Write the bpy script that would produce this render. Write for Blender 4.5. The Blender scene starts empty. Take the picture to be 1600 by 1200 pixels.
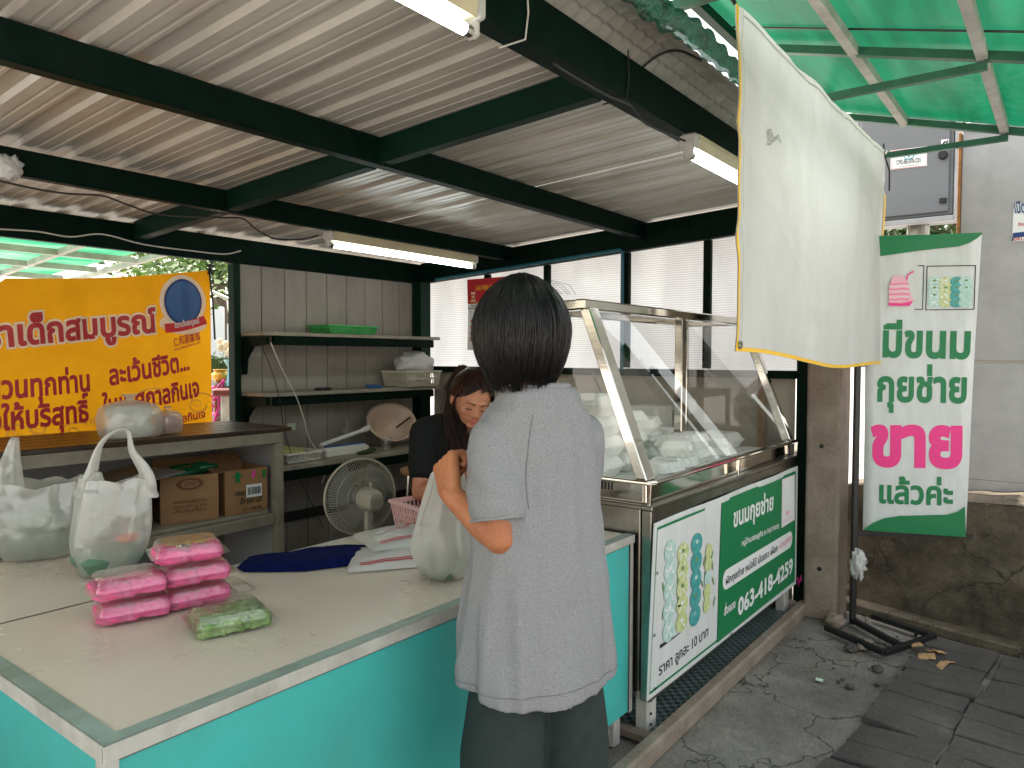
import bpy, bmesh, math, random
from mathutils import Vector, Matrix, noise, geometry
random.seed(7)
S = bpy.context.scene
R_ = math.radians
# ------------------------------------------------------------------ camera
AX = (0.60529, 0.02767, -0.79552); BX = (-0.79600, 0.02419, -0.60481); ZX = (0.00251, 0.99932, 0.03667)
RM = Matrix((AX, BX, ZX)); RM = Matrix([RM[0].normalized(), RM[1].normalized(), RM[2].normalized()])
CAMP = Vector((0, 0, 1.40)); FPX = 1150.0
cd = bpy.data.cameras.new('camera'); cam = bpy.data.objects.new('camera', cd); S.collection.objects.link(cam)
cam.matrix_world = Matrix.Translation(CAMP) @ RM.to_4x4()
cd.sensor_width = 36; cd.lens = 36 * FPX / 1600; cd.clip_start = .02; cd.clip_end = 600
S.camera = cam
# ------------------------------------------------------------------ light
SUN_AZ = math.atan2(.8, .06)      # direction towards the sun, from +X towards +Y
SUN_EL = R_(60)
W = bpy.data.worlds.new('World'); S.world = W; W.use_nodes = True
nt = W.node_tree; sky = nt.nodes.new('ShaderNodeTexSky'); sky.sky_type = 'NISHITA'; sky.sun_disc = False
sky.sun_elevation = SUN_EL; sky.sun_rotation = math.pi / 2 - SUN_AZ; sky.air_density = 1.6; sky.dust_density = 3.5; sky.ozone_density = 1
hz = nt.nodes.new('ShaderNodeHueSaturation'); hz.inputs['Saturation'].default_value = .42   # hazy white sky
wm = nt.nodes.new('ShaderNodeMix'); wm.data_type = 'RGBA'; wm.blend_type = 'MULTIPLY'; wm.inputs[0].default_value = 1; wm.inputs[7].default_value = (1.0, .965, .90, 1)
nt.links.new(sky.outputs[0], hz.inputs['Color']); nt.links.new(hz.outputs[0], wm.inputs[6]); nt.links.new(wm.outputs[2], nt.nodes['Background'].inputs[0]); nt.nodes['Background'].inputs[1].default_value = .15
sl = bpy.data.lights.new('sun', 'SUN'); sl.energy = 4.0; sl.angle = R_(.6); sl.color = (1, .95, .87)
so = bpy.data.objects.new('sun', sl); S.collection.objects.link(so)
so.rotation_euler = (math.pi / 2 - SUN_EL, 0, SUN_AZ + math.pi / 2); so.location = (3, 3, 12)
S.view_settings.view_transform = 'Standard'; S.view_settings.look = 'None'; S.view_settings.gamma = 1
S.view_settings.exposure = 1.75
try:
    S.cycles.max_bounces = 10; S.cycles.transparent_max_bounces = 24; S.cycles.transmission_bounces = 8; S.cycles.diffuse_bounces = 5
    S.cycles.caustics_reflective = False; S.cycles.caustics_refractive = False; S.cycles.sample_clamp_indirect = 6
    S.cycles.use_denoising = True
except Exception: pass
# ------------------------------------------------------------------ measuring helpers (photo pixel -> point on a real plane)
def ray(x, y): return RM @ Vector((x - 800, -(y - 600), -FPX))
def onX(x, y, c): r = ray(x, y); return CAMP + r * (c / r.x)
def onY(x, y, c): r = ray(x, y); return CAMP + r * (c / r.y)
def onZ(x, y, z): r = ray(x, y); return CAMP + r * ((z - 1.40) / r.z)
def atD(x, y, D): return CAMP + ray(x, y) * (D / FPX)
V = lambda *a: Vector(a)
# ------------------------------------------------------------------ materials
MATS = {}
def rgb(h):
    if isinstance(h, str):
        c = [int(h[i:i+2], 16) / 255 for i in (0, 2, 4)]
        return tuple((v / 12.92 if v <= .04045 else ((v + .055) / 1.055) ** 2.4) for v in c) + (1,)
    return tuple(h) + (1,) if len(h) == 3 else h
def mat(name, col, rough=.6, metal=0, var=.0, vs=8, col2=None, bump=0, bs=40, spec=.5, stain=None, sts=3, stw=.5, coat=0, stretch=None, emit=None, es=0, transl=0, rvar=0):
    """principled material, with noise variation between col and col2, optional stain colour and bump"""
    m = bpy.data.materials.new(name); m.use_nodes = True; n = m.node_tree; b = n.nodes['Principled BSDF']; L = n.links.new
    b.inputs['Roughness'].default_value = rough; b.inputs['Metallic'].default_value = metal
    b.inputs['Specular IOR Level'].default_value = spec; b.inputs['Coat Weight'].default_value = coat
    c = rgb(col); b.inputs['Base Color'].default_value = c; m.diffuse_color = c
    tc = n.nodes.new('ShaderNodeTexCoord'); mp = n.nodes.new('ShaderNodeMapping'); L(tc.outputs['Object'], mp.inputs[0])
    if stretch: mp.inputs['Scale'].default_value = stretch
    out = None
    if col2 is not None or var:
        if col2 is None: col2 = tuple(max(0, v * (1 - var)) for v in c[:3])
        t = n.nodes.new('ShaderNodeTexNoise'); t.inputs['Scale'].default_value = vs; t.inputs['Detail'].default_value = 6; t.inputs['Roughness'].default_value = .65
        L(mp.outputs[0], t.inputs[0]); rp = n.nodes.new('ShaderNodeValToRGB'); rp.color_ramp.elements[0].position = .35; rp.color_ramp.elements[1].position = .65
        rp.color_ramp.elements[0].color = rgb(col2); rp.color_ramp.elements[1].color = c; L(t.outputs[0], rp.inputs[0]); out = rp.outputs[0]
        if rvar:
            mr = n.nodes.new('ShaderNodeMapRange'); mr.inputs[3].default_value = rough - rvar; mr.inputs[4].default_value = rough + rvar
            L(t.outputs[0], mr.inputs[0]); L(mr.outputs[0], b.inputs['Roughness'])
    if stain is not None:
        t = n.nodes.new('ShaderNodeTexNoise'); t.inputs['Scale'].default_value = sts; t.inputs['Detail'].default_value = 8; t.inputs['Roughness'].default_value = .7; L(mp.outputs[0], t.inputs[0])
        rp = n.nodes.new('ShaderNodeValToRGB'); rp.color_ramp.elements[0].position = .42; rp.color_ramp.elements[1].position = .8
        rp.color_ramp.elements[1].color = (stw, stw, stw, 1); L(t.outputs[0], rp.inputs[0])
        mx = n.nodes.new('ShaderNodeMix'); mx.data_type = 'RGBA'; L(rp.outputs[0], mx.inputs[0])
        if out: L(out, mx.inputs[6])
        else: mx.inputs[6].default_value = c
        mx.inputs[7].default_value = rgb(stain); out = mx.outputs[2]
    if out: L(out, b.inputs['Base Color'])
    if bump:
        t = n.nodes.new('ShaderNodeTexNoise'); t.inputs['Scale'].default_value = bs; t.inputs['Detail'].default_value = 5; L(mp.outputs[0], t.inputs[0])
        bp = n.nodes.new('ShaderNodeBump'); bp.inputs['Strength'].default_value = bump; bp.inputs['Distance'].default_value = .01; L(t.outputs[0], bp.inputs['Height']); L(bp.outputs[0], b.inputs['Normal'])
    if emit: b.inputs['Emission Color'].default_value = rgb(emit); b.inputs['Emission Strength'].default_value = es
    if transl:
        tr = n.nodes.new('ShaderNodeBsdfTranslucent'); ms = n.nodes.new('ShaderNodeMixShader'); ms.inputs[0].default_value = transl
        if out: L(out, tr.inputs[0])
        else: tr.inputs[0].default_value = c
        L(b.outputs[0], ms.inputs[1]); L(tr.outputs[0], ms.inputs[2]); L(ms.outputs[0], n.nodes['Material Output'].inputs[0])
    MATS[name] = m; return m
def ridge_bump(n, targets, k, tc=None):
    L = n.links.new; tc = tc or n.nodes.new('ShaderNodeTexCoord'); sc, st, ds = k
    a = n.nodes.new('ShaderNodeTexNoise'); a.noise_type = 'RIDGED_MULTIFRACTAL'; a.inputs['Scale'].default_value = sc; a.inputs['Detail'].default_value = 3; a.inputs['Distortion'].default_value = .6; L(tc.outputs['Object'], a.inputs[0])
    v = n.nodes.new('ShaderNodeTexVoronoi'); v.feature = 'DISTANCE_TO_EDGE'; v.inputs['Scale'].default_value = sc * 1.2; L(tc.outputs['Object'], v.inputs[0])
    m_ = n.nodes.new('ShaderNodeMath'); m_.operation = 'MULTIPLY_ADD'; m_.inputs[1].default_value = .8; L(v.outputs[0], m_.inputs[0]); L(a.outputs[0], m_.inputs[2])
    bp = n.nodes.new('ShaderNodeBump'); bp.inputs['Strength'].default_value = st; bp.inputs['Distance'].default_value = ds; L(m_.outputs[0], bp.inputs['Height'])
    for x in targets: L(bp.outputs[0], x.inputs['Normal'])
def sheer(name, col, transp, rough=.3, transl=.4, gloss=.1, bump=0, bs=30, tcol=None, fres=False, vs=None, ridge=0):
    """thin see-through sheet: transparent + translucent + diffuse + gloss"""
    m = bpy.data.materials.new(name); m.use_nodes = True; n = m.node_tree; L = n.links.new; n.nodes.remove(n.nodes['Principled BSDF'])
    o = n.nodes['Material Output']; c = rgb(col); m.diffuse_color = c
    df = n.nodes.new('ShaderNodeBsdfDiffuse'); df.inputs[0].default_value = c
    tl = n.nodes.new('ShaderNodeBsdfTranslucent'); tl.inputs[0].default_value = c
    tp = n.nodes.new('ShaderNodeBsdfTransparent'); tp.inputs[0].default_value = rgb(tcol) if tcol else (1, 1, 1, 1)
    gl = n.nodes.new('ShaderNodeBsdfGlossy'); gl.inputs['Roughness'].default_value = rough
    a = n.nodes.new('ShaderNodeMixShader'); a.inputs[0].default_value = transl; L(df.outputs[0], a.inputs[1]); L(tl.outputs[0], a.inputs[2])
    b = n.nodes.new('ShaderNodeMixShader'); b.inputs[0].default_value = transp; L(a.outputs[0], b.inputs[1]); L(tp.outputs[0], b.inputs[2])
    d = n.nodes.new('ShaderNodeMixShader'); L(b.outputs[0], d.inputs[1]); L(gl.outputs[0], d.inputs[2])
    if fres:
        lw = n.nodes.new('ShaderNodeLayerWeight'); lw.inputs[0].default_value = .5; pw = n.nodes.new('ShaderNodeMath'); pw.operation = 'POWER'; pw.inputs[1].default_value = 3.2; L(lw.outputs['Facing'], pw.inputs[0])
        ml = n.nodes.new('ShaderNodeMath'); ml.operation = 'MULTIPLY_ADD'; ml.inputs[1].default_value = gloss * .9; ml.inputs[2].default_value = .10 * gloss; L(pw.outputs[0], ml.inputs[0]); L(ml.outputs[0], d.inputs[0])
    else: d.inputs[0].default_value = gloss
    L(d.outputs[0], o.inputs[0])
    tc = n.nodes.new('ShaderNodeTexCoord')
    if bump:
        t = n.nodes.new('ShaderNodeTexNoise'); t.inputs['Scale'].default_value = bs; t.inputs['Detail'].default_value = 4; L(tc.outputs['Object'], t.inputs[0])
        bp = n.nodes.new('ShaderNodeBump'); bp.inputs['Strength'].default_value = bump; bp.inputs['Distance'].default_value = .02; L(t.outputs[0], bp.inputs['Height'])
        for x in (df, tl, gl): L(bp.outputs[0], x.inputs['Normal'])
    if ridge: ridge_bump(n, (df, tl, gl), ridge, tc)
    if vs:
        t = n.nodes.new('ShaderNodeTexNoise'); t.inputs['Scale'].default_value = vs[0]; t.inputs['Detail'].default_value = 6; mp = n.nodes.new('ShaderNodeMapping'); mp.inputs['Scale'].default_value = vs[2]
        L(tc.outputs['Object'], mp.inputs[0]); L(mp.outputs[0], t.inputs[0]); rp = n.nodes.new('ShaderNodeValToRGB'); rp.color_ramp.elements[0].position = .4; rp.color_ramp.elements[1].position = .7
        rp.color_ramp.elements[0].color = c; rp.color_ramp.elements[1].color = rgb(vs[1]); L(t.outputs[0], rp.inputs[0])
        for x in (df, tl): L(rp.outputs[0], x.inputs[0])
    MATS[name] = m; return m
M = MATS
mat('dark_green_steel', (.002, .013, .008), .5, var=.4, vs=14, bump=.05, bs=60, stain=(.008, .009, .007), sts=9, stw=.4, spec=.06)
mat('green_steel', (.002, .020, .012), .5, var=.3, vs=14, bump=.05, bs=60, spec=.12)
mat('awning_steel_green_lit', (.03, .13, .08), .5, var=.3, vs=14)  # rafters and braces: green light from the sheet put into a lighter steel colour
mat('roof_metal', (.57, .53, .47), .34, col2=(.43, .395, .345), vs=2, stretch=(2, .5, 1), stain=(.22, .18, .13), sts=2.2, stw=.5, spec=.5, rvar=.1)
mat('arch_metal', (.42, .41, .37), .55, col2=(.28, .26, .23), vs=6, stain=(.16, .12, .09), sts=5, stw=.5)
mat('white_plank', (.36, .33, .29), .6, col2=(.26, .235, .205), vs=2.5, stretch=(1, 1, .35), stain=(.16, .13, .10), sts=3.5, stw=.6, bump=.08, bs=50)
mat('beige_board', (.52, .46, .38), .6, col2=(.34, .30, .24), vs=2, stain=(.2, .16, .12), sts=4, stw=.4)
mat('white_paint', (.55, .54, .50), .55, col2=(.40, .38, .34), vs=5, stain=(.14, .11, .09), sts=9, stw=.55, bump=.08)
mat('cream_paint', (.34, .31, .24), .55, col2=(.24, .215, .165), vs=6, stain=(.12, .10, .08), sts=10, stw=.6, bump=.08)
mat('laminate', (.74, .66, .55), .28, col2=(.67, .60, .495), vs=1.2, stain=(.50, .45, .36), sts=9, stw=.16, spec=.5, rvar=.08)
mat('trim_green_reflection', (.33, .44, .40), .4, col2=(.24, .33, .29), vs=12, stain=(.12, .14, .1), sts=14, stw=.6)  # aluminium edging: green reflection painted into its colour, stains are wear
mat('turquoise', (.065, .48, .45), .42, col2=(.055, .42, .39), vs=2.2, stain=(.08, .26, .23), sts=6, stw=.45, bump=.03, bs=8, spec=.35)
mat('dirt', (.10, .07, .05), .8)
mat('plank_dark', (.06, .035, .02), .32, col2=(.03, .018, .012), vs=5, stretch=(.3, 6, 1), bump=.15, bs=40)
mat('steel', (.72, .68, .61), .08, 1, var=.15, vs=5, stretch=(1, 1, 4), bump=.02, bs=9)
mat('steel_worn', (.40, .38, .34), .3, 1, col2=(.28, .26, .22), vs=7, stain=(.16, .12, .08), sts=8, stw=.6, bump=.04, bs=20)
sheer('case_glass', (.8, .84, .82), .985, .01, .2, .75, tcol=(.985, .99, .985), fres=True)
sheer('clear_plastic', (.95, .97, .97), .975, .04, .5, 1.0, bump=.2, bs=50, fres=True)
sheer('bag_film', (.88, .89, .86), .56, .22, .5, .13, ridge=(10, .8, .012))
sheer('bag_film_thick', (.86, .87, .85), .34, .25, .55, .12, ridge=(12, .8, .010))
sheer('poly_white', (.46, .46, .48), .003, .25, .9, .05, bump=.1, bs=4, vs=(1.6, (.80, .80, .80), (1, 1.5, .6)))
sheer('green_sheet', (.002, .048, .022), .01, .25, .8, .05, bump=.1, bs=12, vs=(1.6, (.003, .085, .040), (.6, 5, 1)))
sheer('green_sheet_pale', (.008, .15, .07), .02, .3, .85, .05, bump=.1, bs=12, vs=(2.5, (.14, .24, .17), (1, 3, 1)))
sheer('green_net', (.004, .20, .10), .10, .4, .6, .08, bump=1, bs=70, vs=(25, (.002, .05, .03), (1, 1, 1)))
mat('foam', (.86, .87, .84), .55, bump=.12, bs=160)
mat('foam_dark', (.78, .80, .76), .5)
mat('pink_food', (.95, .07, .30), .5, col2=(.80, .16, .36), vs=30, bump=.6, bs=90)
mat('green_food', (.20, .36, .10), .35, col2=(.40, .52, .26), vs=22, bump=.5, bs=60, stain=(.05, .12, .03), sts=30, stw=.8)
mat('dark_food', (.05, .03, .08), .5, col2=(.5, .4, .12), vs=40)
mat('skin', (.47, .185, .085), .48, col2=(.37, .13, .06), vs=16, bump=.12, bs=120, spec=.35)
mat('skin_face', (.46, .20, .115), .5, col2=(.40, .165, .095), vs=7, bump=.05, bs=100, spec=.35)
mat('shirt_grey', (.33, .33, .345), .9, col2=(.19, .19, .20), vs=420, bump=.25, bs=300, spec=.15)
mat('shorts', (.035, .048, .045), .85, col2=(.028, .038, .036), vs=30, bump=.2, bs=200, spec=.2)
mat('black_shirt', (.008, .010, .010), .85, bump=.15, bs=90, spec=.2)
mat('hair_black', (.003, .0024, .002), .36, spec=.34)
mat('hair_brown', (.010, .004, .003), .42, spec=.3, col2=(.035, .009, .004), vs=9)
mat('lip', (.42, .10, .08), .4); mat('brow', (.02, .01, .008), .7)
mat('pearl', (.8, .72, .55), .2)
mat('pink_plastic', (.80, .52, .50), .35, transl=.15)
mat('green_plastic', (.05, .42, .10), .35, transl=.1)
mat('cream_plastic', (.60, .56, .44), .4)
mat('white_plastic', (.68, .67, .63), .35)
mat('bowl_plastic', (.62, .48, .38), .35, stain=(.5, .22, .08), sts=5, stw=.5)
mat('blue_plastic', (.02, .10, .30), .35)
mat('red_orange', (.75, .10, .03), .5, col2=(.9, .3, .1), vs=30)
mat('navy', (.004, .009, .075), .95, col2=(.003, .006, .05), vs=30, bump=.4, bs=200, spec=.1)
mat('fan_body', (.42, .39, .31), .4); mat('fan_wire', (.45, .43, .36), .35, .3); mat('fan_blade', (.20, .20, .18), .4)
mat('black', (.006, .006, .006), .5); mat('black_steel', (.012, .012, .013), .4, bump=.1); mat('cable', (.01, .01, .01), .5); mat('cable_white', (.6, .58, .52), .5)
mat('teal_pipe', (.01, .12, .17), .4)
mat('cardboard', (.34, .19, .085), .75, col2=(.28, .15, .065), vs=6, bump=.08)
mat('print_red', (.50, .02, .03), .5); mat('bright_red', (.65, .01, .02), .5); mat('print_black', (.02, .02, .02), .6); mat('print_brown', (.16, .05, .02), .7)
mat('print_green', (.008, .19, .065), .45, spec=.4); mat('print_white', (.78, .80, .79), .45, spec=.4)
mat('print_pink', (.85, .03, .25), .5); mat('print_pale_pink', (.85, .45, .55), .5); mat('print_blue', (.01, .04, .18), .5); mat('print_gold', (.75, .35, .02), .5)
mat('print_teal', (.10, .42, .40), .5, col2=(.03, .25, .26), vs=60); mat('print_mint', (.55, .72, .68), .5, col2=(.38, .58, .52), vs=60); mat('print_lime', (.66, .70, .40), .5, col2=(.45, .52, .18), vs=60)
mat('print_leaf', (.15, .28, .10), .5); mat('print_grey', (.35, .37, .38), .5); mat('print_skyblue', (.15, .45, .5), .5)
mat('yellow_cloth', (.78, .34, .008), .6, col2=(.66, .26, .005), vs=2.2, transl=.42, spec=.2); mat('cloud_yellow', (.88, .60, .10), .6, transl=.3)
mat('halo_white', (.9, .88, .80), .6, transl=.3)
mat('vinyl_white', (.84, .85, .83), .55, col2=(.76, .77, .75), vs=2, stretch=(1.5, 1.5, .8), transl=.42, stain=(.50, .49, .44), sts=2.5, stw=.35, spec=.3)
mat('vinyl_sign', (.70, .72, .72), .45, col2=(.62, .64, .63), vs=4, stretch=(3, 3, .8), stain=(.45, .44, .40), sts=6, stw=.4, spec=.3)
mat('yellow_tape', (.85, .50, .01), .5)
mat('tube_lit', (1, 1, 1), .3, emit=(.9, 1, .98), es=6)
mat('fixture', (.55, .47, .30), .4, var=.25, vs=5); mat('fixture_cap', (.45, .43, .40), .4)
mat('concrete', (.30, .25, .20), .85, col2=(.22, .17, .13), vs=7, bump=.5, bs=60, stain=(.12, .08, .06), sts=5, stw=.6)
mat('grey_box', (.17, .18, .19), .45, var=.12, vs=3, stain=(.12, .12, .12), sts=3, stw=.3)
mat('panel_paint', (.42, .415, .42), .5, col2=(.35, .345, .35), vs=3, stain=(.28, .28, .29), sts=7, stw=.7, bump=.05)
mat('rust', (.35, .16, .05), .8, var=.5, vs=20)
mat('leaf', (.06, .13, .02), .5, col2=(.13, .22, .03), vs=2.5, transl=.35); mat('leaf_dark', (.03, .07, .015), .5, col2=(.06, .10, .02), vs=3, transl=.3); mat('bark', (.12, .09, .06), .9)
mat('truck_white', (.75, .76, .78), .3); mat('window_dark', (.03, .035, .04), .1)
mat('gold', (.55, .32, .05), .35, .5); mat('magenta', (.75, .06, .35), .7); mat('clay', (.25, .12, .06), .8); mat('vase_blue', (.12, .35, .42), .3); mat('dark_red', (.14, .02, .015), .5); mat('straw', (.6, .5, .35), .8)
mat('wood', (.35, .19, .08), .5, var=.3, vs=10, stretch=(1, 8, 1)); mat('wood_light', (.55, .33, .16), .7, var=.3, vs=12)
mat('paper', (.5, .62, .5), .7); mat('beige', (.55, .50, .42), .5, var=.1, vs=3)
mat('dough', (.32, .33, .10), .6, col2=(.45, .42, .18), vs=30, bump=.4)
mat('glass_dark', (.03, .04, .04), .08, spec=.8)
# ground with cracks
def ground_mat(name, c1, c2, c3, crack=True, ns=2.2):
    m = mat(name, c1, .85, bump=0); n = m.node_tree; L = n.links.new; b = n.nodes['Principled BSDF']; N = n.nodes.new
    tc = N('ShaderNodeTexCoord'); t = N('ShaderNodeTexNoise'); t.inputs['Scale'].default_value = ns; t.inputs['Detail'].default_value = 12; t.inputs['Roughness'].default_value = .68; L(tc.outputs['Object'], t.inputs[0])
    rp = N('ShaderNodeValToRGB'); e = rp.color_ramp.elements; e[0].position = .3; e[0].color = rgb(c2); e[1].position = .62; e[1].color = rgb(c1); x = e.new(.76); x.color = rgb(c3); L(t.outputs[0], rp.inputs[0])
    hsrc = t.outputs[0]
    t3 = N('ShaderNodeTexNoise'); t3.inputs['Scale'].default_value = 70; t3.inputs['Detail'].default_value = 6; L(tc.outputs['Object'], t3.inputs[0])
    ad = N('ShaderNodeMath'); ad.operation = 'MULTIPLY_ADD'; ad.inputs[1].default_value = .25; L(t3.outputs[0], ad.inputs[0]); L(hsrc, ad.inputs[2]); hs = ad.outputs[0]; colr = rp.outputs[0]
    g = N('ShaderNodeMix'); g.data_type = 'RGBA'; g.blend_type = 'MULTIPLY'; g.inputs[0].default_value = .6; L(colr, g.inputs[6]); r3 = N('ShaderNodeMapRange'); r3.inputs[1].default_value = .3; r3.inputs[2].default_value = .7; r3.inputs[3].default_value = .65; r3.inputs[4].default_value = 1.2; L(t3.outputs[0], r3.inputs[0]); L(r3.outputs[0], g.inputs[7]); colr = g.outputs[2]
    if crack:
        t2 = N('ShaderNodeTexNoise'); t2.inputs['Scale'].default_value = 5; t2.inputs['Detail'].default_value = 8; L(tc.outputs['Object'], t2.inputs[0])
        mx = N('ShaderNodeMix'); mx.data_type = 'VECTOR'; mx.inputs[0].default_value = .32; L(tc.outputs['Object'], mx.inputs[4]); L(t2.outputs['Color'], mx.inputs[5])
        v = N('ShaderNodeTexVoronoi'); v.feature = 'DISTANCE_TO_EDGE'; v.inputs['Scale'].default_value = 2.6; L(mx.outputs[1], v.inputs[0])
        r2 = N('ShaderNodeValToRGB'); r2.color_ramp.elements[0].position = .0; r2.color_ramp.elements[0].color = (.25, .25, .25, 1); r2.color_ramp.elements[1].position = .010; L(v.outputs[0], r2.inputs[0])
        q = N('ShaderNodeMix'); q.data_type = 'RGBA'; L(r2.outputs[0], q.inputs[0]); q.inputs[6].default_value = (.035, .03, .026, 1); L(colr, q.inputs[7]); colr = q.outputs[2]
        a2 = N('ShaderNodeMath'); a2.operation = 'ADD'; L(hs, a2.inputs[0]); L(r2.outputs[0], a2.inputs[1]); hs = a2.outputs[0]
    L(colr, b.inputs['Base Color']); bp = N('ShaderNodeBump'); bp.inputs['Strength'].default_value = .7; bp.inputs['Distance'].default_value = .02; L(hs, bp.inputs['Height']); L(bp.outputs[0], b.inputs['Normal'])
    return m
ground_mat('broken_concrete', (.25, .23, .205), (.10, .088, .076), (.36, .32, .27))
ground_mat('slab_stone', (.095, .085, .078), (.05, .046, .043), (.17, .14, .115), False, 4)
ground_mat('old_wall', (.18, .145, .10), (.022, .018, .013), (.34, .28, .19), True, 2.8)
ground_mat('pale_paving', (.42, .40, .37), (.34, .32, .30), (.48, .46, .42), False, 1)
def tile_mat():
    m = mat('check_tile', (.4, .45, .42), .35); n = m.node_tree; L = n.links.new; b = n.nodes['Principled BSDF']; N = n.nodes.new
    tc = N('ShaderNodeTexCoord'); c = N('ShaderNodeTexChecker'); c.inputs['Scale'].default_value = 44; L(tc.outputs['Object'], c.inputs[0])
    c.inputs[1].default_value = (.07, .13, .12, 1); c.inputs[2].default_value = (.30, .36, .33, 1)
    w1 = N('ShaderNodeTexChecker'); w1.inputs['Scale'].default_value = 22; mp = N('ShaderNodeMapping'); mp.inputs['Location'].default_value = (.0455, 0, 0); L(tc.outputs['Object'], mp.inputs[0]); L(mp.outputs[0], w1.inputs[0])
    w1.inputs[1].default_value = (.8, .8, .8, 1); w1.inputs[2].default_value = (1, 1, 1, 1)
    sep = N('ShaderNodeSeparateXYZ'); L(tc.outputs['Object'], sep.inputs[0]); f = N('ShaderNodeMath'); f.operation = 'MULTIPLY'; f.inputs[1].default_value = 5; L(sep.outputs[0], f.inputs[0])
    fr = N('ShaderNodeMath'); fr.operation = 'FRACT'; L(f.outputs[0], fr.inputs[0]); lt = N('ShaderNodeMath'); lt.operation = 'LESS_THAN'; lt.inputs[1].default_value = .02; L(fr.outputs[0], lt.inputs[0])
    mx = N('ShaderNodeMix'); mx.data_type = 'RGBA'; L(lt.outputs[0], mx.inputs[0]); L(c.outputs[0], mx.inputs[6]); mx.inputs[7].default_value = (.04, .03, .02, 1)
    t = N('ShaderNodeTexNoise'); t.inputs['Scale'].default_value = 5; t.inputs['Detail'].default_value = 6; L(tc.outputs['Object'], t.inputs[0]); g = N('ShaderNodeMix'); g.data_type = 'RGBA'; g.blend_type = 'MULTIPLY'; g.inputs[0].default_value = .7; L(mx.outputs[2], g.inputs[6]); L(t.outputs[0], g.inputs[7])
    L(g.outputs[2], b.inputs['Base Color'])
tile_mat()
ridge_bump(M['white_bag'].node_tree, (M['white_bag'].node_tree.nodes['Principled BSDF'],), (13, .6, .012)) if 'white_bag' in M else None
ridge_bump(M['vinyl_white'].node_tree, (M['vinyl_white'].node_tree.nodes['Principled BSDF'],), (2.2, .35, .03))
ridge_bump(M['vinyl_sign'].node_tree, (M['vinyl_sign'].node_tree.nodes['Principled BSDF'],), (3, .2, .015))
ridge_bump(M['yellow_cloth'].node_tree, (M['yellow_cloth'].node_tree.nodes['Principled BSDF'],), (2.5, .25, .02))
# ribbed polycarbonate: fine lines every 12 mm
def ribbed(name, sp, axis, amt, base):
    m = M[name]; n = m.node_tree; L = n.links.new; N = n.nodes.new
    tc = N('ShaderNodeTexCoord'); s = N('ShaderNodeSeparateXYZ'); L(tc.outputs['Object'], s.inputs[0]); f = N('ShaderNodeMath'); f.operation = 'MULTIPLY'; f.inputs[1].default_value = 1 / sp; L(s.outputs[axis], f.inputs[0])
    fr = N('ShaderNodeMath'); fr.operation = 'FRACT'; L(f.outputs[0], fr.inputs[0]); lt = N('ShaderNodeMath'); lt.operation = 'LESS_THAN'; lt.inputs[1].default_value = .3; L(fr.outputs[0], lt.inputs[0])
    for x in n.nodes:
        if x.bl_idname in ('ShaderNodeBsdfTranslucent', 'ShaderNodeBsdfDiffuse'):
            mx = N('ShaderNodeMix'); mx.data_type = 'RGBA'; L(lt.outputs[0], mx.inputs[0])
            if x.inputs[0].links: L(x.inputs[0].links[0].from_socket, mx.inputs[6])
            else: mx.inputs[6].default_value = x.inputs[0].default_value
            mx.inputs[7].default_value = rgb(amt); L(mx.outputs[2], x.inputs[0])
ribbed('poly_white', .014, 2, (.42, .43, .46), None)
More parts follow.
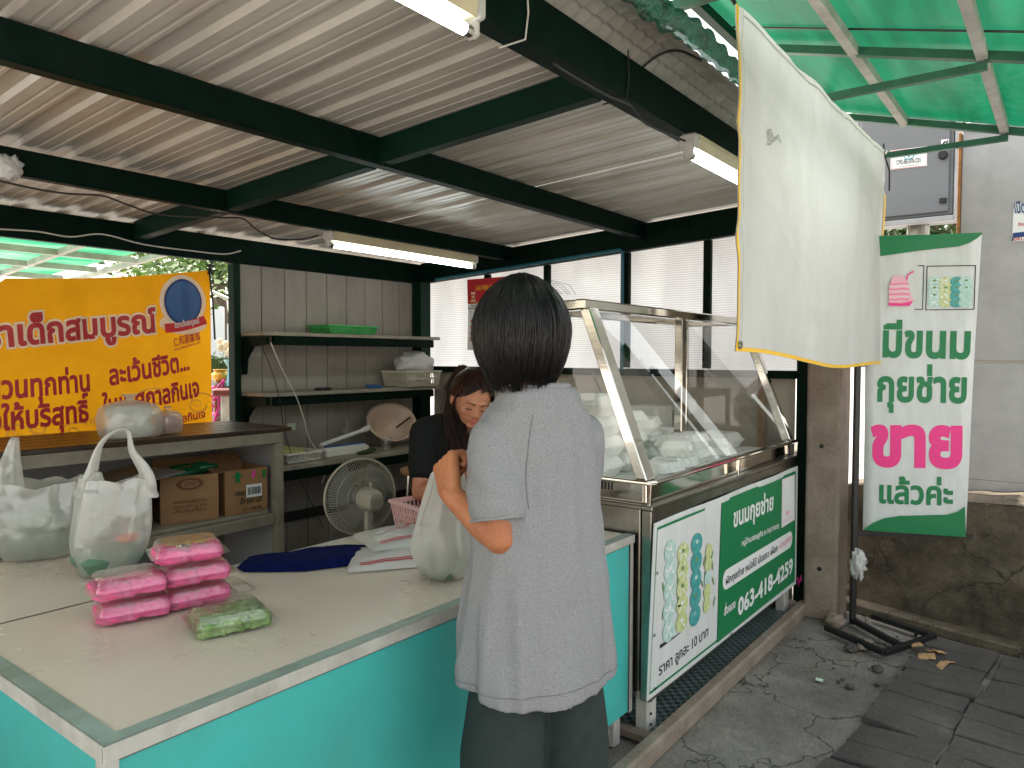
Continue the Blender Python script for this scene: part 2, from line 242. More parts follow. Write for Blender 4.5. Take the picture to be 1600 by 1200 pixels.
# ------------------------------------------------------------------ object helpers
ORG = {}
def link(o): S.collection.objects.link(o)
def tag(o, label=None, cat=None, group=None, kind=None):
    if label: o['label'] = label
    if cat: o['category'] = cat
    if group: o['group'] = group
    if kind: o['kind'] = kind
    return o
def thing(name, label, cat, loc=(0, 0, 0), group=None):
    o = bpy.data.objects.new(name, None); link(o); o.location = loc; o.empty_display_size = .1; ORG[o.name] = Vector(loc)
    return tag(o, label, cat, group)
def cleanname(s): return s
class MB:
    def __init__(s): s.v = []; s.f = []; s.m = []; s.sm = []; s.mats = []; s.cur = 0; s.smooth = False
    def use(s, name):
        if name not in s.mats: s.mats.append(name)
        s.cur = s.mats.index(name); return s
    def face(s, idx): s.f.append(tuple(idx)); s.m.append(s.cur); s.sm.append(s.smooth)
    def addv(s, p): s.v.append(Vector(p)); return len(s.v) - 1
    def poly(s, pts): s.face([s.addv(p) for p in pts])
    def box(s, c, d, rot=None, bev=0):
        c = Vector(c); h = Vector(d) / 2; X = Matrix.Identity(3) if rot is None else rot
        if bev <= 0:
            i = len(s.v)
            for z in (-1, 1):
                for x, y in ((-1, -1), (1, -1), (1, 1), (-1, 1)): s.v.append(c + X @ Vector((x * h.x, y * h.y, z * h.z)))
            for q in ((0, 3, 2, 1), (4, 5, 6, 7), (0, 1, 5, 4), (1, 2, 6, 5), (2, 3, 7, 6), (3, 0, 4, 7)): s.face([i + k for k in q])
        else:
            b = min(bev, h.x * .9, h.y * .9, h.z * .9); rs = []
            for z, ins in ((-h.z, b), (-h.z + b, 0), (h.z - b, 0), (h.z, b)):
                x_, y_ = h.x - ins, h.y - ins; bb = b if ins == 0 else b * .6
                rs.append([c + X @ Vector(p + (z,)) for p in ((x_, -y_ + bb), (x_, y_ - bb), (x_ - bb, y_), (-x_ + bb, y_), (-x_, y_ - bb), (-x_, -y_ + bb), (-x_ + bb, -y_), (x_ - bb, -y_))])
            s.loft(rs, True, True)
    def span(s, a, b, w, h, up=(0, 0, 1), bev=0):
        """bar from a to b, width w (sideways), height h (along up)"""
        a, b = Vector(a), Vector(b); d = (b - a); L = d.length; d.normalize(); up = Vector(up); sd = up.cross(d)
        if sd.length < 1e-4: sd = Vector((1, 0, 0)).cross(d)
        sd.normalize(); u = d.cross(sd); s.box((a + b) / 2, (L, w, h), Matrix((d, sd, u)).transposed(), bev)
    def loft(s, rings, cap0=False, cap1=False, closed=True):
        n = len(rings[0]); i0 = len(s.v)
        for r in rings: s.v.extend(Vector(p) for p in r)
        for k in range(len(rings) - 1):
            for j in range(n if closed else n - 1):
                a = i0 + k * n + j; b = i0 + k * n + (j + 1) % n; s.face((a, b, b + n, a + n))
        if cap0: s.face([i0 + j for j in range(n)][::-1])
        if cap1: s.face([i0 + (len(rings) - 1) * n + j for j in range(n)])
    def tube(s, pts, r, n=8, cap=True, flat=1, closed=False):
        pts = [Vector(p) for p in pts]; rings = []; prev = None
        for i, p in enumerate(pts):
            a = pts[i - 1] if i else (pts[-1] if closed else p); b = pts[i + 1] if i < len(pts) - 1 else (pts[0] if closed else p); d = (b - a).normalized() if (b - a).length > 1e-9 else Vector((0, 0, 1))
            if prev is None: u = d.orthogonal().normalized()
            else: u = (prev - d * prev.dot(d)); u = u.normalized() if u.length > 1e-6 else d.orthogonal().normalized()
            prev = u; w = d.cross(u); rr = r(i / (len(pts) - 1)) if callable(r) else (r[i] if isinstance(r, (list, tuple)) else r)
            rings.append([p + (u * math.cos(2 * math.pi * j / n) + w * math.sin(2 * math.pi * j / n) * flat) * rr for j in range(n)])
        if closed: rings.append(rings[0])
        s.loft(rings, cap and not closed, cap and not closed)
    def ell(s, c, r, nu=12, nv=8, rot=None, fn=None):
        c = Vector(c); X = rot or Matrix.Identity(3); rings = []
        if not hasattr(r, '__len__'): r = (r, r, r)
        for k in range(nv + 1):
            t = math.pi * (k / nv) * .998 + .001; ring = []
            for j in range(nu):
                a = 2 * math.pi * j / nu; d = Vector((math.sin(t) * math.cos(a), math.sin(t) * math.sin(a), -math.cos(t)))
                q = Vector((d.x * r[0], d.y * r[1], d.z * r[2]))
                if fn: q = fn(d, q)
                ring.append(c + X @ q)
            rings.append(ring)
        s.loft(rings, True, True)
    def capsule(s, a, b, ra, rb, n=14):
        a, b = Vector(a), Vector(b); d = (b - a); L = d.length; d = d.normalized() if L > 1e-6 else Vector((0, 0, 1)); u = d.orthogonal().normalized(); w = d.cross(u); rings = []
        for t in (-88, -60, -30, 0):
            rings.append([a + d * ra * math.sin(R_(t)) + (u * math.cos(2 * math.pi * j / n) + w * math.sin(2 * math.pi * j / n)) * ra * math.cos(R_(t)) for j in range(n)])
        for t in (0, 30, 60, 88):
            rings.append([b + d * rb * math.sin(R_(t)) + (u * math.cos(2 * math.pi * j / n) + w * math.sin(2 * math.pi * j / n)) * rb * math.cos(R_(t)) for j in range(n)])
        s.loft(rings, True, True)
    def lathe(s, prof, c=(0, 0, 0), n=24, rot=None, cap0=False, cap1=False):
        c = Vector(c); X = rot or Matrix.Identity(3)
        s.loft([[c + X @ Vector((r * math.cos(2 * math.pi * j / n), r * math.sin(2 * math.pi * j / n), z)) for j in range(n)] for r, z in prof], cap0, cap1)
    def grid(s, fn, nu, nv):
        i0 = len(s.v)
        for j in range(nv + 1):
            for i in range(nu + 1): s.v.append(Vector(fn(i / nu, j / nv)))
        for j in range(nv):
            for i in range(nu): a = i0 + j * (nu + 1) + i; s.face((a, a + 1, a + nu + 2, a + nu + 1))
    def build(s, name, m=None, parent=None, org=None, thick=0, smooth=False):
        if m: s.mats = s.mats or [m]
        if m and m not in s.mats: s.mats.insert(0, m)
        o0 = Vector((0, 0, 0))
        if parent is not None: o0 = ORG[parent.name]
        elif org is not None: o0 = Vector(org)
        me = bpy.data.meshes.new(name); me.from_pydata([v - o0 for v in s.v], [], s.f); me.validate(clean_customdata=False)
        for k in s.mats: me.materials.append(M[k])
        if len(me.polygons) == len(s.f):
            me.polygons.foreach_set('material_index', s.m); me.polygons.foreach_set('use_smooth', [True] * len(s.f) if smooth else s.sm)
        elif smooth: me.polygons.foreach_set('use_smooth', [True] * len(me.polygons))
        if not (any(s.sm) and False):
            bm = bmesh.new(); bm.from_mesh(me); 
            if len(bm.faces) < 60000: bmesh.ops.recalc_face_normals(bm, faces=bm.faces)
            bm.to_mesh(me); bm.free()
        o = bpy.data.objects.new(name, me); link(o)
        if parent is not None: o.parent = parent
        else: o.location = o0
        ORG[o.name] = o0
        if thick:
            md = o.modifiers.new('solid', 'SOLIDIFY'); md.thickness = thick; md.offset = 0
        return o
def part(name, m, parent, fn, **k):
    b = MB(); b.use(m); fn(b); return b.build(name, None, parent, **k)
def solo(name, m, fn, label, cat, org=(0, 0, 0), group=None, kind=None, **k):
    b = MB(); b.use(m); fn(b); return tag(b.build(name, None, None, org, **k), label, cat, group, kind)
def structure(name, m, fn, **k):
    b = MB(); b.use(m); fn(b); o = b.build(name, None, None, **k); o['kind'] = 'structure'; return o
def fuse(b, name, m, parent=None, org=None, voxel=.005, sm=3, deform=None):
    """voxel-remesh the union of closed shapes into one continuous smooth surface"""
    o = b.build(name, m, parent, org); md = o.modifiers.new('r', 'REMESH'); md.mode = 'VOXEL'; md.voxel_size = voxel
    if sm: q = o.modifiers.new('s', 'SMOOTH'); q.iterations = sm; q.factor = .5
    dg = bpy.context.evaluated_depsgraph_get(); me = bpy.data.meshes.new_from_object(o.evaluated_get(dg)); old = o.data; o.modifiers.clear(); o.data = me; bpy.data.meshes.remove(old); me.name = name
    me.materials.clear()
    for k in (b.mats or [m]): me.materials.append(M[k])
    if deform:
        o0 = ORG[o.name]
        for v in me.vertices: v.co = deform(v.co + o0) - o0
    me.polygons.foreach_set('use_smooth', [True] * len(me.polygons)); me.polygons.foreach_set('material_index', [0] * len(me.polygons)); return o
def copy_tree(o, loc=None, rz=None, label=None):
    c = o.copy(); link(c); ORG[c.name] = ORG[o.name]
    if loc is not None: c.location = loc
    if rz is not None: c.rotation_euler.z = rz
    if label: c['label'] = label
    for ch in o.children:
        d = ch.copy(); link(d); d.parent = c
        for g in ch.children: e = g.copy(); link(e); e.parent = d
    return c
def rring(cx, cy, z, w, d, r, k=4, rz=0):
    out = []; c, s_ = math.cos(rz), math.sin(rz)
    for q, (sx, sy) in enumerate(((1, 1), (-1, 1), (-1, -1), (1, -1))):
        for i in range(k + 1):
            a = math.pi / 2 * (q + i / k); x = sx * (w / 2 - r) + r * math.cos(a); y = sy * (d / 2 - r) + r * math.sin(a); out.append(Vector((cx + x * c - y * s_, cy + x * s_ + y * c, z)))
    return out
# ------------------------------------------------------------------ lettering
GL = {}
UP = 'ัิีึืํ็'; TONE = '่้๊๋์'
def glyph(ch):
    if ch in GL: return GL[ch]
    def wire(body):
        k = bpy.data.curves.new('t', 'FONT'); k.body = body; k.fill_mode = 'NONE'; k.resolution_u = 3; o = bpy.data.objects.new('t', k); S.collection.objects.link(o)
        bpy.context.view_layer.update(); me = bpy.data.meshes.new_from_object(o.evaluated_get(bpy.context.evaluated_depsgraph_get())); bpy.data.objects.remove(o); bpy.data.curves.remove(k); return me
    bar = wire('|'); bx = min(v.co.x for v in bar.vertices); nb = len(bar.vertices); m2 = wire(ch + '|')
    adv = min(v.co.x for v in list(m2.vertices)[len(m2.vertices) - nb:]) - bx; bpy.data.meshes.remove(bar); bpy.data.meshes.remove(m2)
    if ch == ' ': GL[ch] = ([], adv); return GL[ch]
    me = wire(ch); co = [(v.co.x, v.co.y) for v in me.vertices]; nx = {}
    for e in me.edges:
        a, b = e.vertices; nx.setdefault(a, []).append(b); nx.setdefault(b, []).append(a)
    seen = set(); loops = []
    for i in range(len(co)):
        if i in seen or i not in nx: continue
        lp = [i]; seen.add(i); cur = i + 1 if (i + 1) in nx[i] else nx[i][0]
        while cur not in seen:
            lp.append(cur); seen.add(cur); c2 = [q for q in nx[cur] if q not in seen]
            if not c2: break
            cur = c2[0]
        if len(lp) > 2: loops.append([co[q] for q in lp])
    bpy.data.meshes.remove(me); GL[ch] = (loops, adv); return GL[ch]
TC = {}
def fillglyph(ch, bold):
    key = (ch, round(bold, 3))
    if key in TC: return TC[key]
    loops, adv = glyph(ch); L2 = []
    if not loops: TC[key] = ([], [], adv); return TC[key]
    ar = lambda l: sum(l[i - 1][0] * l[i][1] - l[i][0] * l[i - 1][1] for i in range(len(l))) / 2
    big = max(loops, key=lambda l: abs(ar(l))); sg = 1 if ar(big) > 0 else -1
    for l in loops:
        l = [p for i, p in enumerate(l) if (p[0] - l[i - 1][0]) ** 2 + (p[1] - l[i - 1][1]) ** 2 > 1e-8]; n = len(l); o = []
        for i in range(n):
            a, b, c = l[i - 1], l[i], l[(i + 1) % n]; d1 = Vector((b[0] - a[0], b[1] - a[1])).normalized(); d2 = Vector((c[0] - b[0], c[1] - b[1])).normalized()
            n1 = Vector((d1.y, -d1.x)) * sg; n2 = Vector((d2.y, -d2.x)) * sg; q = n1 + n2; q = q.normalized() if q.length > .2 else n1; k = min(1.5, 1 / max(.5, q.dot(n1))); o.append((b[0] + q.x * bold * k, b[1] + q.y * bold * k))
        L2.append(o)
    vs = []; es = []
    for l in L2:
        i0 = len(vs); vs += [Vector(p) for p in l]; es += [(i0 + i, i0 + (i + 1) % len(l)) for i in range(len(l))]
    ov, oe, of, *_ = geometry.delaunay_2d_cdt(vs, es, [], 0, 1e-5); keep = []
    for t in of:
        cx = sum(ov[i].x for i in t) / 3; cy = sum(ov[i].y for i in t) / 3; w = 0
        for l in L2:
            for i in range(len(l)):
                (x0, y0), (x1, y1) = l[i - 1], l[i]
                if (y0 <= cy) != (y1 <= cy):
                    xx = x0 + (cy - y0) / (y1 - y0) * (x1 - x0)
                    if xx > cx: w += 1 if y1 > y0 else -1
        if w != 0: keep.append(tuple(t))
    TC[key] = ([(v.x, v.y) for v in ov], keep, adv); return TC[key]
def text(b, s, p0, p1, h, fn, bold=.01, mt=None, cap=None, lift=0):
    """string s, baseline p0->p1 in (u,v), consonant height h; fn maps (u,v)->3D"""
    if mt: b.use(mt)
    items = []; x = 0; prev = ''
    for ch in s:
        vs, ts, adv = fillglyph(ch, bold); dy = .2 if (ch in TONE and prev in UP) else 0; items.append((vs, ts, x, dy)); x += adv
        if ch not in 'ฺุู': prev = ch
    tot = x or 1; ref = cap or ('ก' if any('\u0e00' < c < '\u0e7f' for c in s) else 'H')
    if any('\u4e00' < c < '\u9fff' for c in s): ref = '和'
    gl, _ = glyph(ref); hh = max(p[1] for l in gl for p in l); p0 = Vector(p0); p1 = Vector(p1); d = (p1 - p0); nrm = Vector((-d.y, d.x)).normalized()
    up = Vector((0, 1)) * .6 + nrm * .4 if lift == 0 else nrm; up = up.normalized()
    for vs, ts, ox, dy in items:
        i0 = len(b.v)
        for vx, vy in vs:
            q = p0 + d * ((ox + vx) / tot) + up * ((vy + dy) / hh * h); b.v.append(Vector(fn(q.x, q.y)))
        for t in ts: b.face([i0 + k for k in t])
def disc(b, c, rx, ry, fn, n=20, rot=0, mt=None, a0=0, a1=2 * math.pi):
    if mt: b.use(mt)
    pts = []
    for i in range(n):
        a = a0 + (a1 - a0) * i / n; x, y = rx * math.cos(a), ry * math.sin(a); pts.append(fn(c[0] + x * math.cos(rot) - y * math.sin(rot), c[1] + x * math.sin(rot) + y * math.cos(rot)))
    if max(rx, ry) < .05: b.poly(pts); return
    prev = pts
    for q_ in (.72, .42, .15):
        cur = []
        for i in range(n):
            a = a0 + (a1 - a0) * i / n; x, y = rx * q_ * math.cos(a), ry * q_ * math.sin(a); cur.append(fn(c[0] + x * math.cos(rot) - y * math.sin(rot), c[1] + x * math.sin(rot) + y * math.cos(rot)))
        for i in range(n): j = (i + 1) % n; b.poly([prev[i], prev[j], cur[j], cur[i]])
        prev = cur
    b.poly(prev)
def strip(b, pts, w, fn, mt=None, closed=False):
    if mt: b.use(mt)
    P = [Vector(p) for p in pts]; n = len(P); L = []; Rr = []
    for i in range(n):
        a = P[i - 1] if (i or closed) else P[i]; c = P[(i + 1) % n] if (i < n - 1 or closed) else P[i]; d = (c - a).normalized(); q = Vector((-d.y, d.x)); ww = w(i / (n - 1)) if callable(w) else w
        L.append(fn(*(P[i] + q * ww / 2))); Rr.append(fn(*(P[i] - q * ww / 2)))
    for i in range(n if closed else n - 1): j = (i + 1) % n; b.poly([L[i], Rr[i], Rr[j], L[j]])
def gquad(b, pts, fn, nu=8, nv=4):
    """pts: 4 uv corners BL BR TR TL, subdivided so that it follows fn"""
    A, B_, C, D = [Vector(p) for p in pts]
    b.grid(lambda i, j: fn(*((A.lerp(B_, i)).lerp(D.lerp(C, i), j))), nu, nv)
# ================================================================== SETTING
structure('ground', 'broken_concrete', lambda b: b.grid(lambda u, v: (-1 + 6.2 * u, -2.5 + 7.5 * v, .012 * noise.noise(Vector((u * 9, v * 11, 0))) - .004), 60, 70), smooth=True)
structure('street', 'pale_paving', lambda b: [b.box((20, -33, -.06), (200, 61, .06)), b.box((20, 55, -.06), (200, 100, .06)), b.box((55.2, 1.25, -.062), (100, 7.5, .06)), b.box((-31, 1.25, -.062), (60, 7.5, .06))])
# paving slabs, lower right: jittered real stones
G0 = onZ(1550, 1056, 0); G1 = onZ(1478, 1179, 0); GD = (G1 - G0).normalized(); GP = Vector((GD.y, -GD.x, 0)) * -1
if GP.x < 0: GP = -GP
def slabs(b):
    rs = random.Random(3)
    La, Lb = onZ(1476, 1060, 0), onZ(1398, 1168, 0); Wa, Wb = Vector((4.46, 1.0, 0)), Vector((3.98, -.75, 0)); cr2 = lambda a, c, p: (c - a).x * (p - a).y - (c - a).y * (p - a).x
    for i in range(-4, 12):
        for j in range(-4, 6):
            w, h = .30, .165; c = G0 + GP * (j * w + w / 2 + .01 * rs.random()) + GD * (i * h + h / 2 + (.05 if j % 2 else 0) - .3)
            dR = onZ(1590, 1150, 0) - Lb; nR = V((Lb - La).y, -(Lb - La).x, 0).normalized(); nR = nR if nR.dot(dR) > 0 else -nR
            if (c - La).dot(nR) < -.05: continue
            if abs(cr2(Wa, Wb, c)) / (Wb - Wa).length < .20 or cr2(Wa, Wb, c) * cr2(Wa, Wb, Vector((0, 0, 0))) < 0 or c.y < -1.5: continue
            pts = [(-1, -1), (1, -1), (1, 1), (-1, 1)]; lo = []; hi = []; tz = rs.uniform(-.014, .014); c = c + V(rs.uniform(-.008, .008), rs.uniform(-.008, .008), 0)
            for sx, sy in pts:
                q = c + GP * sx * (w / 2 - .003 - .012 * rs.random()) + GD * sy * (h / 2 - .003 - .011 * rs.random()); lo.append((q.x, q.y, -.03)); hi.append((q.x, q.y, .022 + tz * sx + rs.uniform(-.004, .004)))
            mid = [Vector(p) + Vector((0, 0, -.006)) + (Vector(p) - Vector((c.x, c.y, p[2]))) * .03 for p in hi]; b.loft([lo, mid, hi], False, True)
structure('pavement', 'slab_stone', slabs)
# ================================================================== STALL
SX, SY = 2.0, 2.6
stall = thing('food_stall', 'green steel framed street food stall with corrugated roof, white plank back wall and translucent side', 'stall', (SX, SY, 0))
zb = lambda y: 2.03 + .055 * (4.1 - y)
zs = lambda y: 1.97 + .055 * (4.1 - y)
def sheet(k):
    def f(b):
        x0 = -1.55 + k * .762; prof = []
        for q in range(4):
            o = x0 + q * .19
            prof += [(o, 0), (o + .034, 0), (o + .038, .0025), (o + .046, .0025), (o + .05, 0), (o + .08, 0), (o + .084, .0025), (o + .092, .0025), (o + .096, 0), (o + .108, 0), (o + .124, .015), (o + .174, .015), (o + .188, 0)]
        prof.append((x0 + .766, 0))
        n = 7; rows = []
        for j in range(n):
            y = 1.11 + (4.45 - 1.11) * j / (n - 1); rows.append([(x, y, zb(y) + .112 + z + .003 * noise.noise(Vector((x * .7, y * .8, 2))) + (k % 2) * .0015) for x, z in prof])
        b.loft(rows, closed=False)
    return f
for k in range(8): part('roof_sheet', 'roof_metal', stall, sheet(k))
def beam(y, w, h, x0=-1.7, x1=4.27):
    return lambda b: b.span((x0, y, zb(y) + h / 2), (x1, y, zb(y) + h / 2), w, h, bev=.006)
for y, w, h in ((3.2, .055, .10), (2.16, .06, .105), (1.14, .075, .13)): part('beam', 'dark_green_steel', stall, beam(y, w, h))
part('beam', 'dark_green_steel', stall, lambda b: b.span((-1.7, 4.1, 2.045), (4.27, 4.1, 2.045), .05, .15, bev=.006))
for a, c in ((1.18, 2.14), (2.2, 3.17), (3.23, 4.07)):
    for x in (1.985,): part('cross_beam', 'green_steel', stall, lambda b: b.span((x, a, zb(a) + .051), (x, c, zb(c) + .051), .055, .098, bev=.005))
part('side_beam', 'dark_green_steel', stall, lambda b: b.span((4.2, 1.18, zs(1.2) + .078), (4.2, 4.07, zs(4.07) + .078), .06, .155, bev=.005))
part('post', 'green_steel', stall, lambda b: b.box((4.135, 4.03, .99), (.11, .1, 1.97), bev=.005))
part('post', 'dark_green_steel', stall, lambda b: b.box((4.2, 1.165, 1.05), (.09, .07, 2.1), bev=.005))
part('post', 'green_steel', stall, lambda b: b.box((2.575, 4.1, .985), (.045, .07, 1.96), bev=.004))
part('post', 'dark_green_steel', stall, lambda b: b.box((-1.5, 1.14, 1.06), (.08, .08, 2.12), bev=.004))
part('post', 'dark_green_steel', stall, lambda b: b.box((-1.5, 4.1, .98), (.08, .08, 1.96), bev=.004))
def planks(b):
    x = 2.60; rs = random.Random(4)
    while x < 4.09:
        w = .172; x2 = min(x + w, 4.12); b.box(((x + x2) / 2, 4.115 + rs.uniform(-.002, .002), .99), (x2 - x - .005, .014, 1.97), bev=.003); x += w
    b.box((3.40, 4.13, .99), (1.60, .008, 1.96))
part('back_wall', 'white_plank', stall, planks)
part('wall_rail', 'black_steel', stall, lambda b: b.span((2.6, 4.085, .345), (4.08, 4.085, .345), .03, .06))
ys = [onX(p, 500, 4.2).y for p in (762, 855, 979, 1105)]
for y in ys: part('side_stud', 'dark_green_steel', stall, lambda b: b.box((4.2, y, (zs(y) + 1.32) / 2 + .005), (.035, .045, zs(y) - 1.34), bev=.003))
part('side_sill', 'dark_green_steel', stall, lambda b: b.box((4.2, 2.59, 1.305), (.045, 2.77, .045), bev=.003))
yy = [1.205] + ys[::-1] + [4.06]
for i in range(5):
    y0, y1 = yy[i], yy[i + 1]; part('polycarbonate_panel', 'poly_white', stall, lambda b: b.grid(lambda u, v: (4.232 + .004 * math.sin(u * 7 + i), y0 - .01 + (y1 - y0 + .02) * u, 1.29 + (zs(y0 + (y1 - y0) * u) + .04 - 1.29) * v), 6, 2))
part('lower_panel', 'beige_board', stall, lambda b: b.box((4.225, 2.6, .66), (.012, 2.75, 1.28)))
part('panel_batten', 'wood', stall, lambda b: b.box((4.212, onX(1190, 620, 4.2).y, .64), (.012, .05, 1.27)))
# arched tile sheet over the front eave
def arch(b):
    b.smooth = True
    def f(u, v):
        x = .3 + 4.0 * u; t = v; y = 1.13 - .21 * t; z = zb(1.14) + .135 + .06 * math.sin(min(1, t * 1.15) * math.pi * .62) - .075 * t * t
        tx = (x / .060) % 1; ty = (t * 4.5) % 1
        e = .007 * (1 - abs(2 * tx - 1) ** 2.5) + .007 * (ty if ty < .8 else (1 - ty) * 4)
        return (x, y, z + e + .004 * noise.noise(Vector((x * 3, y * 5, 0))))
    b.grid(f, 640, 60)
ar = part('arched_eave_sheet', 'arch_metal', stall, arch)
part('sheet_joint', 'black_steel', stall, lambda b: b.tube([(2.16, 1.13 - .21 * t, zb(1.14) + .130 + .06 * math.sin(min(1, t * 1.15) * math.pi * .62) - .075 * t * t) for t in [i / 12 for i in range(13)]], .004, 6))
# ---- front green awning (higher structure)
awn = thing('front_awning', 'bright green translucent lean-to awning on a grey-green steel frame above the white cloth', 'awning', (3, .5, 0))
za = lambda y: 2.75 - .28 * (1.18 - y)
part('awning_sheet', 'green_sheet', awn, lambda b: b.grid(lambda u, v: (-.9 + 5.22 * u, 1.2 - 1.24 * v, za(1.2 - 1.24 * v) + .03 + .002 * math.sin(u * 60)), 60, 12))
for y in (1.17, .72, .285, -.02): part('purlin', 'white_paint' if y not in (1.17,) else 'green_steel', awn, lambda b: b.span((-.9, y, za(y)), (4.31, y, za(y)), .035, .04))
for x in (4.295, 3.2, 2.1, 1.0, -.1):
    part('rafter', 'awning_steel_green_lit', awn, lambda b: b.span((x, 1.15, za(1.15) - .002), (x, -.03, za(-.03) - .002), .035, .032))
    part('brace', 'awning_steel_green_lit', awn, lambda b: b.span((x, 1.12, 2.46), (x, .27, za(.27) - .035), .028, .028))
part('post', 'dark_green_steel', awn, lambda b: b.box((4.265, 1.14, 2.45), (.04, .05, .65)))
part('post', 'dark_green_steel', awn, lambda b: b.box((-.8, 1.17, 2.5), (.05, .05, .5)))
part('sheet_seam', 'black_steel', awn, lambda b: b.tube([(3.02, 1.15 - 1.18 * t, za(1.15 - 1.18 * t) + .026) for t in (0, .5, 1)], .004, 6))
# ---- shade net bundle
def net(b):
    b.smooth = True
    def f(u, v):
        x = 1.2 + 3.0 * u; a = v * 5.2; r = .030 + .018 * noise.noise(Vector((x * 4, v * 3, 1))) + .006 * math.sin(x * 60 + v * 9); n2 = noise.noise(Vector((x * 3, 0, 5)))
        return (x + .02 * noise.noise(Vector((v * 9, x * 3, 1))), .905 + r * .9 * math.cos(a) + .008 * n2, 2.335 + .02 * n2 - .012 * math.sin(x * 5) + r * 1.2 * math.sin(a) + .01 * noise.noise(Vector((x * 20, v * 8, 3))))
    b.grid(f, 200, 22)
solo('shade_net', 'green_net', net, 'crumpled green shade net rolled along the edge of the tile patterned eave', 'net', (2.7, .78, 2.2))
# ---- back awning outside, left
ba = thing('back_awning', 'pale green translucent awning on cream frame outside behind the yellow banner', 'awning', (1.5, 5, 0))
zc = lambda y: 2.12 - .04 * (y - 4.2)
part('awning_sheet', 'green_sheet_pale', ba, lambda b: b.grid(lambda u, v: (-1.5 + 4.05 * u, 4.22 + 2.6 * v, zc(4.22 + 2.6 * v) + .05), 8, 8))
for y in (4.26, 4.75, 5.3, 5.9, 6.5): part('purlin', 'white_paint', ba, lambda b: b.span((-1.5, y, zc(y)), (2.55, y, zc(y)), .04, .04))
for x in (-.6, .25, .85, 1.45, 2.0, 2.52): part('rafter', 'white_paint', ba, lambda b: b.span((x, 4.26, zc(4.2) - .003), (x + .15, 6.8, zc(6.8) - .003), .035, .035))
part('post', 'white_paint', ba, lambda b: b.box((-1.4, 6.75, 1.0), (.05, .05, 2.0)))
part('stay', 'steel_worn', ba, lambda b: b.tube([onY(330, 455, 4.5), onY(368, 473, 4.2)], .012, 8))
# ================================================================== COLUMN, WALL, PANEL, BOX
def column(b):
    b.use('concrete'); rings = []
    for z in (0, .6, 1.2, 1.8, 2.6): rings.append(rring(4.215 - .0, 1.045, z, .22, .175, .018, 3))
    b.loft(rings, True, True)
col = thing('concrete_column', 'square brown concrete utility post with drilled holes beside the glass display case', 'column', (4.215, 1.045, 0))
part('shaft', 'concrete', col, column)
def holes(b):
    for z in (.27, .93, 1.5): b.lathe([(.012, 0), (.012, .004)], (4.103, 1.05, z), 12, Matrix.Rotation(math.pi / 2, 3, 'Y'), True, True)
part('bolt_hole', 'black', col, holes)
W0 = Vector((4.46, 1.0, 0)); W1 = Vector((3.98, -.75, 0)); WD = (W1 - W0).normalized(); WN = Vector((WD.y, -WD.x, 0)); WN = WN if WN.x < 0 else -WN
def wall(b):
    b.smooth = False
    n = 60
    def f(u, v):
        p = W0 + WD * (u * 1.85); h = .70 + .03 * noise.noise(Vector((u * 6, 1, 0))); bulge = .015 * noise.noise(Vector((u * 8, v * 5, 3))) + .006 * noise.noise(Vector((u * 40, v * 20, 3)))
        return p + WN * bulge + Vector((0, 0, v * h - .02 * (v > .98)))
    b.grid(f, n, 24)
    b.grid(lambda u, v: W0 + WD * (u * 1.85) - WN * (v * .55) + Vector((0, 0, .70 + .03 * noise.noise(Vector((u * 6, 1, 0))) - (.02 if v == 0 else 0) + .012 * noise.noise(Vector((u * 12, v * 5, 1))))), n, 6)
    b.span(W0 + WN * .05 + Vector((0, 0, .02)), W1 + WN * .05 + Vector((0, 0, .02)), .10, .06, bev=.01)
solo('retaining_wall', 'old_wall', wall, 'low stained cracked concrete wall behind the black banner stand', 'wall', W0)
P0 = onX(1503, 205, 4.62); 
pan = thing('metal_hoarding', 'tall scuffed light grey metal panel behind the low wall at right edge', 'hoarding', (4.62, 0, 0))
part('panel', 'panel_paint', pan, lambda b: [b.box((4.64, -.53, 1.06), (.04, 2.05, .62 + .0), bev=.004), b.box((4.64, -.53, 2.0), (.04, 2.05, 1.23), bev=.004)])
part('panel', 'panel_paint', pan, lambda b: b.box((4.64, -.53, .55), (.04, 2.05, .4), bev=.004))
part('top_rail', 'panel_paint', pan, lambda b: b.box((4.62, -.53, 2.63), (.06, 2.06, .03), bev=.004))
part('rust_edge', 'rust', pan, lambda b: b.box((4.625, .503, 1.6), (.05, .014, 2.0), bev=.003))
pX = lambda u, v: (4.617, u, v)
q = lambda px, py, c=4.617: (lambda w: (w.y, w.z))(onX(px, py, c))
def sticker(b):
    fn = pX; b.use('print_white'); gquad(b, [q(1581, 378), q(1640, 372), q(1640, 316), q(1584, 319)], fn, 1, 1)
    fn2 = lambda u, v: (4.6155, u, v); b.use('print_blue'); b.mats[-1] = 'print_blue'; gquad(b, [q(1581, 377), q(1640, 371), q(1640, 358), q(1583, 364)], fn2, 1, 1)
    f3 = lambda u, v: (4.614, u, v); b.use('print_white'); gquad(b, [q(1583.5, 377), q(1640, 371), q(1640, 367), q(1584, 371.5)], f3, 1, 1)
    text(b, 'เปิดสอน', q(1585, 333), q(1625, 331), .045, f3, .02, 'print_blue'); text(b, '091-5', q(1584, 376.5), q(1607, 375), .016, lambda u, v: (4.6125, u, v), .02, 'print_red'); text(b, 'ติดต่อ', q(1591, 353), q(1610, 352), .012, f3, .02, 'print_red')
part('sticker', 'print_white', pan, sticker)
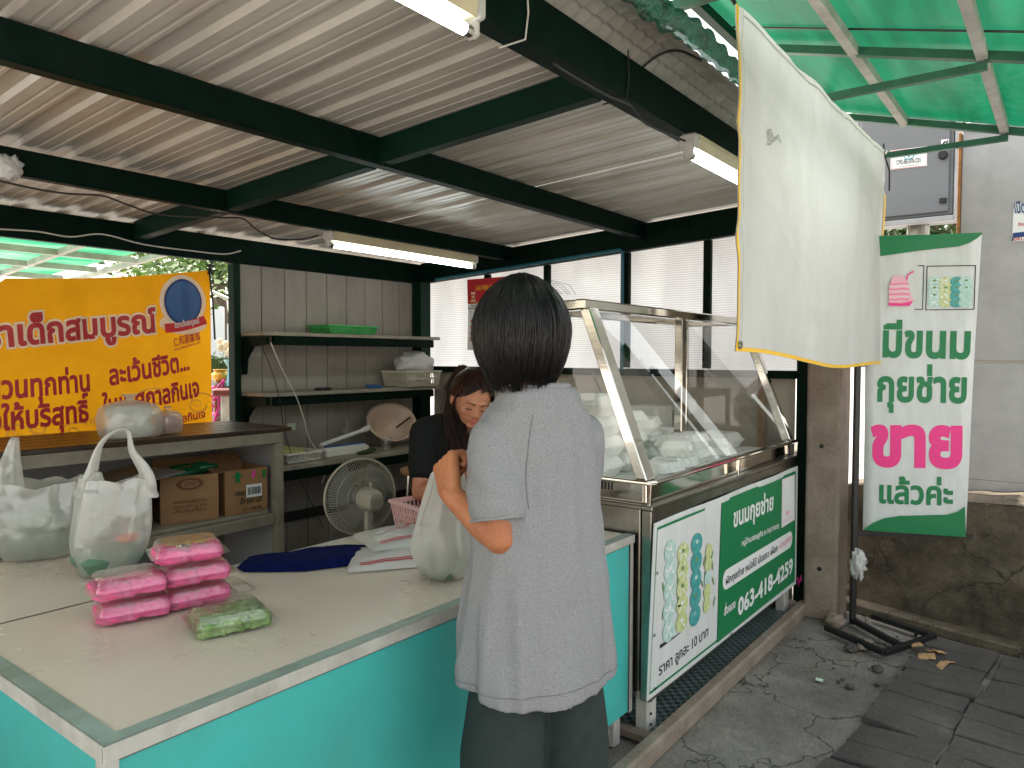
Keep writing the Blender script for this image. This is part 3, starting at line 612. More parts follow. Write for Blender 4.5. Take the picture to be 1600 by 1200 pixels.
# control box on a pole
BXc = 5.6
cb = thing('control_cabinet', 'grey steel roadside control cabinet raised on a round pole behind the green awning', 'control cabinet', (5.9, 1.0, 0))
a = onX(1338, 188, BXc); d_ = onX(1490, 335, BXc)
yl, yr, zt, zbm = a.y, d_.y, a.z + .12, d_.z
part('case', 'grey_box', cb, lambda b: b.box((BXc + .2, (yl + yr) / 2, (zt + zbm) / 2), (.38, yl - yr, zt - zbm), bev=.01))
part('frame_rim', 'panel_paint', cb, lambda b: [b.box((BXc + .02, yr - .015, (zt + zbm) / 2), (.06, .03, zt - zbm + .06), bev=.004), b.box((BXc + .02, (yl + yr) / 2, zbm - .02), (.06, yl - yr, .035), bev=.004)])
part('door', 'grey_box', cb, lambda b: b.box((BXc, (yl + yr) / 2, (zt + zbm) / 2), (.02, yl - yr - .06, zt - zbm - .05), bev=.005))
part('side_vent', 'black', cb, lambda b: [b.box((BXc + .02, yr - .032, zbm + .3 + k * .05 + j * .32), (.05, .006, .018), Matrix.Rotation(.5, 3, 'X')) for k in range(3) for j in range(2)])
part('lock', 'black', cb, lambda b: [b.lathe([(.03, 0), (.026, .03)], (BXc - .012, onX(1474, 243, BXc).y, onX(1474, 243, BXc).z), 14, Matrix.Rotation(-math.pi / 2, 3, 'Y'), True, True), b.box((BXc - .02, onX(1474, 314, BXc).y, onX(1474, 314, BXc).z), (.02, .04, .03))])
part('pole', 'steel_worn', cb, lambda b: b.tube([(BXc + .2, onX(1427, 350, BXc).y, 0), (BXc + .2, onX(1427, 350, BXc).y, zbm)], .07, 18))
def cblabel(b):
    c = BXc - .0125; fn = lambda u, v: (c, u, v); g = lambda x, y: (lambda w: (w.y, w.z))(onX(x, y, BXc))
    b.use('print_white'); gquad(b, [g(1392, 266), g(1449, 260), g(1449, 229), g(1392, 236)], fn, 1, 1); f2 = lambda u, v: (c - .002, u, v)
    text(b, 'CM2-BE-070-C01', g(1401, 258), g(1440, 254), .03, f2, .012, 'print_black'); disc(b, g(1421, 242), .035, .035, f2, mt='print_skyblue'); disc(b, g(1421, 242), .028, .028, lambda u, v: (c - .003, u, v), mt='print_white'); disc(b, g(1421, 242), .01, .024, lambda u, v: (c - .004, u, v), mt='print_skyblue')
    b.use('print_black')
    g0, g1 = g(1393.5, 265), g(1447.5, 259.5); strip(b, [g0, g1, g(1447.5, 230.5), g(1393.5, 237)], .003, f2, 'print_red', True); text(b, 'ระบบควบคุมจราจร', g(1405, 262), g(1436, 259), .008, f2, .01, 'print_grey')
    b.use('print_white'); gquad(b, [g(1471, 227), g(1483, 226), g(1483, 218), g(1471, 219)], fn, 1, 1); strip(b, [g(1474, 226), g(1477, 222), g(1480, 224), g(1481, 220)], .012, f2, 'print_black')
part('label_plate', 'print_white', cb, cblabel)
# ================================================================== TREES + BACKGROUND
def tree(loc, h, rad, nl, label, lm='leaf', group=None, trunk_h=.45, ls=.11, seed=1):
    rs = random.Random(seed); t = thing('tree', label, 'tree', loc, group); L = Vector(loc)
    def tr(b):
        b.tube([L + V(0, 0, 0), L + V(.05, 0, h * .3), L + V(-.05, .1, h * .6), L + V(0, 0, h * .85)], lambda q: .16 * (1 - q * .8) * h / 4, 9)
        for i in range(9):
            a = rs.uniform(0, 6.28); z = rs.uniform(.35, .7) * h; b.tube([L + V(0, 0, z), L + V(math.cos(a) * rad * .4, math.sin(a) * rad * .4, z + .1 * h), L + V(math.cos(a) * rad * .8, math.sin(a) * rad * .8, z + .2 * h)], lambda q: .05 * (1 - q * .8), 6)
    part('trunk', 'bark', t, tr)
    def cr(b):
        cl = []
        for i in range(34):
            a = rs.uniform(0, 6.28); e = rs.uniform(-.5, 1); r = rad * rs.uniform(.35, 1); cl.append((L + V(math.cos(a) * r * math.cos(e), math.sin(a) * r * math.cos(e), h * .68 + math.sin(e) * h * .34), rad * rs.uniform(.22, .42)))
        for i in range(nl):
            c, r = rs.choice(cl); d = Vector((rs.gauss(0, 1), rs.gauss(0, 1), rs.gauss(0, .8))).normalized() * r * rs.random() ** .4; p = c + d
            u = Vector((rs.gauss(0, 1), rs.gauss(0, 1), rs.gauss(0, .5))).normalized(); w = u.orthogonal().normalized(); s_ = ls * rs.uniform(.5, 1.2); b.poly([p, p + u * s_ * .5 + w * s_ * .25, p + u * s_, p + u * s_ * .5 - w * s_ * .25])
    part('crown', lm, t, cr)
g_ = 'trees beyond the stall'
c = atD(440, 560, 13); tree((c.x, c.y, 0), 5.2, 2.4, 9000, 'sunlit yellow green tree beyond the gap right of the yellow banner', ls=.2, seed=2)
c = atD(345, 560, 22); tree((c.x, c.y, 0), 7.5, 3.8, 9000, 'dark tree farther off behind the white truck', 'leaf_dark', ls=.32, seed=3)
c = atD(1440, 560, 10.5); tree((c.x, c.y, 0), 4.7, 2.2, 9000, 'dense green tree seen under the grey control cabinet', 'leaf_dark', ls=.16, seed=5)
# truck far behind (20 m)
tc_ = atD(352, 575, 19); tr = thing('truck', 'white box truck parked behind the hedge beyond the yellow banner', 'truck', (tc_.x, tc_.y, 0)); T = Vector((tc_.x, tc_.y, 0)); rx = RM.transposed() @ Vector((0, 0, 0))
tv = Vector((ray(352, 560).x, ray(352, 560).y, 0)).normalized(); ts_ = Vector((tv.y, -tv.x, 0)); TR = Matrix((ts_, -tv * -1, Vector((0, 0, 1)))).transposed()
part('cargo_box', 'truck_white', tr, lambda b: b.box(T - ts_ * 1.7 + V(0, 0, 1.75), (3.4, 2.0, 1.75), TR, .04))
def cab(b):
    pr = [(.05, .6), (1.35, .6), (1.4, 1.2), (1.15, 2.05), (.95, 2.2), (.05, 2.2)]; b.loft([[T + ts_ * x + tv * yv + V(0, 0, z) for x, z in pr] for yv in (-.95, .95)], True, True)
part('cab', 'truck_white', tr, cab)
part('side_window', 'window_dark', tr, lambda b: b.poly([T + ts_ * x - tv * .956 + V(0, 0, z) for x, z in ((.25, 1.35), (1.12, 1.35), (1.0, 1.95), (.3, 1.95))]))
part('windscreen', 'window_dark', tr, lambda b: b.poly([T + ts_ * (x + .01) + tv * yv + V(0, 0, z) for x, yv, z in ((1.36, -.8, 1.32), (1.36, .8, 1.32), (1.17, .8, 2.0), (1.17, -.8, 2.0))]))
for x in (-2.6, -.9, .7): part('wheel', 'black', tr, lambda b: b.lathe([(.1, -.12), (.4, -.12), (.42, 0), (.4, .12), (.1, .12)], T + ts_ * x - tv * .8 + V(0, 0, .42), 20, Matrix((ts_, V(0, 0, 1), -tv)).transposed(), True, True))
hc = atD(350, 575, 15)
def hedge(b):
    rs = random.Random(9); H = Vector((hc.x, hc.y, 0))
    for i in range(6000):
        p = H + ts_ * rs.uniform(-3, 3) + tv * rs.uniform(-.35, .35) + V(0, 0, rs.uniform(0, 1.42) ** 1); u = Vector((rs.gauss(0, 1), rs.gauss(0, 1), rs.gauss(0, 1))).normalized(); w = u.orthogonal().normalized(); b.poly([p, p + u * .07 + w * .035, p + u * .14, p + u * .07 - w * .035])
    b.box(H + V(0, 0, .68), (5.9, .55, 1.36), TR)
solo('hedge', 'leaf_dark', hedge, 'clipped dark green hedge in front of the white truck', 'hedge', (hc.x, hc.y, 0))
wc = atD(350, 575, 12)
solo('garden_wall', 'pale_paving', lambda b: b.box(Vector((wc.x, wc.y, .56)), (6, .2, 1.12), TR), 'low pale sunlit wall in front of the hedge', 'wall', (wc.x, wc.y, 0))
# offering table with vase, garland, pots
oc = atD(362, 620, 6.4); O = Vector((oc.x, oc.y, 0)); zt_ = atD(350, 606, 6.4).z
ot = thing('offering_table', 'dark red table on white legs seen through the gap behind the stall', 'table', O)
part('table_top', 'dark_red', ot, lambda b: b.box(O + ts_ * .25 + V(0, 0, zt_ - .03), (.8, .5, .06), TR, .01))
for sx in (-.03, .55): part('leg', 'white_paint', ot, lambda b: b.box(O + ts_ * sx + V(0, 0, (zt_ - .06) / 2), (.12, .12, zt_ - .062), TR, .01))
vz = O + ts_ * .02
va = thing('vase', 'blue vase of pale dried flowers standing on the dark red table', 'vase', vz + V(0, 0, zt_))
part('body', 'vase_blue', va, lambda b: b.lathe([(.05, 0), (.07, .02), (.055, .1), (.05, .18), (.085, .24), (.08, .245)], vz + V(0, 0, zt_), 20, None, True, True))
def stalks(b):
    rs = random.Random(2)
    for i in range(16):
        a = rs.uniform(0, 6.28); e = rs.uniform(.02, .12); p = vz + V(0, 0, zt_ + .2); t_ = p + V(math.cos(a) * e, math.sin(a) * e, rs.uniform(.1, .2)); b.tube([p, t_], .004, 5); b.ell(t_, (.028, .028, .04), 8, 6)
part('dried_flowers', 'straw', va, stalks)
gp = O - ts_ * .12
gs = thing('garland', 'bright pink ribbon garland hung beside the offering table', 'garland', gp + V(0, 0, .9))
def gar(b):
    rs = random.Random(5)
    b.tube([gp - ts_ * .08 + V(0, 0, .98), gp + V(0, 0, 1.12), gp + ts_ * .06 + V(0, 0, 1.2), gp + ts_ * .01 + V(0, 0, .95), gp - ts_ * .03 + V(0, 0, .82)], .022, 8, flat=.4)
    for i in range(30): b.ell(gp - ts_ * .02 + V(rs.gauss(0, .05), rs.gauss(0, .03), .97 + rs.gauss(0, .08)), (.02, .02, .012), 7, 5)
part('ribbon', 'magenta', gs, gar)
part('stand', 'wood', gs, lambda b: b.tube([gp + V(0, .02, 0), gp + V(0, .02, 1.15)], .012, 8))
for i, (dx, z, lab) in enumerate(((.03, 1.17, 'small gilded pot behind the pink garland'), (-.01, .62, 'brown clay incense pot under the dark red table'))):
    p = gp + ts_ * dx + tv * .1; o = thing('pot', lab, 'pot', p + V(0, 0, z)); part('body', 'gold' if i == 0 else 'clay', o, lambda b: b.lathe([(.03, 0), (.07, .03), (.075, .07), (.05, .1), (.065, .115)], p + V(0, 0, z), 16, None, True, True))
    part('pedestal', 'white_paint', o, lambda b: b.box(p + V(0, 0, z / 2), (.1, .1, z - .002), TR))
# ================================================================== SHELVES
def shelf(z, ztag, yf, lab):
    t = thing('wall_shelf', lab, 'shelf', (3.3, 4.0, z))
    def bd(b):
        out = [(2.60, 4.085), (2.60, yf + .05), (2.65, yf), (4.10, yf), (4.10, 3.95), (4.07, 3.95), (4.07, 4.085)]
        b.loft([[(x, y, z - .022) for x, y in out], [(x, y, z - .002) for x, y in out], [(x + (.002 if x < 3 else -.002), y + .002, z) for x, y in out]], True, True)
    part('board', 'cream_paint', t, bd)
    part('rail', 'dark_green_steel', t, lambda b: b.span((2.66, yf + .03, z - .052), (4.05, yf + .03, z - .052), .03, .055, bev=.003))
    def br(b):
        pts = [(yf + .03, z - .03), (4.085, z - .03), (4.085, z - .26), (4.06, z - .26), (4.045, z - .16), (3.98, z - .09), (yf + .03, z - .075)]
        b.loft([[(x, y, zz) for y, zz in pts] for x in (2.61, 2.635)], True, True)
    part('bracket', 'dark_green_steel', t, br); return t
shelf(1.548, 0, 3.80, 'upper cream topped shelf on the white plank wall, carrying the green basket')
shelf(1.18, 0, 3.80, 'middle cream topped shelf on the white plank wall, carrying the cream crate')
wt = thing('work_table', 'worn cream work table along the white plank wall below both shelves', 'table', (3.3, 3.85, 0))
part('table_top', 'cream_paint', wt, lambda b: b.box((3.33, 3.85, .745), (1.62, .44, .03), bev=.004))
part('apron', 'dark_green_steel', wt, lambda b: b.box((3.33, 3.65, .70), (1.6, .03, .055), bev=.003))
for x in (4.06,): part('leg', 'dark_green_steel', wt, lambda b: b.box((x, 3.66, .34), (.045, .045, .68), bev=.003))
for x in (2.6, 4.06): part('leg', 'dark_green_steel', wt, lambda b: b.box((x, 4.03, .34), (.045, .045, .68), bev=.003))
# baskets: perforated walls built from bars
def basket(name, label, cat, c, w, d, h, m, rz=0, group=None, n=None, taper=.9, rows=2):
    t = thing(name, label, cat, c); C = Vector(c); X = Matrix.Rotation(rz, 3, 'Z')
    def wl(b):
        def side(p0, p1, q0, q1, k):   # bottom p0-p1, top q0-q1
            P = lambda u, v: (p0.lerp(p1, u)).lerp(q0.lerp(q1, u), v)
            nv = [0, .12] + [.12 + (.72) * (i + 1) / rows - (.06 if i < rows - 1 else 0) for i in range(rows)] + [1]
            for i in range(k): u0, u1 = (i + .0) / k, (i + .45) / k; b.poly([P(u0, 0), P(u1, 0), P(u1, 1), P(u0, 1)])
            for v0, v1 in [(0, .14), (.84, 1)] + [(.14 + .70 * (i + 1) / rows - .04, .14 + .70 * (i + 1) / rows + .04) for i in range(rows - 1)]: b.poly([P(0, v0) , P(1, v0), P(1, v1), P(0, v1)])
        w0, d0 = w / 2 * taper, d / 2 * taper; w1, d1 = w / 2, d / 2; B = [C + X @ V(x, y, .003) for x, y in ((-w0, -d0), (w0, -d0), (w0, d0), (-w0, d0))]; Tt = [C + X @ V(x, y, h) for x, y in ((-w1, -d1), (w1, -d1), (w1, d1), (-w1, d1))]
        for i in range(4): side(B[i], B[(i + 1) % 4], Tt[i], Tt[(i + 1) % 4], int((w if i % 2 == 0 else d) / .017))
        b.poly(B[::-1])
    part('mesh_wall', m, t, wl, thick=.0025)
    part('rim', m, t, lambda b: b.loft([[C + X @ p for p in rring(0, 0, z, w + e, d + e, .015)] for e, z in ((0, h - .012), (.018, h - .01), (.018, h), (-.006, h + .001), (-.006, h - .012))], False, False))
    return t
p = onZ(548, 517, 1.55); basket('basket', 'low bright green plastic basket on the upper shelf', 'basket', (3.30, 3.95, 1.55), .42, .22, .058, 'green_plastic', 0)
basket('crate', 'cream slotted plastic crate holding a white bag on the middle shelf', 'crate', (3.90, 3.90, 1.182), .36, .26, .115, 'cream_plastic', 0, rows=2)
def lump(c, r, s, seed, m, name, label, cat, amp=.3, group=None, org=None, nu=28, nv=18, floor=None):
    def f(b):
        b.smooth = True
        b.ell(c, (1, 1, 1), nu, nv, None, lambda d, q: Vector((d.x * r[0], d.y * r[1], d.z * r[2])) * (1 + amp * noise.noise(d * s + Vector((seed, 0, 0))) + amp * .4 * noise.noise(d * s * 3 + Vector((seed, 5, 0)))))
    return solo(name, m, f, label, cat, org or (c[0], c[1], c[2] - r[2]), group)
mat('white_bag', (.66, .65, .64), .4, transl=.2); ridge_bump(M['white_bag'].node_tree, (M['white_bag'].node_tree.nodes['Principled BSDF'],), (13, .6, .012))
lump((3.93, 3.9, 1.335), (.17, .11, .10), 2.2, 3, 'white_bag', 'plastic_bag', 'full white plastic bag lying in the cream crate on the middle shelf', 'bag', .35)
# small clutter on the middle shelf
solo('hair_clip', 'black', lambda b: [b.ell((3.02 + .03 * k, 3.87 + .008 * (k % 2), 1.19), (.028, .02, .010), 8, 6) for k in range(4)], 'black claw clip lying on the middle shelf left of the blue packet', 'clip', (3.06, 3.87, 1.18))
solo('packet', 'blue_plastic', lambda b: b.box((3.50, 3.87, 1.193), (.11, .07, .02), Matrix.Rotation(.3, 3, 'Z') @ Matrix.Rotation(.08, 3, 'X'), .003), 'blue packet lying on the middle shelf left of the cream crate', 'packet', (3.5, 3.87, 1.18))
solo('knife', 'steel', lambda b: [b.box((3.28, 3.86, 1.185), (.14, .022, .004), Matrix.Rotation(.1, 3, 'Z')), b.box((3.385, 3.871, 1.188), (.08, .02, .012), Matrix.Rotation(.1, 3, 'Z'), .003)], 'flat knife lying between black clip and blue packet on the middle shelf', 'knife', (3.3, 3.86, 1.18))
# table items
basket('basket', 'white plastic tray basket of noodles at the left end of the work table', 'basket', (2.77, 3.78, .762), .27, .2, .06, 'white_plastic', .05, rows=1)
lump((2.68, 3.80, .815), (.16, .11, .035), 5, 9, 'dough', 'food_sheet', 'ridged olive coloured sheets lying on the white tray basket', 'food', .25)
sl_ = thing('heat_sealer', 'white impulse bag sealer with raised arm on the work table', 'sealer', (3.15, 3.78, .762)); SO = V(3.17, 3.80, .762)
part('base', 'white_plastic', sl_, lambda b: b.loft([rring(3.17, 3.80, .762, .36, .10, .012), rring(3.17, 3.80, .80, .36, .10, .012), rring(3.17, 3.815, .815, .345, .06, .012)], True, True))
part('arm', 'white_plastic', sl_, lambda b: b.span((2.98, 3.80, .835), (3.37, 3.80, .91), .03, .022, bev=.006))
part('sealing_strip', 'blue_plastic', sl_, lambda b: b.span((3.02, 3.80, .819), (3.33, 3.80, .819), .03, .008))
part('handle', 'white_plastic', sl_, lambda b: b.span((3.33, 3.80, .90), (3.39, 3.80, .92), .045, .03, bev=.008))
bo = thing('mixing_bowl', 'large beige plastic bowl with orange paste, tilted against the wall', 'bowl', (3.66, 3.88, .762)); BX = Matrix.Rotation(R_(42), 3, 'X') @ Matrix.Rotation(R_(-22), 3, 'Y'); BC = V(3.72, 3.96, .84)
def bowl(b):
    b.smooth = True; b.lathe([(.001, 0), (.085, 0), (.13, .06), (.165, .135), (.178, .14), (.18, .145), (.160, .135), (.125, .06), (.08, .008), (.001, .008)], BC, 36, BX)
part('body', 'bowl_plastic', bo, bowl)
part('spoon', 'black', bo, lambda b: b.tube([BC + BX @ V(.04, -.02, .07), BC + BX @ V(.14, -.03, .15)], .006, 8))
cu = thing('cup', 'clear plastic cup between bag sealer and bowl on the work table', 'cup', (3.47, 3.72, .762)); part('body', 'clear_plastic', cu, lambda b: b.lathe([(.03, 0), (.034, .04), (.042, .09), (.045, .092)], (3.47, 3.72, .762), 20, None, True))
solo('banana_leaf', 'leaf_dark', lambda b: [b.ell((3.22 + .03 * k, 3.68, .77 + .004 * k), (.035, .03, .012), 8, 6, None, lambda d, q: q * (1 + .4 * noise.noise(d * 3 + Vector((k, 0, 0))))) for k in range(4)], 'dark green folded leaf in front of the bag sealer', 'leaf', (3.26, 3.68, .762))
solo('water_bottle', 'clear_plastic', lambda b: b.lathe([(.03, .0), (.033, .02), (.032, .14), (.015, .18), (.015, .2)], (3.36, 4.0, .762), 18, None, True, True), 'small clear bottle standing behind the bag sealer', 'bottle', (3.36, 4, .762))
solo('socket_plate', 'white_paint', lambda b: b.box((2.70, 4.098, 1.43), (.12, .012, .07), bev=.004), 'white socket box on the plank wall under the upper shelf', 'socket', (2.7, 4.1, 1.43))
solo('wall_note', 'paper', lambda b: b.box((2.985, 4.102, .935), (.065, .003, .045)), 'small pale paper note taped to the plank wall', 'note', (2.98, 4.1, .93))
def wire(b, pts, r=.003):
    P = [Vector(p) for p in pts]; out = []
    for i in range(len(P) - 1):
        a, p, q_, d = P[max(0, i - 1)], P[i], P[i + 1], P[min(len(P) - 1, i + 2)]
        for k in range(5): s_ = k / 5; out.append(.5 * ((2 * p) + (q_ - a) * s_ + (2 * a - 5 * p + 4 * q_ - d) * s_ ** 2 + (-a + 3 * p - 3 * q_ + d) * s_ ** 3))
    out.append(P[-1]); b.tube(out, r, 6)
def sag(a, c, k, n=12): a, c = Vector(a), Vector(c); return [a.lerp(c, i / n) - V(0, 0, k * 4 * (i / n) * (1 - i / n)) for i in range(n + 1)]
W_ = lambda pts, y: [onY(px, py, y) for px, py in pts]
solo('cord', 'cable_white', lambda b: wire(b, W_([(423, 535), (440, 575), (462, 618), (475, 655), (483, 685), (500, 712), (507, 738), (503, 755)], 3.72), .0035), 'long white cord dangling from the wall socket past the work table', 'cord', (2.9, 3.72, 1.0))
solo('cord', 'cable', lambda b: wire(b, W_([(408, 538), (425, 580), (437, 625), (443, 665), (452, 700), (470, 750), (505, 825)], 3.70), .0025), 'thin dark cord hanging from the wall socket beside the white cord', 'cord', (2.8, 3.7, 1.0))
# stool
sp = atD(665, 735, 4.2)
st = thing('stool', 'small wooden topped metal stool beneath the work table end', 'stool', (sp.x, sp.y, 0))
part('seat', 'wood', st, lambda b: b.lathe([(.001, -.015), (.14, -.015), (.145, 0), (.14, .012), (.001, .012)], (sp.x, sp.y, sp.z), 24, None))
for i in range(4):
    a = i * math.pi / 2 + .4; part('leg', 'steel', st, lambda b: b.tube([(sp.x + .1 * math.cos(a), sp.y + .1 * math.sin(a), sp.z - .012), (sp.x + .15 * math.cos(a), sp.y + .15 * math.sin(a), 0)], .011, 8))
# ================================================================== CABINET (left, back)
cab_ = thing('shelf_cabinet', 'cream painted open cabinet with dark plank top at the back left', 'cabinet', (1.0, 3.7, 0))
CX0, CX1, CY0, CY1 = -.9, 2.45, 3.43, 4.06
def ctop(b):
    for k in range(5): y = CY0 + .0 + k * .128; b.box(((CX0 + CX1) / 2 + .02, y + .062, 1.0), (CX1 - CX0 + .06, .122, .022), bev=.003)
part('top_planks', 'plank_dark', cab_, ctop)
part('top_rail', 'cream_paint', cab_, lambda b: [b.box(((CX0 + CX1) / 2, CY0 + .03, .957), (CX1 - CX0, .035, .06), bev=.003), b.box((CX1 - .02, 3.75, .957), (.035, .56, .06), bev=.003)])
for x in (CX1 - .025, .7, CX0 + .03):
    part('leg', 'cream_paint', cab_, lambda b: b.box((x, CY0 + .035, .4625), (.05, .05, .925), bev=.003))
part('leg', 'cream_paint', cab_, lambda b: b.box((CX1 - .025, CY1 - .03, .4625), (.05, .05, .925), bev=.003))
part('shelf_board', 'cream_paint', cab_, lambda b: b.box(((CX0 + CX1) / 2 - .03, 3.745, .555), (CX1 - CX0 - .11, .56, .018), bev=.002))
part('shelf_rail', 'cream_paint', cab_, lambda b: b.box(((CX0 + CX1) / 2 - .02, CY0 + .03, .513), (CX1 - CX0 - .07, .03, .06), bev=.003))
part('floor_board', 'grey_box', cab_, lambda b: b.box(((CX0 + CX1) / 2 - .03, 3.745, .10), (CX1 - CX0 - .11, .56, .02), bev=.002))
part('back_panel', 'panel_paint', cab_, lambda b: b.box(((CX0 + CX1) / 2, CY1 - .003, .5), (CX1 - CX0 - .06, .008, .90)))
part('side_panel', 'panel_paint', cab_, lambda b: b.box((CX1 - .012, 3.745, .48), (.008, .52, .88)))
# cardboard boxes
def cbox(name, label, c, w, d, h, rz, prints, flaps=True, extra=None):
    t = thing(name, label, 'box', c); C = Vector(c); X = Matrix.Rotation(rz, 3, 'Z'); P = lambda x, y, z: C + X @ V(x, y, z)
    def bd(b):
        o = [(-w / 2, -d / 2), (w / 2, -d / 2), (w / 2, d / 2), (-w / 2, d / 2)]; b.loft([[P(x, y, .002) for x, y in o], [P(x * 1.01, y * 1.01, h * .5) for x, y in o], [P(x, y, h) for x, y in o]], True, False)
    part('body', 'cardboard', t, bd, thick=.004)
    if flaps:
        def fl(b):
            b.poly([P(-w / 2, d / 2, h), P(w / 2, d / 2, h), P(w / 2 - .02, d / 2 + .05, h + .05), P(-w / 2 + .02, d / 2 + .05, h + .05)]); b.poly([P(-w / 2, -d / 2, h), P(-w / 2, d / 2, h), P(-w / 2 - .03, d / 2, h + .02), P(-w / 2 - .05, -d / 2, h - .01)])
        part('flap', 'cardboard', t, fl, thick=.004)
    fn = lambda u, v: P(u, -d / 2 * 1.01 - .005, v)
    b = MB(); prints(b, fn, w, h); b.build('printing', None, t); return t
def pr1(b, fn, w, h):
    disc(b, (0, h * .82), .065, .03, fn, mt='print_brown'); disc(b, (0, h * .82), .045, .02, lambda u, v: fn(u, v) + V(0, -.0015, 0), mt='cardboard'); text(b, 'มงคล', (-.03, h * .79), (.03, h * .79), .02, lambda u, v: fn(u, v) + V(0, -.003, 0), .02, 'print_brown')
    for i, s in enumerate(('ซอสปรุงรส สูตรเข้มข้น', 'ขนาดบรรจุ 12 ขวด', 'เก็บในที่ร่ม')): text(b, s, (-.08, h * (.42 - .1 * i)), (.08, h * (.42 - .1 * i)), .012, fn, .01, 'print_brown')
def pr2(b, fn, w, h):
    f2 = lambda u, v: fn(u, v) + V(0, -.002, 0); f3 = lambda u, v: fn(u, v) + V(0, -.004, 0); b.use('print_green')
    for u in (-w * .22, w * .42):
        if u < w * .3: b.poly([f2(u - .012, h * .72), f2(u + .012, h * .72), f2(u + .012, h * .86), f2(u - .012, h * .86)]); b.poly([f2(u - .03, h * .86), f2(u + .03, h * .86), f2(u, h * .97)])
        else: b.poly([f2(u - .008, h * .76), f2(u + .008, h * .76), f2(u + .008, h * .95), f2(u - .008, h * .95)])
    b.use('print_pink' if False else 'magenta'); b.poly([f2(w * .1, h * .8), f2(w * .2, h * .8), f2(w * .2, h * .97), f2(w * .15, h * .97)])
    b.use('print_white'); b.poly([f2(-w * .02, h * .35), f2(w * .36, h * .35), f2(w * .36, h * .64), f2(-w * .02, h * .64)]); b.use('print_black'); rs = random.Random(1); x = w * .01
    while x < w * .33: q_ = rs.choice((.002, .003, .005)); b.poly([f3(x, h * .41), f3(x + q_, h * .41), f3(x + q_, h * .58), f3(x, h * .58)]); x += q_ + rs.choice((.002, .004))
    text(b, 'บรรจุ', (-w * .28, h * .42), (-w * .06, h * .42), .02, f2, .02, 'print_black'); text(b, 'น้ำ ปลา แท้', (-.04, h * .22), (w * .36, h * .22), .022, f2, .02, 'print_black'); text(b, '12 x 700 ML', (-.03, h * .06), (w * .36, h * .06), .016, f2, .02, 'print_black')
cbox('cardboard_box', 'open brown carton with faded round print and green bottles inside, left of the barcode carton', (2.00, 3.665, .565), .27, .30, .235, -.32, pr1)
cbox('cardboard_box', 'brown carton with green arrows and a barcode label on the cabinet shelf', (2.265, 3.63, .565), .235, .28, .235, -.10, pr2)
def bott(b):
    for k, (x, y, r) in enumerate(((1.99, 3.62, .2), (2.06, 3.66, -.3))): X = Matrix.Rotation(math.pi / 2 - .25, 3, 'Y') @ Matrix.Rotation(r, 3, 'X'); b.smooth = True; b.lathe([(.001, -.1), (.033, -.1), (.035, -.09), (.034, .06), (.014, .10), (.014, .13), (.001, .13)], (x, y, .80), 16, X)
mat('green_glass', (.01, .12, .05), .12, transl=.2)
for k, (x, y, r, lab) in enumerate(((1.97, 3.62, .2, 'green bottle lying nearer the front in the open carton'), (2.05, 3.68, -.5, 'green bottle lying behind another in the open carton'))):
    X = Matrix.Rotation(r, 3, 'Z') @ Matrix.Rotation(math.pi / 2 - .1, 3, 'Y'); solo('bottle', 'green_glass', lambda b: b.lathe([(.001, -.1), (.033, -.1), (.035, -.09), (.034, .06), (.014, .10), (.014, .13), (.001, .13)], (x, y, .795 + .01 * k), 16, X), lab, 'bottle', (x, y, .76), smooth=True)
cr_ = thing('dark_crate', 'dark plastic crate under a pale glass sheet inside the cabinet', 'crate', (1.45, 3.65, .565))
part('body', 'black', cr_, lambda b: b.loft([rring(1.42, 3.66, z, w, d, .03) for z, w, d in ((.566, .62, .34), (.75, .66, .37), (.755, .69, .40), (.765, .69, .40))], True, True))
solo('glass_sheet', 'grey_box', lambda b: b.box((1.55, 3.60, .80), (.62, .42, .006), Matrix.Rotation(-.12, 3, 'Y') @ Matrix.Rotation(.1, 3, 'Z')), 'flat grey sheet lying on top of the dark crate', 'sheet', (1.5, 3.6, .77))
solo('jar', 'glass_dark', lambda b: b.lathe([(.03, 0), (.04, .01), (.04, .05), (.02, .07), (.022, .08)], (1.76, 3.95, .565), 18, None, True, True), 'small round dark jar at the back of the cabinet shelf', 'jar', (1.76, 3.95, .565))
# ================================================================== COUNTER
ct = thing('sales_counter', 'turquoise panelled sales counter with cream laminate top and white edging', 'counter', (1.46, 1.64, 0))
X0, X1, Y0, Y1, ZT = .538, 2.365, 1.245, 2.025, .76
part('counter_top', 'laminate', ct, lambda b: b.box(((X0 + X1) / 2, (Y0 + Y1) / 2, ZT - .012), (X1 - X0 - .01, Y1 - Y0 - .008, .022)))
def edge(b):
    w = .034; z = ZT + .0015
    b.poly([(X0, Y0, z), (X1, Y0, z), (X1, Y0 + w, z), (X0 + w, Y0 + w, z)]); b.poly([(X0, Y0, z), (X0 + w, Y0 + w, z), (X0 + w, Y1, z), (X0, Y1, z)])
part('edge_strip', 'trim_green_reflection', ct, edge)
part('edge_face', 'white_paint', ct, lambda b: [b.box(((X0 + X1) / 2, Y0 - .002, ZT - .0135), (X1 - X0 + .006, .005, .029), bev=.001), b.box((X0 - .002, (Y0 + Y1) / 2 + .002, ZT - .0135), (.005, Y1 - Y0, .029), bev=.001), b.box(((X0 + X1) / 2 + .25, Y1 - .012, ZT), (X1 - X0 - .5, .025, .005), bev=.001)])
part('front_panel', 'turquoise', ct, lambda b: b.box(((X0 + X1) / 2, Y0 + .008, .425), (X1 - X0 - .03, .008, .61)))
part('side_panel', 'turquoise', ct, lambda b: b.box((X0 + .008, (Y0 + Y1) / 2 + .0, .425), (.008, Y1 - Y0 - .03, .61)))
part('panel_edging', 'white_paint', ct, lambda b: b.box((X1 - .012, Y0 + .003, .425), (.022, .008, .62), bev=.001))
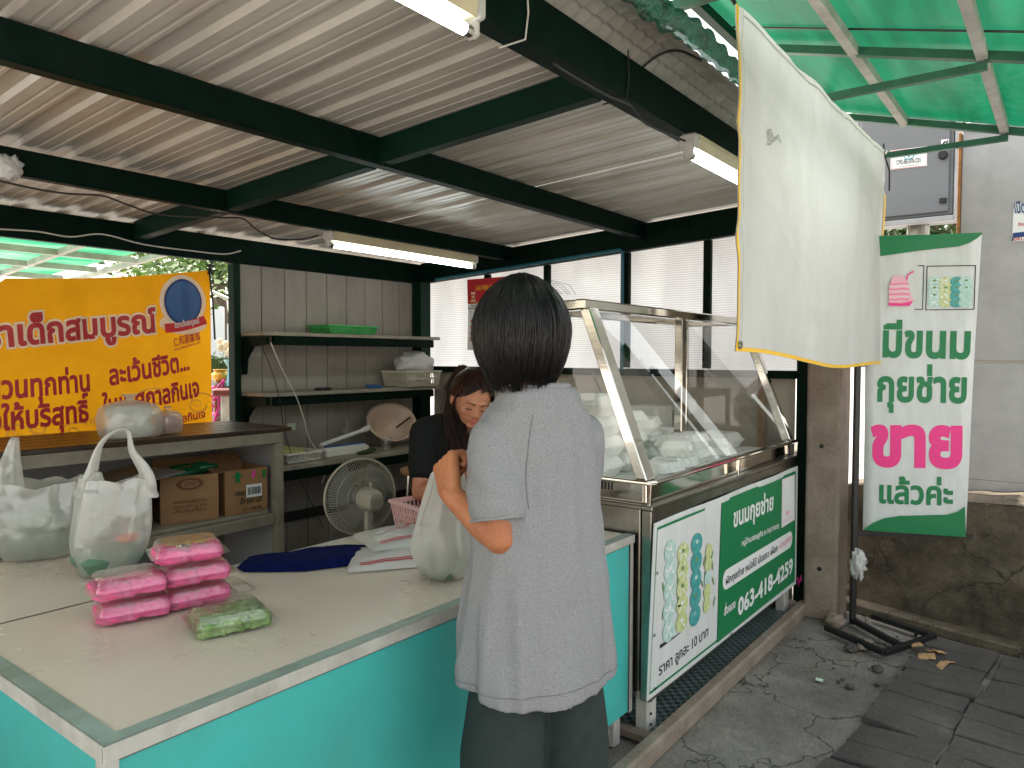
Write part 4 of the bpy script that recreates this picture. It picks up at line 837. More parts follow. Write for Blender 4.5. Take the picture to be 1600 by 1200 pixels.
part('panel_edging', 'white_paint', ct, lambda b: [b.box((X0 + .01, Y0 + .001, .425), (.024, .008, .618), bev=.001), b.box((X0 + .001, Y0 + .015, .425), (.008, .024, .618), bev=.001)])
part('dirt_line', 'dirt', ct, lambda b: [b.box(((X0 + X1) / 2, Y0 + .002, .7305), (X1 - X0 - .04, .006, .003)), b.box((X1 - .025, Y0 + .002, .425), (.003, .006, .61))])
for x, y in ((X1 - .06, Y0 + .05), (X1 - .06, Y1 - .05), (X0 + .04, Y0 + .045), (X0 + .04, Y1 - .05)): part('leg', 'white_paint', ct, lambda b: b.box((x, y, .366), (.045, .045, .732), bev=.003))
part('foot_rail', 'white_paint', ct, lambda b: [b.box((X1 - .06, (Y0 + Y1) / 2, .075), (.035, .62, .04), bev=.003), b.box(((X0 + X1) / 2 - .02, Y0 + .05, .06), (X1 - X0 - .17, .035, .035), bev=.003)])
lt = thing('side_table', 'cream laminate side table behind the counter carrying two plastic bags', 'table', (.2, 2.3, 0))
part('table_top', 'laminate', lt, lambda b: b.box((.08, 2.335, ZT - .014), (1.9, .60, .024), bev=.002))
part('joint_gap', 'dirt', lt, lambda b: b.box((.08, 2.0305, ZT - .012), (1.9, .007, .02)))
for x, y in ((.98, 2.1), (.98, 2.58)): part('leg', 'white_paint', lt, lambda b: b.box((x, y, .366), (.045, .045, .73), bev=.003))
part('side_panel', 'turquoise', lt, lambda b: b.box((X0 - 1.0, 2.33, .42), (.01, .55, .6)))
# ================================================================== DISPLAY CASE
dc = thing('display_case', 'stainless steel food display case with slanted glass front and printed menu board', 'display case', (3.26, 1.5, 0))
DX0, DX1, DY0, DY1 = 2.385, 4.14, 1.185, 1.86
def dbody(b):
    b.box(((DX0 + DX1) / 2, DY0 + .02, .50), (DX1 - DX0, .04, .70), bev=.004); b.box((DX0 + .025, (DY0 + DY1) / 2, .52), (.05, DY1 - DY0 - .09, .68), bev=.004); b.box((DX1 - .02, (DY0 + DY1) / 2, .52), (.04, DY1 - DY0 - .09, .68), bev=.004)
    b.box(((DX0 + DX1) / 2, DY1 - .02, .52), (DX1 - DX0 - .02, .04, .68), bev=.004)
part('body', 'steel_worn', dc, dbody)
part('deck', 'steel_worn', dc, lambda b: b.box(((DX0 + DX1) / 2, (DY0 + DY1) / 2, .858), (DX1 - DX0 + .01, DY1 - DY0 + .01, .018), bev=.004))
part('tray', 'foam_dark', dc, lambda b: b.box(((DX0 + DX1) / 2, 1.55, .885), (DX1 - DX0 - .08, .56, .03), bev=.004))
part('skirt', 'steel', dc, lambda b: [b.box(((DX0 + DX1) / 2, 1.222, .908), (DX1 - DX0 - .04, .012, .08), bev=.003), b.box((DX0 + .03, 1.53, .905), (.012, .6, .075), bev=.003)])
part('vent_slots', 'black', dc, lambda b: [b.box((DX0 + .022, 1.36 + .014 * k, .918), (.003, .005, .03)) for k in list(range(6)) + [14, 15, 16, 17]])
for k, (x, lab) in enumerate(((DX0 + .04, ''), (DX1 - .03, ''))):
    part('slanted_post', 'steel', dc, lambda b: b.span((x, 1.225, .945), (x, 1.475, 1.585), .07 if k == 0 else .05, .042, up=(0, 1, -.4), bev=.004))
part('top_rail', 'steel', dc, lambda b: b.box(((DX0 + DX1) / 2, 1.485, 1.60), (DX1 - DX0 + .03, .05, .04), bev=.006))
part('top_rail', 'steel', dc, lambda b: b.box((DX0 + .04, 1.66, 1.60), (.06, .31, .04), bev=.006))
part('top_rail', 'steel', dc, lambda b: b.box((DX1 - .03, 1.66, 1.60), (.05, .31, .04), bev=.006))
part('top_rail', 'steel', dc, lambda b: b.box(((DX0 + DX1) / 2, 1.83, 1.60), (DX1 - DX0 + .02, .035, .035), bev=.006))
for x in (DX0 + .03, DX1 - .03): part('back_post', 'steel', dc, lambda b: b.box((x, 1.83, 1.24), (.035, .035, .68), bev=.004))
part('centre_post', 'steel', dc, lambda b: b.box((3.29, 1.49, 1.24), (.05, .04, .68), bev=.004))
part('front_glass', 'case_glass', dc, lambda b: b.poly([(DX0 + .07, 1.232, .955), (DX1 - .05, 1.232, .955), (DX1 - .05, 1.472, 1.58), (DX0 + .07, 1.472, 1.58)]))
part('side_glass', 'case_glass', dc, lambda b: b.poly([(DX0 + .03, 1.25, .95), (DX0 + .03, 1.82, .95), (DX0 + .03, 1.82, 1.58), (DX0 + .03, 1.49, 1.58)]))
part('side_glass', 'case_glass', dc, lambda b: b.poly([(DX1 - .03, 1.25, .95), (DX1 - .03, 1.82, .95), (DX1 - .03, 1.82, 1.58), (DX1 - .03, 1.49, 1.58)]))
part('top_glass', 'case_glass', dc, lambda b: b.poly([(DX0 + .07, 1.5, 1.612), (DX1 - .05, 1.5, 1.612), (DX1 - .05, 1.82, 1.612), (DX0 + .07, 1.82, 1.612)]))
part('guard_rail', 'steel', dc, lambda b: b.tube([(DX0 - .01, 1.55, .95), (DX0 - .012, 1.3, .95), (DX0 - .012, 1.195, .95), (DX0 + .02, 1.18, .95), (3.2, 1.178, .95), (DX1 + .02, 1.18, .95), (DX1 + .05, 1.185, .95)], .0085, 10))
for x in (DX0 - .008, 3.25, DX1 + .0): part('rail_support', 'steel', dc, lambda b: b.span((x, 1.19, .868), (x, 1.186, .945), .016, .014, up=(0, 1, 0), bev=.002))
for x in (DX0 + .06, DX1 - .08):
    for y in (1.23, 1.8): part('leg', 'white_paint', dc, lambda b: b.box((x, y, .11), (.075, .05, .085 * 2 - .001), bev=.004))
part('bracket_panel', 'white_paint', dc, lambda b: b.box((DX1 - .02, 1.5, .14), (.03, .5, .16), bev=.004))
def rivets(b):
    for z in (.05, .09, .14): b.lathe([(.005, 0), (.005, .004)], (DX0 + .045, 1.203, z), 10, Matrix.Rotation(math.pi / 2, 3, 'X'), True, True)
part('rivets', 'black', dc, rivets)
# sign on the case
SYc = 1.176
g = lambda x, y: (lambda w: (w.x, w.z))(onY(x, y, SYc))
wob = lambda off: (lambda u, v: (u, SYc - off - .004 * math.sin(u * 9) * max(0, 1 - abs(v - .8) * 3) - .004 * max(0, math.sin(u * 5 + 1)) * max(0, .4 - v) * 2, v))
sg = MB(); sg.use('vinyl_sign'); BL, BR, TR_, TL = g(1010, 1096), g(1243, 912), g(1247, 728), g(1021, 818)
gquad(sg, [BL, BR, TR_, TL], wob(0), 30, 12); sgn = sg.build('menu_board', None, dc, thick=.003)
pb = MB(); f1 = wob(.003); f2 = wob(.005); f3 = wob(.0065); f4 = wob(.008)
# border + green field
bl, br_, tr_, tl = g(1014, 1083), g(1240, 907), g(1243, 737), g(1026, 826)
strip(pb, [bl, br_, tr_, tl], .010, f1, 'print_green', True)
ml_b, ml_t = g(1119, 1004), g(1125, 786)
gq = [ml_b, br_, tr_, ml_t]; pb.use('print_green'); gquad(pb, gq, f2, 14, 6)
pb.use('print_white'); gquad(pb, [g(1219, 825), g(1240, 812), g(1241, 741), g(1220, 749)], f3, 2, 2)
strip(pb, [g(1219.5, 824), g(1239, 812), g(1240, 742), g(1221, 750)], .003, f4, 'print_pale_pink', True); disc(pb, g(1229, 799), .035, .018, f4, mt='print_pale_pink'); disc(pb, (g(1229, 799)[0], g(1229, 799)[1] + .012), .026, .012, wob(.0095), mt='print_white'); text(pb, 'ขนมไทย 25 บาท', g(1221, 817), g(1238, 806), .008, f4, .01, 'print_pale_pink')
text(pb, 'ขนมกุยช่าย', g(1143.5, 824), g(1206, 795), .063, f3, .03, 'print_white')
text(pb, 'หมู่บ้านเศรษฐกิจ ซ.1ค(บางแค)', g(1157, 853), g(1215, 824), .020, f3, .02, 'print_white')
c0, c1 = Vector(g(1133, 905)), Vector(g(1232, 843)); pv = [c0.lerp(c1, i / 10) for i in range(11)]
def pill(b, w, fn):
    d = (c1 - c0).normalized(); q_ = Vector((-d.y, d.x)); pts = []; r = w / 2
    for i in range(9): a = -math.pi / 2 + math.pi * i / 8; pts.append(c1 + d * r * math.cos(a) + q_ * r * math.sin(a))
    for i in range(9): a = math.pi / 2 + math.pi * i / 8; pts.append(c0 + d * r * math.cos(a) + q_ * r * math.sin(a))
    b.poly([fn(*p) for p in pts])
pb.use('print_white'); pill(pb, .088, f3)
text(pb, 'ผักกุยช่าย หน่อไม้ มันแกว เผือก', g(1131, 914), g(1213, 860), .026, f4, .012, 'print_black'); text(pb, 'หัวหมู่เผือก', g(1215, 858), g(1236, 842), .024, f4, .012, 'print_pale_pink')
text(pb, '063-418-4259', g(1151, 962), g(1236.5, 893), .075, f3, .035, 'print_white'); text(pb, 'สั่งจอง', g(1129, 962), g(1147, 948), .028, f3, .025, 'print_white')
text(pb, 'ราคา ลูกละ 10 บาท', g(1028, 1056), g(1106, 992), .032, f1, .012, 'print_black')
def dump(b, fn0, cx, cy, rx, ry, kind, rs, k=0):
    m1, m2 = {'w': ('print_mint', 'print_white'), 'y': ('print_lime', 'print_white'), 't': ('print_teal', 'print_mint')}[kind]
    f_ = lambda o: (lambda u, v: Vector(fn0(u, v)) + OFFV * o)
    disc(b, (cx, cy), rx, ry, f_(.001 + k * .0001), 22, mt=m1)
    for i in range(9):
        a = i * .7 + rs.random(); disc(b, (cx + rx * .5 * math.cos(a), cy + ry * .5 * math.sin(a)), rx * .34, ry * .11, f_(.0016 + i * .00005), 10, rot=math.atan2(ry * math.sin(a), rx * math.cos(a)), mt=m2 if i % 2 else m1)
    disc(b, (cx, cy + ry * .2), rx * .28, ry * .22, f_(.0024), 12, mt='print_leaf' if rs.random() < .5 else m2)
OFFV = V(0, -1, 0)
rs = random.Random(11)
for ci, (px, kd, y0, y1) in enumerate(((1047, 'w', 845, 1000), (1067, 'y', 850, 985), (1088, 't', 835, 975), (1106, 'w', 850, 955))):
    A_, B2 = Vector(g(px, y0)), Vector(g(px - 4, y1))
    n = 5
    for i in range(n):
        p = A_.lerp(B2, (i + .5) / n); ry = abs(A_.y - B2.y) / n * .58; rx = .052 if ci < 3 else .035; dump(pb, f1, p.x, p.y, rx, ry, kd if not (ci == 3) else rs.choice('yw'), rs, ci * 5 + i)
for i in range(14): px = rs.choice((1058, 1098, 1112, 1036)); disc(pb, g(px + rs.uniform(-3, 3), rs.uniform(850, 980)), .006, .024, wob(.0042), 8, rot=rs.uniform(-.8, .8), mt='print_leaf')
strip(pb, [g(1030, 1010), g(1045, 1000), g(1062, 988)], lambda t: .012 * (1 - t) + .002, wob(.0042), 'print_black')
for px, py in ((1024, 895), (1020, 992), (1021, 1075), (1140, 990), (1200, 945), (1180, 962), (1080, 1040)): disc(pb, g(px, py), .006, .006, f4, 8, mt='black')
po = pb.build('printing', None, sgn)
# tiled plinth
pl = thing('tiled_plinth', 'low concrete plinth with green checked tiles under the display case', 'plinth', (3.2, 1.5, 0))
part('tile_surface', 'check_tile', pl, lambda b: b.box((3.27, 1.55, .014), (1.72, .74, .028)))
part('kerb', 'concrete', pl, lambda b: [b.box((2.85, 1.14, .03), (2.7, .055, .075), bev=.01), b.box((4.12, 1.5, .03), (.045, .66, .07), bev=.008), b.box((2.385, 1.45, .02), (.04, .55, .04), bev=.008)])
mat('pink_bag', (.6, .02, .2), .5)
lump((4.19, 1.165, .16), (.035, .03, .12), 3, 2, 'pink_bag', 'plastic_bag', 'magenta plastic bag tucked between display case and concrete column', 'bag', .3)
# ================================================================== FOAM BOXES in the case
def foambox(w, d, h, label):
    t = thing('foam_box', label, 'box', (0, 0, 0), 'white foam boxes in the display case'); r = .02
    part('tray', 'foam', t, lambda b: b.loft([rring(0, 0, z, w * a, d * a, r, 3) for z, a in ((.0, .78), (.004, .8), (h * .46, .97), (h * .47, 1.02), (h * .5, 1.02))], True, True))
    part('lid', 'foam', t, lambda b: b.loft([rring(0, 0, z, w * a, d * a, r, 3) for z, a in ((h * .51, 1.02), (h * .54, 1.01), (h * .56, .96), (h * .93, .8), (h, .74))], True, True))
    part('tab', 'foam', t, lambda b: b.box((0, -d * .52, h * .5), (w * .3, .012, .006), bev=.002))
    return t
fb = foambox(.24, .21, .085, 'bottom large foam box of the left stack in the display case'); fs = foambox(.17, .145, .07, 'small foam box at the bottom of the middle front stack')
first = {id(fb): True, id(fs): True}
TRZ = .901
plan = [(fb, 2.66, 1.60, 0, .05, 'large foam box at the bottom of the left stack, behind the customer'), (fb, 2.665, 1.60, 1, -.04, 'large foam box second from the bottom of the left stack'), (fb, 2.66, 1.605, 2, .06, 'large foam box third from the bottom of the left stack'), (fb, 2.67, 1.60, 3, .02, 'large foam box on top of the left stack'),
 (fb, 2.92, 1.62, 0, .1, 'large foam box at the bottom of the second stack'), (fb, 2.93, 1.62, 1, .12, 'large foam box in the middle of the second stack'), (fb, 2.94, 1.63, 2, .0, 'large foam box on top of the second stack'),
 (fs, 2.86, 1.36, 0, .3, 'small foam box at the foot of the slanted left post'), (fs, 3.09, 1.42, 0, -.1, 'small foam box lowest in the middle front stack'), (fs, 3.09, 1.43, 1, .2, 'small foam box topmost in the middle front stack'),
 (fs, 3.29, 1.43, 0, .15, 'small foam box lowest beside the centre post'), (fs, 3.30, 1.44, 1, -.15, 'small foam box resting on another beside the centre post'), (fs, 3.22, 1.64, 0, .1, 'small foam box low at the back of the case'), (fs, 3.23, 1.64, 1, .0, 'small foam box second from bottom at the back of the case'), (fs, 3.23, 1.65, 2, .1, 'small foam box topmost at the back of the case'), (fs, 3.44, 1.62, 0, .2, 'small foam box low behind the centre post'), (fs, 3.44, 1.63, 1, -.1, 'small foam box raised behind the centre post'),
 (fs, 2.78, 1.34, 0, -.2, 'small foam box close behind the foot of the left slanted post'), (fs, 2.98, 1.35, 0, .05, 'small foam box in the front row left of the middle stack'), (fs, 2.99, 1.37, 1, .35, 'small foam box tilted on the front row left of the middle stack'), (fs, 3.44, 1.37, 0, .4, 'small foam box in the front row right of the centre post'), (fs, 3.10, 1.60, 2, .3, 'small foam box raised high behind the middle front stack'),
 (fb, 3.70, 1.50, 0, .25, 'large foam box lying alone right of the centre post'), (fb, 3.95, 1.56, 0, -.1, 'large foam box at the far right end of the case')]
for src, x, y, k, rz, lab in plan:
    h = .085 if src is fb else .07; o = src if first.pop(id(src), None) else copy_tree(src); o.location = (x, y, TRZ + k * (h + .001)); o.rotation_euler.z = rz; o['label'] = lab
# ================================================================== CLAMSHELL PACKS
def food(b, w, d, z0, h, seed, kind):
    rs = random.Random(seed); b.smooth = True
    if kind == 'pink': n = [(i, j) for i in range(2) for j in range(1)]; nx, ny = 2, 1
    else: n = [(i, j) for i in range(3) for j in range(3)]; nx, ny = 3, 3
    for i, j in n:
        cx = -w / 2 + w * (i + .5) / nx; cy = -d / 2 + d * (j + .5) / ny
        b.ell((cx, cy, z0 + h / 2 + rs.uniform(-.002, .002)), (w / nx * .72, d / ny * (.54 if kind == 'pink' else .66), h * .56), 30, 16, None, lambda q, p: Vector((math.copysign(abs(q.x) ** .6, q.x) * w / nx * .66, math.copysign(abs(q.y) ** .45, q.y) * d / ny * (.5 if kind == 'pink' else .58), math.copysign(abs(q.z) ** .6, q.z) * h * .5)) * (1 + (.16 if kind == 'pink' else .45) * noise.noise(Vector((q.x * 3, q.y * 4, q.z * 1.5)) + Vector((seed * 3 + i, j, 0)))))
def pack(label, kind, seed, topper=None):
    t = thing('food_pack', label, 'food pack', (0, 0, 0), 'clear plastic food packs on the counter'); w, d, h = .168, .140, .054
    part('base', 'clear_plastic', t, lambda b: b.loft([rring(0, 0, z, w * a, d * a, .018, 4) for z, a in ((.001, .8), (.003, .84), (.022, .95), (.023, 1.06), (.024, 1.10))], True, False), smooth=False)
    part('lid', 'clear_plastic', t, lambda b: b.loft([rring(0, 0, z, w * a, d * a, .018, 4) for z, a in ((.0245, 1.10), (.0255, 1.02), (.027, .96), (h - .006, .86), (h - .002, .82), (h - .002, .78), (h, .76))], False, True))
    part('food', 'pink_food' if kind == 'pink' else 'green_food', t, lambda b: food(b, w * .86, d * .88, .003, .036, seed, kind))
    if topper: part('topping', 'dark_food', t, lambda b: [b.ell((x, y, .040), (.018, .014, .007), 9, 6, None, lambda q, p: p * (1 + .3 * noise.noise(q * 3))) for x, y in ((-.03, .015), (.005, .02), (.035, .01), (-.01, -.015))])
    return t
pk = pack('bottom pink food pack of the front pair', 'pink', 1)
c_ = onZ(208, 972, .775); cB = onZ(310, 945, .775)
C1 = onZ(208, 962, .7605); C2 = onZ(303, 940, .7605)
C1.z = C2.z = .7605
pr_ = [(C1, 0, -.30, 'lower pink food pack of the front left pair'), (C1 + V(-.005, .012, 0), 1, -.22, 'upper pink food pack of the front left pair'), (C2, 0, -.2, 'lowest pink food pack of the rear stack of three'), (C2 + V(.005, .005, 0), 1, -.28, 'middle pink food pack of the rear stack of three')]
for i, (c, k, rz, lab) in enumerate(pr_): o = pk if i == 0 else copy_tree(pk); o.location = c + V(0, 0, .0555 * k); o.rotation_euler.z = rz; o['label'] = lab
o = pack('pink food pack with dark topping, on top of the rear stack of three', 'pink', 5, True); o.location = C2 + V(-.01, .01, .111); o.rotation_euler.z = -.35
o = pack('green leafy dumpling pack standing alone nearest the front edge of the counter', 'green', 8); o.location = (.965, 1.575, .7605); o.rotation_euler.z = -.30
# spare clear lid behind packs
solo('empty_pack', 'clear_plastic', lambda b: b.loft([rring(1.10, 1.84, z, .15 * a, .12 * a, .018, 4, -.2) for z, a in ((.7615, 1.1), (.763, 1.0), (.776, .88), (.778, .84))], False, True), 'empty clear lid lying behind the pink packs on the counter', 'lid', (1.1, 1.84, .76))
# ================================================================== PLASTIC BAGS
def bag(name, label, c, w, d, h, rz, seed, handles=1, contents=(), film='bag_film', hh=.16, hx=(.0,), open_=True, lean=(0, 0)):
    t = thing(name, label, 'bag', c, 'white plastic carrier bags'); C = Vector(c); X = Matrix.Rotation(rz, 3, 'Z'); n = 72; ns = 26
    def rad(v):   # profile: full low, slightly narrower shoulder
        return .70 + .30 * math.sin(min(1, v * 2.6) * math.pi / 2) - .22 * max(0, v - .4) ** 1.3
    def f(b):
        b.smooth = True; rings = []
        for k in range(ns + 1):
            v = k / ns; rr = rad(v); ring = []
            for j in range(n):
                a = 2 * math.pi * j / n; ca, sa = math.cos(a), math.sin(a); e = .62; x = math.copysign(abs(ca) ** e, ca); y = math.copysign(abs(sa) ** e, sa)
                fold = 1 + .055 * noise.noise(Vector((x * 2.2 + seed, y * 2.2, v * 1.6))) * (1 + v) + .035 * math.sin(a * 9 + seed + 3 * noise.noise(Vector((v * 2, seed, 0)))) * v + .02 * noise.noise(Vector((x * 7, y * 7, v * 5 + seed)))
                fl = 1 - .45 * max(0, v - .62) * (1 if True else 0)
                z = h * v + .02 * noise.noise(Vector((ca * 1.5, sa * 1.5, seed))) * v - .10 * h * (abs(x) < .45) * max(0, (v - .85)) * 4 * (1 - abs(x) / .45)
                ring.append(C + X @ V(x * w / 2 * rr * fold + lean[0] * v, y * d / 2 * rr * fold * fl + lean[1] * v, z + .003))
            rings.append(ring)
        b.loft(rings, True, False)
        # handles: tapered gathered loops rising from the two ends
        for sx in ([-1, 1] if handles == 2 else [handles]):
            base = V(sx * w * .36 * rad(1) + lean[0], lean[1], h * .9)
            rr = []; m = 14
            for i in range(m + 1):
                t_ = i / m; tx = base.x - sx * (w * .36 * rad(1)) * (t_ ** 1.2) * (hx[0] if len(hx) else 0); wd = d * .34 * (1 - t_) ** 1.6 + .014; wx = w * .12 * (1 - t_) + .010
                rr.append([C + X @ (V(tx, base.y, base.z + hh * t_) + V(math.cos(q) * wx * (1 + .25 * math.sin(q * 5 + seed)), math.sin(q) * wd * (1 + .15 * math.sin(q * 7 + t_ * 4)), 0)) for q in [2 * math.pi * j / 20 for j in range(20)]])
            b.loft(rr, False, True)
    part('film', film, t, f)
    for nm, mm, fn in contents: part(nm, mm, t, lambda b: fn(b, C, X))
    return t
mat('inner_white', (.55, .62, .56), .5, var=.2, vs=14); mat('inner_green', (.12, .25, .17), .5, var=.3, vs=14)
def two(b, C, X):
    for z, w_, rz in ((.012, .15, .1), (.082, .15, -.1)): b.loft([[C + Matrix.Rotation(rz, 3, 'Z') @ p for p in rring(0, 0, z + dz, w_ * a, .12 * a, .02, 3)] for dz, a in ((0, .8), (.03, 1), (.035, 1), (.062, .8))], True, True)
def one(b, C, X): b.loft([[C + p for p in rring(0, 0, .012 + dz, .17 * a, .13 * a, .02, 3)] for dz, a in ((0, .8), (.03, 1), (.035, 1), (.06, .8))], True, True)
def orange(b, C, X): b.ell(C + X @ V(.05, -.03, .10), (.035, .025, .015), 10, 7)
# left bag (partly outside the frame) and right bag with looped handles
b1 = onZ(62, 868, .7625); b2 = onZ(168, 893, .7625)
bag('plastic_bag', 'bulging white plastic bag with one upright knotted handle at the left frame edge', (b1.x, b1.y, .7625), .27, .20, .235, -.45, 2.0, 1 - 2, (('inner_box', 'inner_green', two), ('orange_sachet', 'inner_white', orange)), hh=.17, hx=(.30,))
t = bag('plastic_bag', 'tall white plastic bag with open looped handles behind the pink packs', b2, .205, .16, .275, -.25, 7.0, 0.0001 and -1, (('inner_box', 'inner_green', one), ('orange_sachet', 'red_orange', orange)), hh=.05, hx=(.2,), lean=(.03, 0))
# looped handle of the tall bag
def loop(b):
    b.smooth = True; X = Matrix.Rotation(-.62, 3, 'Z'); C = b2 + V(.03, 0, .25); pts = [(-.085, 0, -.02), (-.07, 0, .05), (-.03, 0, .13), (.0, 0, .165), (.03, 0, .16), (.05, 0, .10), (.075, 0, .04), (.08, 0, -.02)]
    # catmull through pts
    P = [C + X @ (V(*p) + V(.007 * math.sin(i * 2.3), .012 * math.sin(i * 1.7 + 1), .004 * math.sin(i * 3))) for i, p in enumerate(pts)]; out = []
    for i in range(len(P) - 1):
        a, p, q_, d = P[max(0, i - 1)], P[i], P[i + 1], P[min(len(P) - 1, i + 2)]
        for k in range(6): s_ = k / 6; out.append(.5 * ((2 * p) + (q_ - a) * s_ + (2 * a - 5 * p + 4 * q_ - d) * s_ ** 2 + (-a + 3 * p - 3 * q_ + d) * s_ ** 3))
    out.append(P[-1]); b.tube(out, lambda s_: (.009 + .045 * (abs(2 * s_ - 1) ** 2.2)) * (1 + .25 * math.sin(s_ * 31) * noise.noise(Vector((s_ * 9, 1, 1)))), 16, cap=False, flat=.45)
part('handle', 'bag_film_thick', t, loop)
# two bags on the ledge
L1 = onZ(192, 684, 1.012); L2 = onZ(250, 682, 1.012)
def white_boxes(b, C, X):
    for k in range(2): b.loft([[C + X @ p for p in rring(0, 0, .006 + .075 * k + dz, .19 * a, .14 * a, .02, 3)] for dz, a in ((0, .82), (.035, 1), (.04, 1), (.072, .8))], True, True)
def knot(name, label, c, w, d, h, rz, seed, cont):
    t = thing(name, label, 'bag', c, 'tied bags on the plank ledge'); C = Vector(c); X = Matrix.Rotation(rz, 3, 'Z')
    def f(b):
        b.smooth = True; rings = []; n = 48
        for v, s_ in ((0, .82), (.03, .95), (.15, 1.03), (.5, 1.05), (.78, 1.0), (.9, .8), (.97, .45), (1.02, .13), (1.07, .1), (1.13, .22), (1.18, .28)):
            rings.append([C + X @ V(math.copysign(abs(math.cos(a)) ** .6, math.cos(a)) * w / 2 * s_ * (1 + .07 * noise.noise(Vector((math.cos(a) * 3, math.sin(a) * 3, v * 3 + seed)))+ .04 * math.sin(a * 11) * (v > .8)), math.copysign(abs(math.sin(a)) ** .6, math.sin(a)) * d / 2 * s_ * (1 + .07 * noise.noise(Vector((math.cos(a) * 3, math.sin(a) * 3, v * 3 + seed + 9)))), h * v + .002) for a in [2 * math.pi * j / n for j in range(n)]])
        b.loft(rings, True, False)
    part('film', 'bag_film', t, f)
    for nm, mm, fn in cont: part(nm, mm, t, lambda b: fn(b, C, X))
    return t
knot('plastic_bag', 'tied white bag of stacked foam boxes on the dark plank ledge', (1.68, 3.56, 1.012), .26, .18, .175, -.1, 1, (('foam_box', 'foam', white_boxes),))
mat('pink_inner', (.65, .25, .28), .5, var=.3, vs=20)
knot('plastic_bag', 'small tied bag with pink contents right of the tied white bag on the ledge', (1.885, 3.60, 1.012), .12, .11, .115, .2, 6, (('pink_contents', 'pink_inner', lambda b, C, X: b.ell(C + V(0, 0, .05), (.055, .05, .045), 16, 10, None, lambda q, p: p * (1 + .1 * noise.noise(q * 3)))),))
# ================================================================== BAG BUNDLES, PINK BASKET, CLOTH
def bundle(b, c, w, d, h, rz, seed, top):
    X = Matrix.Rotation(rz, 3, 'Z'); b.smooth = True
    def f(u, v):
        s = math.sin(math.pi * min(1, max(0, u))) ** .35 * math.sin(math.pi * min(1, max(0, v))) ** .35; return V(c[0], c[1], c[2]) + X @ V((u - .5) * w * (1 + .03 * noise.noise(Vector((v * 4, seed, 0)))), (v - .5) * d * (1 + .05 * noise.noise(Vector((u * 4, seed, 2)))), h * s + .004 * noise.noise(Vector((u * 9, v * 9, seed))) * s + .002)
    b.grid(f, 36, 24); return f
for k, (c, w, d, h, rz, lab) in enumerate((((1.66, 1.655, .7615), .42, .24, .035, -.62, 'flat white bundle of folded carrier bags, lower one, next to the navy cloth'), ((1.745, 1.735, .797), .36, .23, .036, -.40, 'crumpled clear bundle of red printed bags lying on the flat white bundle'))):
    t = thing('bag_bundle', lab, 'bag bundle', c, 'bundles of folded carrier bags'); fr = []
    b = MB(); b.use('white_bag' if k == 0 else 'bag_film_thick'); fr.append(bundle(b, c, w, d, h, rz, k * 5, 0)); b.build('wrap', None, t)
    if k == 1: 
        b = MB(); b.use('white_bag'); bundle(b, (c[0], c[1], c[2] - .002), w * .96, d * .94, h * .85, rz, 5, 0); b.build('folded_bags', None, t)
    b = MB(); fu = fr[0]; X = Matrix.Rotation(rz, 3, 'Z')
    def onf(o): return lambda u, v: fu(u, v) + V(0, 0, .0022 + o)
    for vv in ((.08, .12) if k == 0 else (.1, .15)): strip(b, [(u / 24, vv) for u in range(2, 23)], .02, onf(0), 'print_red')
    if k == 1:
        for i in range(26):
            rs = random.Random(i); u0 = rs.uniform(.45, .7); vv = rs.uniform(.3, .8); strip(b, [(u0 + q_ * .03, vv + .02 * math.sin(q_ * 2 + i)) for q_ in range(7)], .022, onf(.001 * rs.random()), 'print_red')
        text(b, 'PREMIUM', (.2, .42), (.44, .42), .08, onf(.002), .01, 'print_red')
        b.use('print_red'); b.poly([onf(.003)(x, y) for x, y in ((.42, .55), (.5, .75), (.58, .55), (.54, .55), (.5, .66), (.46, .55))]); b.poly([onf(.003)(x, y) for x, y in ((.55, .55), (.63, .78), (.72, .55), (.68, .55), (.63, .67), (.59, .55))])
    else:
        for i in range(10): strip(b, [(.62 + q_ * .03, .12 + .012 * i + .01 * math.sin(q_ + i)) for q_ in range(11)], .012, onf(.0005), 'print_red')
    b.build('printing', None, t)
basket('basket', 'pink plastic basket of orange packets on the counter in front of the fan', 'basket', (2.03, 1.86, .762), .32, .25, .105, 'pink_plastic', -.22, rows=3)
def packets(b):
    rs = random.Random(3); b.smooth = True
    for i in range(9): b.ell((2.03 + rs.uniform(-.09, .1), 1.86 + rs.uniform(-.07, .07), .80 + .006 * i), (.06, .022, .014), 12, 8, Matrix.Rotation(rs.uniform(-1, 1), 3, 'Z') @ Matrix.Rotation(rs.uniform(-.4, .4), 3, 'Y'), lambda q, p: p * (1 + .2 * noise.noise(q * 2 + Vector((i, 0, 0)))))
solo('food_packets', 'red_orange', packets, 'heap of orange red packets inside the pink basket', 'packets', (2.03, 1.86, .77))
def cloth(b):
    b.smooth = True; X = Matrix.Rotation(-.60, 3, 'Z'); out = [(-.21, -.015), (-.19, .05), (-.10, .075), (.0, .085), (.06, .10), (.085, .075), (.13, .095), (.25, .06), (.26, -.01), (.16, -.065), (.10, -.09), (-.02, -.105), (-.13, -.075), (-.19, -.055)]
    n = len(out); C = V(1.425, 1.875, .7612); rows = []
    for s_, z in ((0, .026), (.25, .027), (.5, .026), (.75, .024), (.93, .017), (1.0, .006), (.995, .001)):
        ring = []
        for i in range(n * 4):
            a = out[i // 4]; c = out[(i // 4 + 1) % n]; f = (i % 4) / 4; x = (a[0] + (c[0] - a[0]) * f) * s_; y = (a[1] + (c[1] - a[1]) * f) * s_; fold = noise.noise(Vector((x * 9 + y * 12, y * 25, 1))); ring.append(C + X @ V(x, y, z + .014 * fold * (s_ < .97) * (.4 + .6 * s_)))
        rows.append(ring)
    b.loft(rows, True, False)
